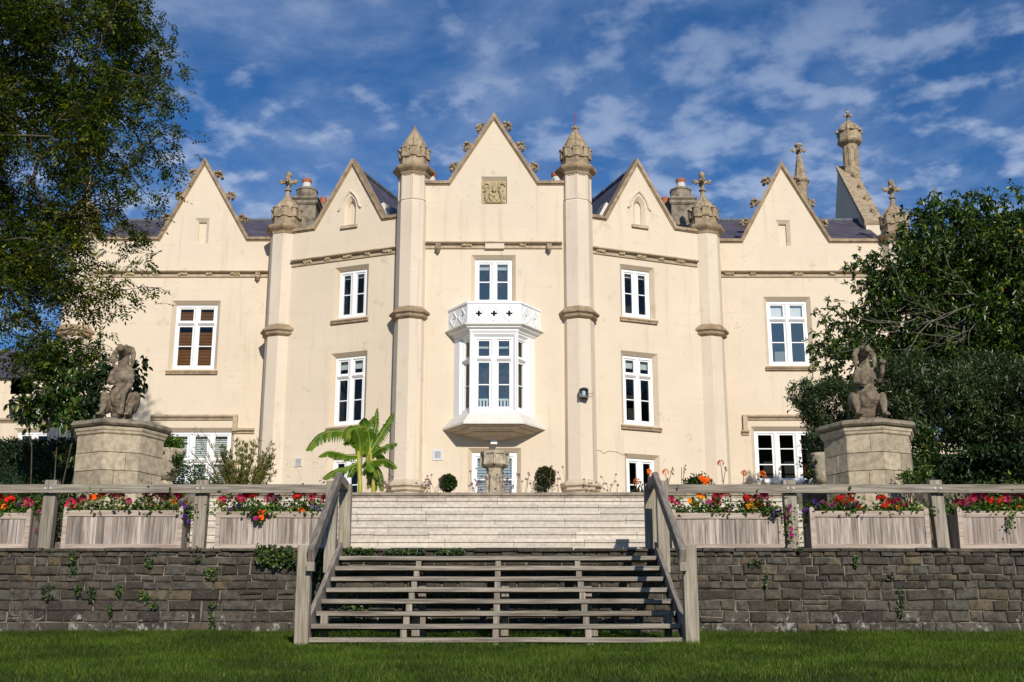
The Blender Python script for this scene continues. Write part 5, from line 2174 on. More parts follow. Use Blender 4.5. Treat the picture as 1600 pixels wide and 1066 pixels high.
def leaf_cloud(name, P, D, Nn, L, W, mat, parent=None, fold=.25, simple=False):
    """one mesh of many leaves: base points P, directions D, approximate normals Nn"""
    P, D = np.asarray(P, float), unit(np.asarray(D, float))
    S = unit(np.cross(D, Nn))
    U = unit(np.cross(S, D))
    L = np.asarray(L, float).reshape(-1, 1)
    W = np.asarray(W, float).reshape(-1, 1)
    if simple:
        V = np.stack([P, P + D * L * .5 + S * W * .5 + U * W * fold, P + D * L, P + D * L * .5 - S * W * .5 + U * W * fold], 1)
        n = len(P)
        b = (np.arange(n) * 4)[:, None]
        F = np.concatenate([b + np.array([0, 1, 2]), b + np.array([0, 2, 3])], 1).reshape(-1, 3)
        return np_mesh(name, V.reshape(-1, 3), F, mat, parent)
    tip = P + D * L - U * L * .12
    V = np.stack([P, P + D * L * .30 + S * W * .46 + U * W * fold, P + D * L * .68 + S * W * .38 + U * W * fold * .6, tip,
                  P + D * L * .68 - S * W * .38 + U * W * fold * .6, P + D * L * .30 - S * W * .46 + U * W * fold], 1)
    n = len(P)
    b = (np.arange(n) * 6)[:, None]
    F = np.concatenate([b + np.array([0, 1, 2, 3]), b + np.array([0, 3, 4, 5])], 1).reshape(-1, 4)
    return np_mesh(name, V.reshape(-1, 3), F, mat, parent)


def rdir(n, r=rng):
    v = r.normal(size=(n, 3))
    return unit(v)


def noise3(P, s, seed=0.0):
    return np.array([noise.noise(Vector((p[0] * s + seed, p[1] * s, p[2] * s))) for p in P])


def grow_tree(name_parent, root, trunk_pts, pts, mat_bark, r_tip=.006, sag=.05, seed=1, expo=2.3, nside=5, r0=None):
    """branch network: every cluster point joins the nearest node that lies closer to the root"""
    r = random.Random(seed)
    nodes = [Vector(p) for p in trunk_pts]
    parent = [-1] + list(range(len(trunk_pts) - 1))
    base = Vector(root)
    order = sorted(pts, key=lambda p: (Vector(p) - nodes[-1]).length)
    tips = []
    arr = np.array([list(n) for n in nodes])
    cost = np.array([i * .05 for i in range(len(nodes))])
    for p in order:
        d = np.linalg.norm(arr - np.array(p), axis=1)
        i = int(np.argmin(d + cost * .15))
        L = d[i]
        k = max(1, int(L / .28))
        a, b = nodes[i], Vector(p)
        prev = i
        mid = Vector((r.uniform(-1, 1), r.uniform(-1, 1), r.uniform(-.6, 1))) * L * .12
        newn, newc = [], []
        for j in range(1, k + 1):
            t = j / k
            q = a + (b - a) * t + mid * math.sin(PI * t) + Vector((r.uniform(-1, 1), r.uniform(-1, 1), r.uniform(-1, 1))) * .02
            nodes.append(q)
            parent.append(prev)
            prev = len(nodes) - 1
            newn.append(list(q))
            newc.append(cost[i] + L * t)
        arr = np.vstack([arr, newn])
        cost = np.concatenate([cost, newc])
        tips.append(prev)
    n = len(nodes)
    w = [0.0] * n
    for t in tips:
        w[t] = 1.0
    acc = w[:]
    for i in range(n - 1, 0, -1):
        if acc[i] == 0:
            acc[i] = 1
        acc[parent[i]] += acc[i]
    rad = [r_tip * (max(a, 1) ** (1 / expo)) for a in acc]
    if r0:
        m = max(rad)
        rad = [min(x, r0) for x in rad]
    kids = [[] for _ in range(n)]
    for i in range(1, n):
        kids[parent[i]].append(i)
    mb = MB()
    stack = [(0, None)]
    while stack:
        i, pr = stack.pop()
        chain = [pr] if pr is not None else []
        cur = i
        chain.append(cur)
        while kids[cur]:
            ks = sorted(kids[cur], key=lambda q: -acc[q])
            for q in ks[1:]:
                stack.append((q, cur))
            cur = ks[0]
            chain.append(cur)
        if len(chain) >= 2:
            rr = [rad[c] for c in chain]
            if pr is not None:
                rr[0] = rr[1]
            mb.tube([nodes[c] for c in chain], rr, nside, cap=False)
    br = mb.build('branches', mat_bark, name_parent, smooth=True, fix=False)
    return br, [nodes[t] for t in tips]


def blob_points(n, blobs, rs, thresh=-.15, ns=.55, seed=0, shell=.0):
    """points inside a union of ellipsoids (c, r), thinned by noise so the crown has gaps"""
    out_ = []
    vol = [b[1][0] * b[1][1] * b[1][2] for b in blobs]
    while len(out_) < n:
        c, r_ = rs.choices(blobs, vol)[0][:2]
        d = Vector((rs.gauss(0, 1), rs.gauss(0, 1), rs.gauss(0, 1))).normalized()
        t = rs.uniform(shell, 1) ** (1 / 3 if shell == 0 else .5)
        p = Vector((c[0] + d.x * r_[0] * t, c[1] + d.y * r_[1] * t, c[2] + d.z * r_[2] * t))
        if noise.noise(p * ns + Vector((seed, 0, 0))) < thresh:
            continue
        out_.append(p)
    return out_


# ---- the large pinnate-leaved tree, upper left
def left_tree():
    rs = random.Random(4)
    Yc = 23.0
    base = Vector((-12.6, 22.5, UP_Z))
    t = empty('overhanging_tree', base, 'large dark tree with feathery pinnate leaves filling the upper left', 'tree')

    def e(px, py, Y, rx, ry, rz):
        p = at(px, py, Y)
        return ((p.x, p.y, p.z), (rx, ry, rz))
    blobs = [e(60, 60, 23, 2.5, 2.2, 1.7), e(170, 50, 23.0, 1.15, 1.6, 1.5), e(60, 230, 22.6, 2.1, 2.0, 1.5), e(190, 190, 22.6, .95, 1.5, 1.1),
             e(-60, 330, 22.5, 2.3, 2.0, 2.2), e(70, 325, 22.6, .95, 1.3, .6), e(35, 455, 22.2, 1.3, 1.5, 1.2), e(230, 255, 22.8, .65, 1.0, .9),
             e(105, 570, 22.0, .85, 1.1, .65), e(165, 432, 22.3, .6, .8, .26), e(-90, 120, 23, 2.8, 2.5, 2.5), e(30, 545, 22.5, .6, .9, .45), e(120, 640, 22.0, .5, .8, .4),
             e(200, 385, 22.3, .65, .7, .20), e(215, 330, 22.5, .55, .8, .35), e(40, 380, 22.5, 1.3, 1.5, 1.0), e(90, 500, 22.2, .9, 1.1, .9),
             e(262, 130, 22.8, .35, .6, .35), e(272, 215, 22.8, .38, .6, .28), e(262, 290, 22.8, .40, .6, .22), e(225, 30, 23, .7, .9, .7), e(252, 60, 23, .35, .6, .4), e(235, 355, 22.4, .42, .5, .10), e(225, 440, 22.3, .42, .5, .10), e(190, 460, 22.3, .40, .5, .14)]
    blobs.append(e(192, -75, 22.7, .85, 1.0, .65))
    pts = blob_points(1500, blobs, rs, -.09, .85, 3.1)
    trunk = [base, base + Vector((.2, 0, 2.0)), base + Vector((.5, .1, 4.2)), base + Vector((1.1, .1, 6.0)), base + Vector((1.9, .1, 7.3))]
    limbs = [at(20, 180, 22.6), at(110, 130, 22.6), at(60, 400, 22.4), at(30, 300, 22.4), at(150, 250, 22.6), at(-40, 480, 22.4), at(70, 520, 22.2)]
    br, tips = grow_tree(t, base, trunk, limbs + pts, M['bark'], .0055, seed=3, expo=2.2)
    tr = MB().tube([base - Vector((0, 0, .2))] + trunk[:4], [.36, .30, .26, .24, .21], 10)
    tr.build('trunk', M['bark'], t, smooth=True)
    # pinnate leaves: rachis with paired leaflets
    r = np.random.default_rng(5)
    P, D, Nn, L, W = [], [], [], [], []
    for tip in tips:
        for _ in range(r.integers(7, 12)):
            o = Vector(tip) + Vector(r.normal(0, .17, 3))
            d = Vector(r.normal(0, 1, 3))
            d.z = d.z * .4 - .35
            d.normalize()
            up = Vector((r.normal(0, .35), r.normal(0, .35), 1)).normalized()
            sd = d.cross(up).normalized()
            up = sd.cross(d).normalized()
            n = int(r.integers(4, 7))
            Lr = r.uniform(.22, .38)
            for k in range(n + 1):
                f = (k + .6) / (n + .6)
                q = o + d * Lr * f - up * (Lr * f * f * .25)
                if k == n:
                    P.append(q); D.append(d - up * .4); Nn.append(up); L.append(.10); W.append(.040)
                    continue
                for s in (-1, 1):
                    P.append(q)
                    D.append(sd * s * .9 + d * .5 - up * r.uniform(.1, .6))
                    Nn.append(up + sd * r.normal(0, .2))
                    l = r.uniform(.075, .115)
                    L.append(l)
                    W.append(l * .40)
    c = leaf_cloud('crown', np.array(P), np.array(D), np.array(Nn), L, W, M['leaf_ash'], t, .12, simple=True)
    return len(P)


nl = left_tree()


# ---- broad-leaved tree at the right
def right_tree():
    rs = random.Random(9)

    def e(px, py, Y, rx, ry, rz):
        p = at(px, py, Y)
        return ((p.x, p.y, p.z), (rx, ry, rz))
    base = Vector((xc(1530, 700, 27.5), 27.5, UP_Z))
    t = empty('broadleaved_tree', base, 'tall dark green broad-leaved tree covering the right end of the house', 'tree')
    blobs = [e(1500, 400, 27, 1.6, 1.6, 1.3), e(1560, 470, 27, 2.2, 2.0, 2.0), e(1430, 430, 26.5, 1.1, 1.2, .8), e(1400, 500, 26.5, 1.2, 1.3, .9),
             e(1340, 500, 26.5, .72, .9, .50), e(1330, 560, 26.3, .95, 1.0, .55), e(1650, 450, 27.5, 2.2, 2.0, 2.0), e(1280, 585, 26.3, .55, .7, .32),
             e(1350, 420, 26.8, .45, .6, .32), e(1480, 560, 26.5, 1.6, 1.4, .9), e(1530, 340, 27, .55, .7, .45), e(1450, 350, 27, .6, .7, .40), e(1590, 345, 27, .8, .8, .6), e(1290, 500, 26.5, .35, .5, .22), e(1600, 590, 26.6, 1.5, 1.5, 1.4)]
    blobs += [e(1440, 480, 26.4, 1.0, .9, .8), e(1520, 520, 26.2, 1.0, .9, .8), e(1310, 545, 26.3, .6, .7, .4)]
    pts = blob_points(2300, blobs, rs, -.34, .9, 7.7, shell=.3)
    trunk = [base, base + Vector((-.05, 0, 1.2)), base + Vector((.05, .1, 2.4)), base + Vector((0, .1, 3.4))]
    limbs = [at(1500, 480, 26.8), at(1420, 470, 26.5), at(1560, 420, 27), at(1400, 540, 26.4), at(1600, 500, 27)]
    br, tips = grow_tree(t, base, trunk, limbs + pts, M['bark'], .007, seed=8, expo=2.2)
    MB().tube([base - Vector((0, 0, .2))] + trunk, [.24, .20, .18, .16, .13], 9).build('trunk', M['bark'], t, smooth=True)
    r = np.random.default_rng(6)
    P, D, Nn, L, W = [], [], [], [], []
    for tip in tips:
        for _ in range(r.integers(4, 8)):
            o = np.array(tip) + r.normal(0, .13, 3)
            ax = r.normal(0, 1, 3)
            ax[2] = abs(ax[2]) * .6
            ax /= np.linalg.norm(ax)
            for k in range(r.integers(6, 10)):
                d = r.normal(0, 1, 3) + ax * .5
                d[2] -= .55
                P.append(o + ax * r.uniform(0, .07))
                D.append(d)
                Nn.append(r.normal(0, .45, 3) + np.array([0, -.25, 1]))
                l = r.uniform(.095, .15)
                L.append(l)
                W.append(l * .42)
    leaf_cloud('crown', np.array(P), np.array(D), np.array(Nn), L, W, M['leaf_laurel'], t, .18)
    # bare pale twigs across the front of the crown
    b = MB()
    root = at(1580, 450, 25.4)
    q = random.Random(2)

    def twig(p, d, L, rr, lev):
        pts_ = [p]
        n = 7
        for i in range(n):
            d = (d + Vector((q.uniform(-.22, .22), q.uniform(-.18, .18), q.uniform(-.22, .22)))).normalized()
            p = p + d * L / n
            pts_.append(p)
            if lev < 2 and i >= 1 and q.random() < .7:
                d2 = (d + Vector((q.uniform(-.8, .6), q.uniform(-.4, .3), q.uniform(-.8, .8)))).normalized()
                twig(p, d2, L * q.uniform(.35, .6), rr * .55, lev + 1)
        b.tube(pts_, [rr * (1 - .8 * i / n) + .002 for i in range(n + 1)], 4, cap=False)
    twig(at(1600, 500, 25.9), Vector((-1, -.35, .02)), 2.6, .016, 0)
    twig(at(1570, 520, 25.9), Vector((-1, -.35, .10)), 2.2, .014, 0)
    twig(at(1600, 470, 25.9), Vector((-1, -.35, -.12)), 2.4, .014, 0)
    b.build('bare_twigs', M['bark_l'], t, fix=False)


right_tree()


def shrub(name, blobs, n, Lr, Wk, mat, label, cat='shrub', group=None, seed=1, stem=None, droop=.2, shell=.55, thresh=-.3, ns=1.6, simple=False, up=1.0, jit=.06, per=7, nstem=14):
    rs = random.Random(seed)
    r = np.random.default_rng(seed)
    c0 = blobs[0][0]
    base = Vector((c0[0], c0[1], stem if stem is not None else UP_Z))
    t = empty(name, base, label, cat, group)
    pts = blob_points(n, blobs, rs, thresh, ns, seed * 1.7, shell)
    mb = MB()
    ns_ = min(nstem, len(pts) // 4)
    for i in range(ns_):
        p = pts[i * (len(pts) // max(ns_, 1)) % len(pts)]
        low = Vector((p.x * .6 + base.x * .4, p.y * .6 + base.y * .4, base.z))
        m_ = low.lerp(p, .5) + Vector((rs.uniform(-.1, .1), rs.uniform(-.1, .1), .05))
        mb.tube([low, m_, p], [.014, .010, .004], 5, cap=False)
    mb.build('stems', M['bark'], t, fix=False)
    P, D, Nn, L = [], [], [], []
    for p in pts:
        o = np.array(p)
        ax = r.normal(0, 1, 3)
        ax[2] += up
        ax /= np.linalg.norm(ax)
        for k in range(per):
            d = r.normal(0, .8, 3) + ax * .8
            d[2] -= droop
            P.append(o + ax * r.uniform(0, jit * 2) + r.normal(0, jit * .4, 3))
            D.append(d)
            Nn.append(r.normal(0, .5, 3) + np.array([0, -.2, 1]))
            L.append(r.uniform(*Lr))
    L = np.array(L)
    leaf_cloud('foliage', np.array(P), np.array(D), np.array(Nn), L, L * Wk, mat, t, .2, simple)
    return t


def E(px, py, Y, rx, ry, rz):
    p = at(px, py, Y)
    return ((p.x, p.y, p.z), (rx, ry, rz))


shrub('evergreen_shrub', [E(1480, 640, 24.5, 1.5, 1.0, .85), E(1570, 640, 24.5, 1.5, 1.1, .95), E(1400, 630, 24.8, 1.0, .8, .75), E(1660, 680, 24.5, 1.4, 1.1, 1.2), E(1540, 590, 24.8, .9, .8, .5), E(1420, 585, 25, .8, .7, .35)],
      8200, (.07, .125), .30, M['leaf_olive'], 'big dense narrow-leaved evergreen bush behind the right pedestal', seed=3, shell=.5, thresh=-.35, ns=1.3, per=9, up=1.3, simple=True)
shrub('evergreen_shrub', [E(1300, 640, 24.6, .62, .7, .55), E(1280, 700, 24.4, .28, .5, .35), E(1255, 620, 24.8, .3, .4, .28), E(1330, 690, 24.6, .5, .6, .5)],
      3000, (.06, .10), .32, M['leaf_olive'], 'smaller grey-green bush left of the right pedestal, before the ground-floor window', seed=5, shell=.4, thresh=-.35, ns=1.6, per=8, up=1.0, simple=True)
shrub('climbing_rose', [E(1440, 700, 21.4, .22, .3, .5), E(1432, 760, 20.9, .25, .35, .45), E(1455, 790, 20.6, .22, .3, .4)],
      520, (.05, .09), .55, M['leaf_ivy'], 'leafy climber on the right flank of the right pedestal', 'climber', seed=7, shell=.2, stem=TER_Z, thresh=-.5)
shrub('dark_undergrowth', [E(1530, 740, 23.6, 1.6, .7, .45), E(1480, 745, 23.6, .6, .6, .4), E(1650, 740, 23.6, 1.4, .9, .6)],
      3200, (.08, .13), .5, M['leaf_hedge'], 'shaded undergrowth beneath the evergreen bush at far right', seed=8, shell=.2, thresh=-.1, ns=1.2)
# plants at lower terrace level behind the planters, right and left of the pedestals
shrub('border_plant', [E(1485, 815, 18.6, .25, .3, .35), E(1540, 800, 19.0, .5, .4, .3), E(1580, 790, 19.0, .5, .4, .35)],
      560, (.05, .09), .5, M['leaf_ivy'], 'green border plant behind the leaning fence post at right', 'plant', seed=11, shell=.1, stem=TER_Z, thresh=-.6)
shrub('border_plant', [E(75, 815, 18.4, .22, .3, .35), E(30, 800, 18.8, .5, .4, .3), E(100, 790, 18.9, .2, .3, .25)],
      460, (.05, .09), .5, M['leaf_ivy'], 'dark green border plant behind the left fence post', 'plant', seed=12, shell=.1, stem=TER_Z, thresh=-.6)
shrub('white_flowered_bush', [E(1420, 752, 18.75, .13, .12, .10)], 60, (.035, .06), .6, M['leaf_bed'], 'small variegated bush at the foot of the right pedestal', 'plant', seed=14, shell=.0, stem=TER_Z, thresh=-1)


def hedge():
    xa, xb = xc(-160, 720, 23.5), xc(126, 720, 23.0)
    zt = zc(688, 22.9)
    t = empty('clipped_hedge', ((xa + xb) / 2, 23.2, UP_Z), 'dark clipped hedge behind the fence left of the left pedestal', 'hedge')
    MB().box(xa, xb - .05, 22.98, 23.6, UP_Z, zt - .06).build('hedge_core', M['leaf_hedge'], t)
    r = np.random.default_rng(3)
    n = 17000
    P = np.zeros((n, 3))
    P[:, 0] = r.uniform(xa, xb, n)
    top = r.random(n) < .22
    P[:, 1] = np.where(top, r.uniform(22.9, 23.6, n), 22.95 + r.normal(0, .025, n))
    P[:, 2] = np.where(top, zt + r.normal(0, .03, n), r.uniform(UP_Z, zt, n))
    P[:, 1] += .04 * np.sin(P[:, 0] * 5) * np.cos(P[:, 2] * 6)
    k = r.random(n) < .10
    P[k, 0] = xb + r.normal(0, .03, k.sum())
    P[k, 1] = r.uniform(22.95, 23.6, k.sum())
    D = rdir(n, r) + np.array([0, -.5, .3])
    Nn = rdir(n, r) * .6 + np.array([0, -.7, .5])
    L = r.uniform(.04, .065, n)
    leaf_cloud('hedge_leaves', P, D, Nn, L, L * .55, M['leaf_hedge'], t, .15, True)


hedge()

# climber wreathing the left statue, and the tall plant beneath the tree
shrub('climbing_plant', [E(150, 600, 19.85, .10, .10, .22), E(160, 580, 19.8, .12, .08, .16), E(145, 635, 19.8, .16, .12, .20), E(212, 600, 19.75, .085, .10, .22), E(222, 570, 19.8, .065, .06, .13), E(168, 545, 19.8, .05, .05, .08)],
      190, (.09, .14), .62, M['leaf_hedge'], 'large-leaved climber wrapped round the left statue', 'climber', seed=21, shell=.0, stem=pedL[2], thresh=-1, per=3, droop=.9, up=.2)
shrub('tall_shrub', [E(100, 610, 21.3, .55, .5, .45), E(130, 655, 21.0, .45, .4, .3), E(60, 640, 21.6, .5, .4, .35), E(90, 560, 21.5, .5, .4, .45), E(125, 700, 21.6, .35, .3, .35)],
      520, (.09, .14), .55, M['leaf_laurel'], 'dark broad-leaved shrub between the hedge and the left pedestal', seed=22, shell=.1, thresh=-.2, per=5, droop=.8, up=.2, nstem=4)
# planting in the vases
shrub('vase_plant', [((vL[0], vL[1], vL[2] + .08), (.26, .24, .16)), ((vL[0] + .22, vL[1] - .1, vL[2] - .2), (.12, .15, .30))],
      150, (.05, .08), .6, M['leaf_bed'], 'bright green trailing plant in the left stone vase', 'plant', seed=31, shell=0, stem=vL[2] - .05, thresh=-1)
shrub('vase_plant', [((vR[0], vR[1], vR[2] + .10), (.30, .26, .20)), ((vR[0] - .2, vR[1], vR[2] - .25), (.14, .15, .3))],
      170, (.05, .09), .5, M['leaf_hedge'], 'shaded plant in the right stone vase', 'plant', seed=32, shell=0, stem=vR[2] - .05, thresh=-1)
shrub('low_bush', [E(290, 750, 22.8, .42, .4, .26), E(320, 765, 22.4, .35, .3, .18)],
      300, (.03, .05), .6, M['leaf_box'], 'low green bush below the three-light window right of the left vase', 'shrub', seed=33, shell=.3, thresh=-1)


def topiary(px, py, Y, r_, mat, label, seed):
    c = at(px, py, Y)
    t = empty('topiary_ball', (c.x, c.y, UP_Z), label, 'topiary', 'potted round bushes on the terrace')
    MB().tube([(c.x, c.y, UP_Z), (c.x, c.y, c.z)], .03, 6).build('trunk', M['bark'], t)
    MB().lathe(c.x, c.y, [(UP_Z - .02, .16), (UP_Z + .22, .22), (UP_Z + .24, .23), (UP_Z + .24, .19), (UP_Z + .2, .18)], 14).build('pot', M['terracotta'], t)
    r = np.random.default_rng(seed)
    n = 2600
    d = rdir(n, r)
    k = r.uniform(.72, 1.04, n)
    P = np.array(c) + d * (r_ * k)[:, None] * (1 + .07 * np.sin(d[:, :1] * 9 + seed) * np.cos(d[:, 2:] * 7))
    L = r.uniform(.028, .05, n)
    MB().ball(c, r_ * .72, 10, 8).build('inner_foliage', M['leaf_hedge'], t)
    leaf_cloud('foliage', P, d + rdir(n, r) * .8, d + rdir(n, r) * .6, L, L * .6, mat, t, .2, True)


topiary(700, 755, 24.5, .155, M['leaf_box'], 'neat round green ball bush left of the stone urn', 1)
topiary(852, 745, 24.5, .185, M['leaf_red'], 'larger bronze-green ball bush right of the stone urn', 2)
shrub('lavender_clump', [E(848, 764, 24.4, .19, .15, .10)], 120, (.04, .07), .2, M['leaf_olive'], 'grey low clump at the foot of the bronze ball bush', 'plant', seed=41, shell=0, thresh=-1)


# ------------------------------------------------------------------ banana plant
def banana():
    Y = 25.0
    b = at(568, 775, Y)
    base = Vector((b.x, Y, UP_Z - .05))
    t = empty('banana_plant', base, 'banana plant with big arching yellow-green leaves at the top of the steps', 'plant')

    def stemp(px0, py0, px1, py1, r0, r1):
        r0, r1 = r0 * .68, r1 * .68
        p, q = at(px0, py0, Y), at(px1, py1, Y)
        p.z = min(p.z, UP_Z)
        m_ = p.lerp(q, .5) + Vector((.03, 0, 0))
        return MB().tube([p, m_, q], [r0, (r0 + r1) / 2, r1], 10).build('stem', M['banana_stem'], t, smooth=True)
    stemp(562, 775, 560, 705, .085, .05)
    stemp(585, 775, 578, 700, .075, .04)

    def leaf(pts, wid, mat='banana', dy=0.0, tilt=0.0, torn=.4, seed=1, name='leaf'):
        wid, torn = wid * .88, min(.95, torn + .25)
        """pts: pixel path of the midrib; wid: max half-width; the blade hangs either side of the rib"""
        rs = random.Random(seed)
        P = [at(x, y, Y + dd) for x, y, dd in pts]
        # resample
        n = 22
        path = []
        for i in range(n + 1):
            f = i / n * (len(P) - 1)
            k = min(int(f), len(P) - 2)
            u = f - k
            p0, p1, p2, p3 = P[max(k - 1, 0)], P[k], P[k + 1], P[min(k + 2, len(P) - 1)]
            q = .5 * ((2 * p1) + (-p0 + p2) * u + (2 * p0 - 5 * p1 + 4 * p2 - p3) * u * u + (-p0 + 3 * p1 - 3 * p2 + p3) * u ** 3)
            path.append(q)
        m = MB()
        ca, sa = math.cos(tilt), math.sin(tilt)
        for s in (-1, 1):
            i0 = None
            prev = None
            fl = 0.0
            for i in range(n + 1):
                u = i / n
                w = wid * (math.sin(PI * min(1, .10 + u * .92)) ** .6) * (1 if u > .03 else .3)
                d = (path[min(i + 1, n)] - path[max(i - 1, 0)]).normalized()
                view = Vector((0, -1, .25)).normalized()
                side = d.cross(view).normalized()
                nn = side.cross(d)
                fold = .50 if s > 0 else -.15
                if rs.random() < torn * .5:
                    fl = rs.uniform(-.35, .25)
                out_ = (side * s * ca + nn * (.45 * sa + .35 + fl * .5) * -1 + Vector((0, 0, -.25 + fl * .4))).normalized()
                # ribs slant towards the tip
                c = path[i]
                e1 = c + out_ * w * .55 + d * w * .18
                e2 = c + out_ * w + d * w * .35 + Vector((0, 0, -.18 * w))
                m.v += [tuple(c), tuple(e1), tuple(e2)]
                cur = len(m.v) - 3
                if prev is not None:
                    if rs.random() < torn and 2 < i < n - 1:
                        # torn strip: duplicate the row slightly shifted, leaving a slit at the edge
                        gap = d * .018
                        m.v += [tuple(c), tuple(e1 + gap * .2), tuple(e2 - d * w * .22 + Vector((0, rs.uniform(-.03, .03), rs.uniform(-.05, .01))))]
                        a = len(m.v) - 3
                        m.f += [(prev, a, a + 1, prev + 1), (prev + 1, a + 1, a + 2, prev + 2)]
                    else:
                        m.f += [(prev, cur, cur + 1, prev + 1), (prev + 1, cur + 1, cur + 2, prev + 2)]
                prev = cur
        lf = m.build(name, M[mat], t, smooth=False, fix=False)
        MB().tube(path, [.012 * (1 - .75 * i / n) for i in range(n + 1)], 6).build('midrib', M['midrib'], lf, smooth=True)
        return lf
    leaf([(562, 700, 0), (545, 678, -.1), (520, 674, -.2), (498, 682, -.3), (478, 705, -.4)], .20, tilt=.5, torn=.5, seed=1)
    leaf([(560, 712, 0), (545, 712, -.1), (528, 708, -.2), (512, 706, -.3), (497, 714, -.35)], .13, tilt=.6, torn=.15, seed=2)
    leaf([(560, 722, 0), (545, 730, 0), (528, 735, 0), (514, 742, 0), (504, 749, 0)], .11, tilt=.2, torn=.2, seed=3)
    leaf([(562, 712, 0), (562, 690, -.1), (556, 672, -.3), (545, 672, -.4), (540, 690, -.5)], .18, tilt=.4, torn=.1, seed=4)
    leaf([(575, 712, 0), (578, 692, 0), (574, 672, -.1), (568, 660, -.2), (566, 655, -.3)], .17, tilt=.1, torn=.1, seed=5)
    leaf([(577, 705, 0), (583, 682, 0), (587, 665, 0), (588, 650, 0), (590, 637, 0)], .09, tilt=.3, torn=.9, seed=6)
    leaf([(580, 705, 0), (588, 690, .0), (597, 676, .0), (607, 660, .0), (615, 645, .0)], .15, tilt=.2, torn=.6, seed=7)
    leaf([(580, 712, 0), (590, 703, -.1), (600, 699, -.2), (610, 695, -.2), (621, 693, -.2)], .13, tilt=.3, torn=.15, seed=8)
    leaf([(575, 722, 0), (588, 720, -.1), (600, 719, -.2), (610, 724, -.3), (620, 732, -.35)], .13, tilt=.4, torn=.2, seed=9)
    leaf([(565, 730, 0), (572, 722, -.2), (578, 728, -.3), (582, 737, -.4)], .12, tilt=.2, torn=.2, seed=10)
    leaf([(560, 735, 0), (554, 730, -.1), (548, 738, -.2), (545, 746, -.3)], .09, tilt=.2, torn=.2, seed=11)
    leaf([(582, 722, 0), (590, 735, 0), (594, 750, 0), (597, 768, 0)], .10, tilt=.2, torn=.9, seed=12)
    leaf([(572, 708, .1), (560, 692, .1), (548, 688, .1), (536, 694, .1)], .11, tilt=.4, torn=.4, seed=21)
    leaf([(578, 715, .1), (586, 708, .1), (594, 712, .1), (602, 722, .1)], .12, tilt=.4, torn=.3, seed=22)
    leaf([(570, 715, .15), (570, 690, .15), (576, 668, .15), (584, 650, .15)], .13, tilt=.1, torn=.3, seed=23)
    leaf([(566, 742, .1), (572, 735, .0), (584, 738, -.1), (590, 748, -.1)], .10, tilt=.4, torn=.3, seed=24)
    leaf([(572, 730, .1), (580, 742, .1), (584, 755, .1), (586, 768, .1)], .10, tilt=.2, torn=.9, seed=25)
    leaf([(577, 725, 0), (576, 738, 0), (577, 750, 0), (574, 765, 0)], .07, 'banana_dry', tilt=.2, torn=.9, seed=13, name='dry_leaf')
    leaf([(580, 700, 0), (575, 712, 0), (574, 722, 0), (577, 732, 0)], .05, 'banana_dry', tilt=.2, torn=.9, seed=14, name='dry_leaf')


banana()


# ------------------------------------------------------------------ feathery grevillea-like bush
def feathery():
    Y = 26.5
    b = at(380, 790, Y)
    t = empty('feathery_shrub', (b.x, Y, UP_Z), 'wispy olive shrub with feathery shoots before the left turret', 'shrub')
    rs = random.Random(6)
    r = np.random.default_rng(8)
    m = MB()
    P, D = [], []
    for i in range(78):
        if i < 60:
            ex, ey = rs.uniform(345, 428), rs.uniform(690, 755)
        else:
            ex, ey = rs.uniform(300, 345), rs.uniform(672, 740)
        q = at(ex, ey, Y + rs.uniform(-.5, .3))
        p = Vector((b.x + rs.uniform(-.12, .12), Y, UP_Z))
        c = p.lerp(q, .55) + Vector((0, 0, .28))
        pts = [(p * (1 - u) * (1 - u) + c * 2 * u * (1 - u) + q * u * u) for u in [k / 9 for k in range(10)]]
        m.tube(pts, [.012 * (1 - k / 10) + .002 for k in range(10)], 4, cap=False)
        for k in range(4, 10):
            for _ in range(16 if i < 60 else 3):
                P.append(np.array(pts[k]) + r.normal(0, .015, 3))
                d = np.array((pts[k] - pts[k - 1]).normalized()) + r.normal(0, .5, 3)
                D.append(d)
    m.build('stems', M['drystem'], t, fix=False)
    n = len(P)
    L = r.uniform(.08, .14, n)
    leaf_cloud('foliage', np.array(P), np.array(D), rdir(n, r), L, L * .17, M['leaf_grevillea'], t, .1, True)


feathery()


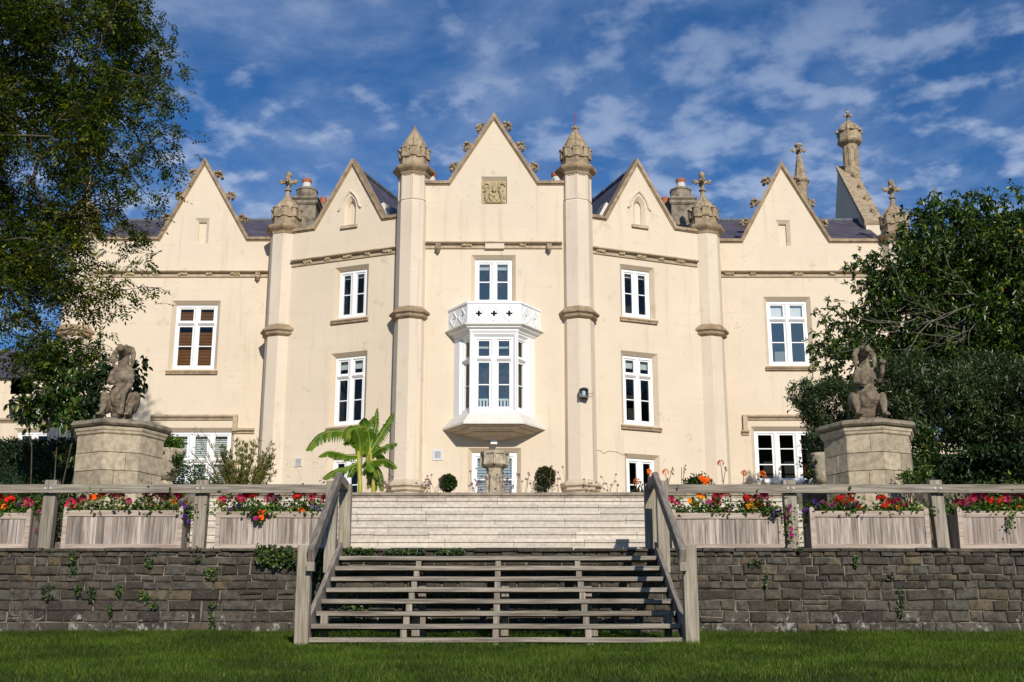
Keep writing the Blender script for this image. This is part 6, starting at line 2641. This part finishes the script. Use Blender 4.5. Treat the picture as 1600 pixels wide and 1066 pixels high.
# ------------------------------------------------------------------ flowers
def floret_mesh(kind, colr):
    """flower head centred on the origin, facing the camera side"""
    m = MB()
    rs = random.Random(hash(kind) % 97 if False else len(kind) * 7 + len(colr))

    def disc(c, nrm, r, n=5, cup=.25):
        nrm = Vector(nrm).normalized()
        a = nrm.cross(Vector((.3, .2, 1))).normalized()
        b = nrm.cross(a)
        t0 = rs.uniform(0, 6)
        c = Vector(c)
        for k in range(n):
            t = t0 + 2 * PI * k / n
            w = PI / n * .92
            d = a * math.cos(t) + b * math.sin(t)
            e1 = a * math.cos(t - w * .8) + b * math.sin(t - w * .8)
            e2 = a * math.cos(t + w * .8) + b * math.sin(t + w * .8)
            m.add([c, c + e1 * r * .85 + nrm * r * cup, c + d * r * 1.08 + nrm * r * cup * .8, c + e2 * r * .85 + nrm * r * cup], [(0, 1, 2, 3)])
    if kind == 'geranium':
        for _ in range(26):
            d = Vector((rs.gauss(0, 1), rs.gauss(0, 1), rs.gauss(.3, .8))).normalized()
            disc(d * .036, d, rs.uniform(.016, .022))
    elif kind == 'petunia':
        d = Vector((0, -1, .35))
        disc((0, 0, 0), d, .034, 5, .45)
        disc((0, .006, 0), d, .036, 5, .30)
    elif kind == 'begonia':
        for _ in range(9):
            d = Vector((rs.gauss(0, .6), -1 + rs.gauss(0, .4), rs.gauss(.3, .5))).normalized()
            disc(d * .012, d, rs.uniform(.022, .034), 5, .35)
    elif kind == 'canna':
        for _ in range(7):
            d = Vector((rs.gauss(0, 1), rs.gauss(-.2, .6), rs.gauss(.4, .7))).normalized()
            disc(d * .045, d, rs.uniform(.035, .055), 3, .6)
    elif kind == 'tuft':
        for _ in range(6):
            d = rdir(1)[0]
            disc(Vector(d) * .010, d, .009, 4)
    me = m.mesh(kind, fix=False)
    me.materials.append(PET[colr])
    return me


FM = {}


def head(kind, colr):
    if (kind, colr) not in FM:
        FM[(kind, colr)] = floret_mesh(kind, colr)
    return FM[(kind, colr)]


def bedding(px, py, Y, zb, kind, colr, label, group, n_heads=3, spread=.07, leafy=1.0, seed=1, dense=70):
    rs = random.Random(seed)
    r = np.random.default_rng(seed)
    top = at(px, py, Y)
    t = empty({'geranium': 'geranium', 'petunia': 'petunia', 'begonia': 'begonia'}[kind], (top.x, Y, zb), label, 'flower', group)
    st = MB()
    zc0 = max(zb + .05, min(top.z - .08, zb + .16))
    heads = []
    for i in range(n_heads):
        p = Vector((top.x + (rs.uniform(-spread, spread) if i else 0), Y - rs.uniform(0, .07), top.z + (rs.uniform(-.06, .02) if i else 0)))
        s = Vector((top.x + rs.uniform(-.03, .03), Y, zb - .02))
        st.tube([s, s.lerp(p, .5) + Vector((rs.uniform(-.02, .02), 0, .02)), p], .004, 4, cap=False)
        heads.append(p)
    st.build('stems', M['stem'], t, fix=False)
    n = int(dense * leafy)
    P = np.stack([r.normal(top.x, .085, n), Y + r.normal(-.03, .07, n), zb + np.abs(r.normal(0, 1, n)) * (zc0 - zb + .04) * .75], 1)
    D = r.normal(0, 1, (n, 3)) + np.array([0, -.5, .1])
    Nn = r.normal(0, .5, (n, 3)) + np.array([0, -.4, 1])
    L = r.uniform(.035, .065, n)
    leaf_cloud('leaves', P, D, Nn, L, L * .85, M['leaf_bed'], t, .1, False)
    off = offset_of(t)
    for p in heads:
        o = bpy.data.objects.new('flower_head', head(kind, colr))
        col.objects.link(o)
        o.parent = t
        o.location = p - off
        s = rs.uniform(.9, 1.35)
        o.scale = (s, s, s)
        o.rotation_euler = (rs.uniform(-.3, .3), rs.uniform(-.3, .3), rs.uniform(-.6, .6))
    return t


G = {'r': ('geranium', 'red'), 'p': ('geranium', 'pink'), 'o': ('begonia', 'orange'), 'y': ('begonia', 'yellow'), 'm': ('petunia', 'magenta'), 'u': ('petunia', 'purple'), 'w': ('begonia', 'white')}
BEDS = [
    ('in the planter at the left edge', 801, [(2, 776, 'r', 3), (18, 779, 'r', 4), (8, 793, 'o', 2), (30, 788, 'u', 2), (42, 782, 'p', 3)]),
    ('in the planter between the left fence posts', 797, [(113, 785, 'p', 4), (131, 780, 'p', 3), (152, 778, 'o', 4), (163, 772, 'r', 3), (180, 771, 'r', 3), (191, 776, 'p', 1), (201, 784, 'p', 2), (233, 769, 'r', 2), (230, 781, 'p', 3), (247, 774, 'p', 2), (262, 774, 'p', 4), (269, 786, 'o', 3), (280, 776, 'p', 3), (290, 786, 'p', 1), (298, 797, 'u', 5)]),
    ('in the planter left of the stairs', 799, [(345, 781, 'p', 3), (358, 778, 'p', 1), (368, 792, 'u', 4), (378, 779, 'p', 4), (386, 773, 'r', 4), (396, 774, 'r', 2), (407, 801, 'o', 3), (402, 811, 'o', 2), (424, 777, 'p', 3), (436, 778, 'u', 2), (428, 786, 'p', 1), (463, 777, 'r', 3), (477, 771, 'r', 2), (491, 775, 'p', 3), (474, 799, 'o', 3), (494, 792, 'u', 5), (507, 780, 'p', 1)]),
    ('in the planter right of the stairs', 801, [(1050, 779, 'p', 2), (1058, 787, 'p', 1), (1083, 783, 'y', 4), (1096, 778, 'y', 2), (1106, 785, 'm', 2), (1121, 775, 'p', 3), (1115, 782, 'r', 3), (1132, 772, 'r', 1), (1118, 800, 'm', 2), (1131, 797, 'm', 2), (1166, 778, 'r', 4), (1170, 787, 'y', 4), (1176, 793, 'y', 2), (1181, 779, 'p', 2), (1195, 777, 'p', 3), (1190, 791, 'o', 2), (1200, 790, 'm', 2), (1210, 803, 'u', 3)]),
    ('in the planter between the right fence posts', 798, [(1286, 787, 'm', 2), (1278, 790, 'u', 3), (1300, 788, 'm', 2), (1311, 780, 'r', 5), (1330, 772, 'r', 1), (1328, 783, 'r', 2), (1338, 787, 'm', 2), (1345, 796, 'o', 3), (1325, 791, 'u', 2), (1379, 780, 'r', 3), (1391, 785, 'r', 3), (1400, 785, 'p', 3), (1416, 790, 'p', 2), (1381, 793, 'r', 2), (1430, 790, 'w', 2), (1401, 795, 'y', 1), (1444, 797, 'y', 1)]),
    ('in the planter at the right edge', 798, [(1496, 786, 'p', 3), (1509, 790, 'm', 1), (1518, 778, 'p', 3), (1527, 774, 'p', 3), (1535, 773, 'p', 3), (1546, 780, 'r', 3), (1557, 794, 'o', 2), (1564, 779, 'r', 2), (1571, 778, 'p', 2), (1585, 772, 'p', 3), (1597, 776, 'p', 2), (1575, 790, 'r', 1), (1590, 794, 'o', 2)]),
]
CN = {'r': 'red', 'p': 'pink', 'o': 'orange', 'y': 'yellow', 'm': 'magenta', 'u': 'purple', 'w': 'cream'}
k = 0
for bi, (where, pz, lst) in enumerate(BEDS):
    xa, xb, Yf, Yb, zt = PLANTERS[bi]
    lst = sorted(lst)
    seen = {}
    tot = {}
    for px, py, c, n in lst:
        tot[c] = tot.get(c, 0) + 1
    for px, py, c, n in lst:
        kind, colr = G[c]
        seen[c] = seen.get(c, 0) + 1
        Y = Yf + .13 + (.08 if (k % 3) == 0 else 0)
        if py > 800:
            Y = Yf - .04
        ordn = ['leftmost', 'second', 'third', 'fourth', 'fifth', 'sixth', 'seventh', 'eighth', 'ninth'][seen[c] - 1]
        lab = '%s %s, %s such %s' % (CN[c], kind, ordn, where)
        if tot[c] == 1:
            lab = 'only %s %s %s' % (CN[c], kind, where)
        bedding(px, py, Y, zt - .045, kind, colr, lab, 'bedding flowers ' + where, n, .055 if kind == 'geranium' else .075, 1.0 if c not in 'u' else .7, seed=k + 10)
        k += 1
# green filling in each box
for bi, (xa, xb, Yf, Yb, zt) in enumerate(PLANTERS):
    r = np.random.default_rng(bi + 60)
    n = 900
    P = np.stack([r.uniform(xa + .06, xb - .06, n), r.uniform(Yf + .02, Yb - .06, n), zt - .05 + np.abs(r.normal(0, .055, n))], 1)
    g = noise3(P, 4.0, bi * 3.3)
    P = P[g > -.12]
    P[:, 2] += np.clip(g[g > -.12], 0, .4) * .12
    n = len(P)
    L = r.uniform(.03, .06, n)
    t = empty('bedding_greenery', ((xa + xb) / 2, Yf + .2, zt - .05), 'low green filler leaves %s' % BEDS[bi][0], 'plant', 'green filler in the planters')
    leaf_cloud('leaves', P, r.normal(0, 1, (n, 3)) + np.array([0, -.4, .5]), r.normal(0, .5, (n, 3)) + np.array([0, -.3, 1]), L, L * .7, M['leaf_bed'], t, .1)


def trailing(pts, colr, label, seed, nh, thick=.06, n=120, mat='leaf_bed'):
    """plant hanging over a box side"""
    rs = random.Random(seed)
    r = np.random.default_rng(seed)
    Pp = [at(x, y, Y) for x, y, Y in pts]
    t = empty('trailing_petunia', Pp[0], label, 'flower', 'trailing petunias')
    MB().tube(Pp, .006, 4).build('stems', M['stem'], t)
    seg = np.array([list(p) for p in Pp])
    u = r.uniform(0, len(Pp) - 1.001, n)
    i = u.astype(int)
    q = seg[i] + (seg[i + 1] - seg[i]) * (u - i)[:, None] + r.normal(0, thick, (n, 3))
    L = r.uniform(.03, .055, n)
    leaf_cloud('leaves', q, r.normal(0, 1, (n, 3)), r.normal(0, 1, (n, 3)) + np.array([0, -1, .5]), L, L * .65, M[mat], t, .1)
    off = offset_of(t)
    for _ in range(nh):
        uu = rs.uniform(0, len(Pp) - 1.01)
        a = int(uu)
        p = Pp[a].lerp(Pp[a + 1], uu - a) + Vector((rs.uniform(-thick, thick), -rs.uniform(.03, .07), rs.uniform(-thick, thick)))
        o = bpy.data.objects.new('flower_head', head('petunia', colr))
        col.objects.link(o)
        o.parent = t
        o.location = p - off
        o.rotation_euler = (rs.uniform(-.3, .3), 0, rs.uniform(-.6, .6))


trailing([(1228, 788, 17.25), (1231, 810, 17.2), (1230, 830, 17.2), (1240, 835, 17.18)], 'magenta', 'trailing magenta petunia over the right end of the wide-boarded planter', 3, 5)
trailing([(288, 790, 17.3), (298, 800, 17.25), (292, 815, 17.25)], 'purple', 'trailing purple petunia beside the post left of the stairs', 4, 6)
trailing([(1272, 785, 17.4), (1262, 800, 17.4), (1256, 820, 17.4)], 'purple', 'dark trailing purple petunia at the shaded left end of the middle right planter', 5, 5)
trailing([(1585, 800, 17.15), (1580, 815, 17.13), (1575, 826, 17.12)], 'magenta', 'leafy sprig hanging over the planter at the right edge', 6, 0, .03, 50)
trailing([(405, 800, 17.14), (404, 812, 17.12), (412, 814, 17.12)], 'magenta', 'sprig hanging over the planter left of the stairs', 7, 2, .035, 40)
trailing([(55, 795, 17.5), (58, 812, 17.5), (60, 830, 17.5)], 'magenta', 'leafy trailer at the right end of the planter cut by the left edge', 8, 2, .05, 80)


# cannas along the terrace edge, right of the stairs
def canna(px, py, Y, label, seed, flower=True):
    rs = random.Random(seed)
    p = at(px, py, Y)
    t = empty('canna_lily', (p.x, Y, UP_Z), label, 'flower', 'orange cannas on the terrace edge')
    m = MB()
    s = Vector((p.x + rs.uniform(-.05, .05), Y, UP_Z))
    m.tube([s, s.lerp(p, .5) + Vector((rs.uniform(-.03, .03), 0, 0)), p], [.012, .009, .006], 5)
    q = p + Vector((rs.uniform(.05, .14), 0, rs.uniform(-.12, .08)))
    m.tube([s.lerp(p, .45), q], .006, 4)
    for _ in range(5):
        m.ball(q + Vector((rs.uniform(-.02, .02), 0, rs.uniform(-.12, .02))), .014, 5, 4, (1, 1, 1.6))
    m.build('stem', M['drystem'], t)
    off = offset_of(t)
    if flower:
        o = bpy.data.objects.new('flower_head', head('canna', 'orange'))
        col.objects.link(o)
        o.parent = t
        o.location = p - off
        o.rotation_euler = (0, 0, rs.uniform(0, 6))
        o.scale = (.8, .8, .8)
    r = np.random.default_rng(seed)
    n = 5
    P = np.array([[p.x + r.normal(0, .03), Y, UP_Z + r.uniform(0, .25)] for _ in range(n)])
    leaf_cloud('leaves', P, r.normal(0, .5, (n, 3)) + np.array([0, 0, 1]), r.normal(0, 1, (n, 3)) + np.array([0, -1, 0]), r.uniform(.2, .32, n), [.09] * n, M['leaf_red'], t, .1)


for i, (px, py, Y, lb) in enumerate([
        (995, 753, 22.6, 'low orange canna in front of the lower right bay window'), (1014, 738, 23.0, 'orange canna against the edge of the right bay window'), (1040, 738, 22.8, 'orange canna just right of the stair newel'),
        (1126, 724, 23.0, 'tallest orange canna right of the outer turret'), (1162, 740, 22.8, 'orange canna whose shadow falls left of the three-light window'), (1191, 741, 23.0, 'orange canna over the left light of the dark window'),
        (1260, 730, 23.0, 'orange canna before the right light of the dark window'), (1262, 738, 22.8, 'lower orange canna before the right light of the dark window')]):
    canna(px, py, Y, lb, i + 3)
canna(1065, 730, 23.2, 'bare seed stalk of a canna between two flowering ones', 30, False)
canna(1178, 742, 23.2, 'dark faded canna stalk left of the dark window', 31, False)
canna(1212, 735, 23.2, 'dark faded canna stalk before the middle light of the dark window', 32, False)
shrub('orange_flowered_bush', [E(1092, 762, 22.5, .22, .2, .12)], 160, (.05, .09), .5, M['leaf_box'], 'low dark bush with orange blooms left of the outer right turret', 'plant', seed=51, shell=.1, thresh=-1)
for i in range(4):
    q = at(1096 + i * 3, 748 + (i * 5) % 13, 22.35)
    o = bpy.data.objects.new('loose_bloom', head('begonia', 'orange'))
    o.name = 'flower_head'
    col.objects.link(o)
    b = [x for x in bpy.data.objects if x.name.startswith('orange_flowered_bush')][0]
    o.parent = b
    o.location = q - b.location
    o.scale = (1.6, 1.6, 1.6)


# airy verbena stalks along the terrace edge
def verbena(px, Y, label, seed, h0=735, n=7):
    rs = random.Random(seed)
    b = at(px, 768, Y)
    t = empty('verbena', (b.x, Y, UP_Z), label, 'plant', 'airy verbena stalks on the terrace edge')
    m = MB()
    hd = []
    for i in range(n):
        p = at(px + rs.uniform(-16, 16), rs.uniform(h0, 764), Y + rs.uniform(-.2, .2))
        s = Vector((b.x + rs.uniform(-.15, .15), Y, UP_Z))
        c = s.lerp(p, .6) + Vector((rs.uniform(-.05, .05), 0, 0))
        m.tube([s, c, p], .0035, 3, cap=False)
        hd.append(p)
        if rs.random() < .6:
            q = c + Vector((rs.uniform(-.12, .12), 0, rs.uniform(.06, .16)))
            m.tube([c, q], .003, 3, cap=False)
            hd.append(q)
    m.build('stems', M['drystem'], t, fix=False)
    off = offset_of(t)
    for p in hd:
        o = bpy.data.objects.new('flower_head', head('tuft', 'verbena'))
        col.objects.link(o)
        o.parent = t
        o.location = p - off
        o.scale = (1.5, 1.5, 1.5)


for i, (px, lb) in enumerate([(600, 'verbena stalks in front of the left tall turret foot'), (660, 'verbena stalks right of the left tall turret'), (680, 'verbena stalks left of the green ball bush'), (748, 'denser violet verbena left of the stone urn'),
                              (795, 'violet verbena right of the stone urn'), (822, 'thin verbena between the urn and the bronze ball bush'), (873, 'tall pale verbena right of the bronze ball bush'), (925, 'verbena in front of the right tall turret'), (955, 'thin verbena left of the lower right bay window')]):
    verbena(px, 22.4 + (i % 3) * .3, lb, i + 5, 728 if i in (3, 6) else 738, 12 if i in (3, 4) else 7)


# ------------------------------------------------------------------ ivy and weeds on the retaining wall
def ivy(name, region, n, label, seed, mat='leaf_ivy', L=(.03, .055), group='weeds growing in the stone wall', cat='plant', yoff=.0, thick=.05):
    r = np.random.default_rng(seed)
    rs = random.Random(seed)
    P = []
    while len(P) < n:
        x0, y0, x1, y1 = rs.choice(region)
        x, y = rs.uniform(x0, x1), rs.uniform(y0, y1)
        p = at(x, y, WALL_Y - .02 - yoff)
        if noise.noise(Vector((p.x * 5 + seed, p.z * 5, 0))) > -.22:
            P.append([p.x, p.y - r.uniform(0, thick), p.z])
    P = np.array(P)
    n = len(P)
    c = P.mean(0)
    t = empty(name, Vector(c), label, cat, group)
    D = r.normal(0, .7, (n, 3)) + np.array([0, -.15, -.5])
    Nn = r.normal(0, .45, (n, 3)) + np.array([0, -1, .4])
    Ls = r.uniform(*L, n)
    leaf_cloud('leaves', P, D, Nn, Ls, Ls * .95, M[mat], t, .12)


ivy('ivy', [(400, 852, 470, 878), (410, 860, 470, 886), (440, 862, 468, 880), (468, 852, 500, 900), (485, 860, 505, 930)], 1500, 'dense ivy hanging over the wall left of the timber stairs', 1, group=None, cat='ivy', thick=.10)
ivy('ivy', [(528, 857, 600, 865), (600, 859, 662, 865), (685, 857, 728, 866)], 330, 'ivy strip along the wall top above the uppermost tread', 2, group=None, cat='ivy', thick=.07)
wd = [((228, 870, 240, 885), 'small green weed high on the wall, a third across the left part'), ((108, 862, 120, 900), 'long trailing weed near the left planter'), ((66, 915, 85, 935), 'left-hand fern tuft in the wall'),
      ((140, 915, 150, 940), 'narrow trailing weed below the left planter'), ((118, 915, 128, 930), 'dark tuft between two wall weeds'), ((182, 915, 190, 930), 'thin weed in a wall crack'), ((218, 922, 234, 942), 'round weed clump halfway down the wall'),
      ((235, 943, 248, 950), 'flat moss clump below the round weed'), ((170, 945, 176, 970), 'weed hanging down the wall crack'), ((322, 888, 338, 906), 'bright yellow-green fern tuft'), ((308, 856, 316, 876), 'weed below the post left of the stairs'),
      ((328, 940, 338, 985), 'long weed low on the wall near the stairs'), ((1170, 875, 1190, 884), 'moss patch high on the wall right of the stairs'), ((1195, 895, 1200, 915), 'thin weed right of the stairs'),
      ((1333, 868, 1341, 888), 'small weed under the planter between the right posts'), ((1402, 915, 1412, 962), 'longest trailing weed on the right part of the wall'), ((1388, 895, 1396, 905), 'tuft above the longest trailing weed'), ((1248, 858, 1262, 868), 'moss under the right fence post')]
for i, ((x0, y0, x1, y1), lb) in enumerate(wd):
    ivy('wall_weed', [(x0, y0, x1, y1)], 26 + int((x1 - x0) * (y1 - y0) * .10), lb, i + 11, 'leaf_bed' if i in (9, 6) else 'leaf_ivy', (.02, .04))
# weeds under the timber stairs
for i, (x0, x1, y0, y1, lb) in enumerate([(600, 650, 920, 940, 'ivy behind the stairs, left of the middle carriage'), (530, 580, 925, 975, 'weeds behind the stairs at far left'), (655, 740, 925, 940, 'ivy behind the stairs near the middle'), (650, 720, 963, 985, 'low weeds behind the stairs near the middle')]):
    ivy('under_stair_ivy', [(x0, y0, x1, y1)], 170, lb, 70 + i, 'leaf_ivy', (.03, .06), 'weeds behind the timber stairs')


# ------------------------------------------------------------------ grass
def grass():
    r = np.random.default_rng(12)

    def blades(n, y0, y1, xw, hl, wl):
        x = r.uniform(-xw, xw, n)
        y = y0 + (y1 - y0) * r.random(n) ** .9
        k = np.abs(x) < (y * .50 + 2.2)
        x, y = x[k], y[k]
        n = len(x)
        g = np.array([lawn_z(q) for q in y]) + np.array([.035 * noise.noise(Vector((a * .35, b * .35, 3))) + .012 * noise.noise(Vector((a * 2, b * 2, 1))) for a, b in zip(x, y)])
        dens = np.array([noise.noise(Vector((a * 1.3, b * 1.3, 9))) for a, b in zip(x, y)])
        h = r.uniform(*hl, n) * (1 + .45 * dens)
        a = r.uniform(0, 2 * PI, n)
        w = r.uniform(*wl, n)
        lean = r.uniform(.1, .9, n)
        b = r.uniform(0, 2 * PI, n)
        P = np.stack([x, y, g - .004], 1)
        S = np.stack([np.cos(a), np.sin(a), np.zeros(n)], 1) * w[:, None]
        T = np.stack([np.cos(b) * lean, np.sin(b) * lean, np.ones(n)], 1)
        M1 = P + T * (h * .55)[:, None] * np.array([.6, .6, 1])
        T2 = P + T * h[:, None]
        V = np.stack([P - S, P + S, M1 + S * .7, T2, M1 - S * .7], 1)
        i = (np.arange(n) * 5)[:, None]
        F = np.concatenate([i + np.array([0, 1, 2]), i + np.array([0, 2, 4]), i + np.array([4, 2, 3])], 1).reshape(-1, 3)
        return V.reshape(-1, 3), F
    V1, F1 = blades(260000, 6.0, 12.5, 8.4, (.03, .065), (.0016, .003))
    V2, F2 = blades(270000, 12.0, 17.07, 10.6, (.03, .075), (.002, .004))
    V = np.concatenate([V1, V2])
    F = np.concatenate([F1, F2 + len(V1)])
    o = np_mesh('grass', V, F, M['grass'])
    tag(o, kind='stuff')
    # longer tufts along the foot of the wall and under the stairs
    n = 5000
    x = r.uniform(-8, 8, n)
    y = WALL_Y - np.abs(r.normal(0, .06, n)) - .02
    keep = noise3(np.stack([x, y, x * 0], 1), 1.5, 4) > -.1
    x, y = x[keep], y[keep]
    n = len(x)
    P = np.stack([x, y, np.full(n, LAWN_Z - .02)], 1)
    D = r.normal(0, .35, (n, 3)) + np.array([0, 0, 1])
    L = r.uniform(.05, .12, n)
    leaf_cloud('grass_at_wall_foot', P, D, rdir(n, r), L, [.006] * n, M['grass'], None, 0, True)
    tag(bpy.data.objects['grass_at_wall_foot'], kind='stuff')


grass()

# fallen leaves on the lawn
FL = [(701, 1020, 'leaf_bed', 'yellow fallen leaf on the lawn below the stairs', .11), (742, 1031, 'drystem', 'pale curled dry leaf on the lawn below the stairs', .12), (160, 1052, 'leaf_bed', 'yellow fallen leaf on the lawn at lower left', .08),
      (285, 998, 'drystem', 'brown leaf at the wall foot left of the stairs', .08), (115, 1027, 'drystem', 'small brown leaf on the lawn at left', .06), (765, 1046, 'drystem', 'small brown leaf right of the pale curled one', .05), (1110, 1002, 'drystem', 'brown leaf by the right newel', .07)]
for i, (px, py, mt, lb, L) in enumerate(FL):
    best = None
    for q in np.linspace(8, 17, 400):
        p = at(px, py, q)
        if p.z <= lawn_z(q) + .045:
            best = p
    if best is None:
        best = at(px, py, 12)
    r = np.random.default_rng(i)
    o = leaf_cloud('fallen_leaf', np.array([[best.x - L / 2, best.y, best.z]]), np.array([[1, .3, .1]]), np.array([[.2, -.5, 1]]), [L], [L * .6], PET['yellow'] if mt == 'leaf_bed' else M[mt], None, .3)
    tag(o, lb, 'leaf', 'fallen leaves on the lawn')
    o.location = (0, 0, .012)
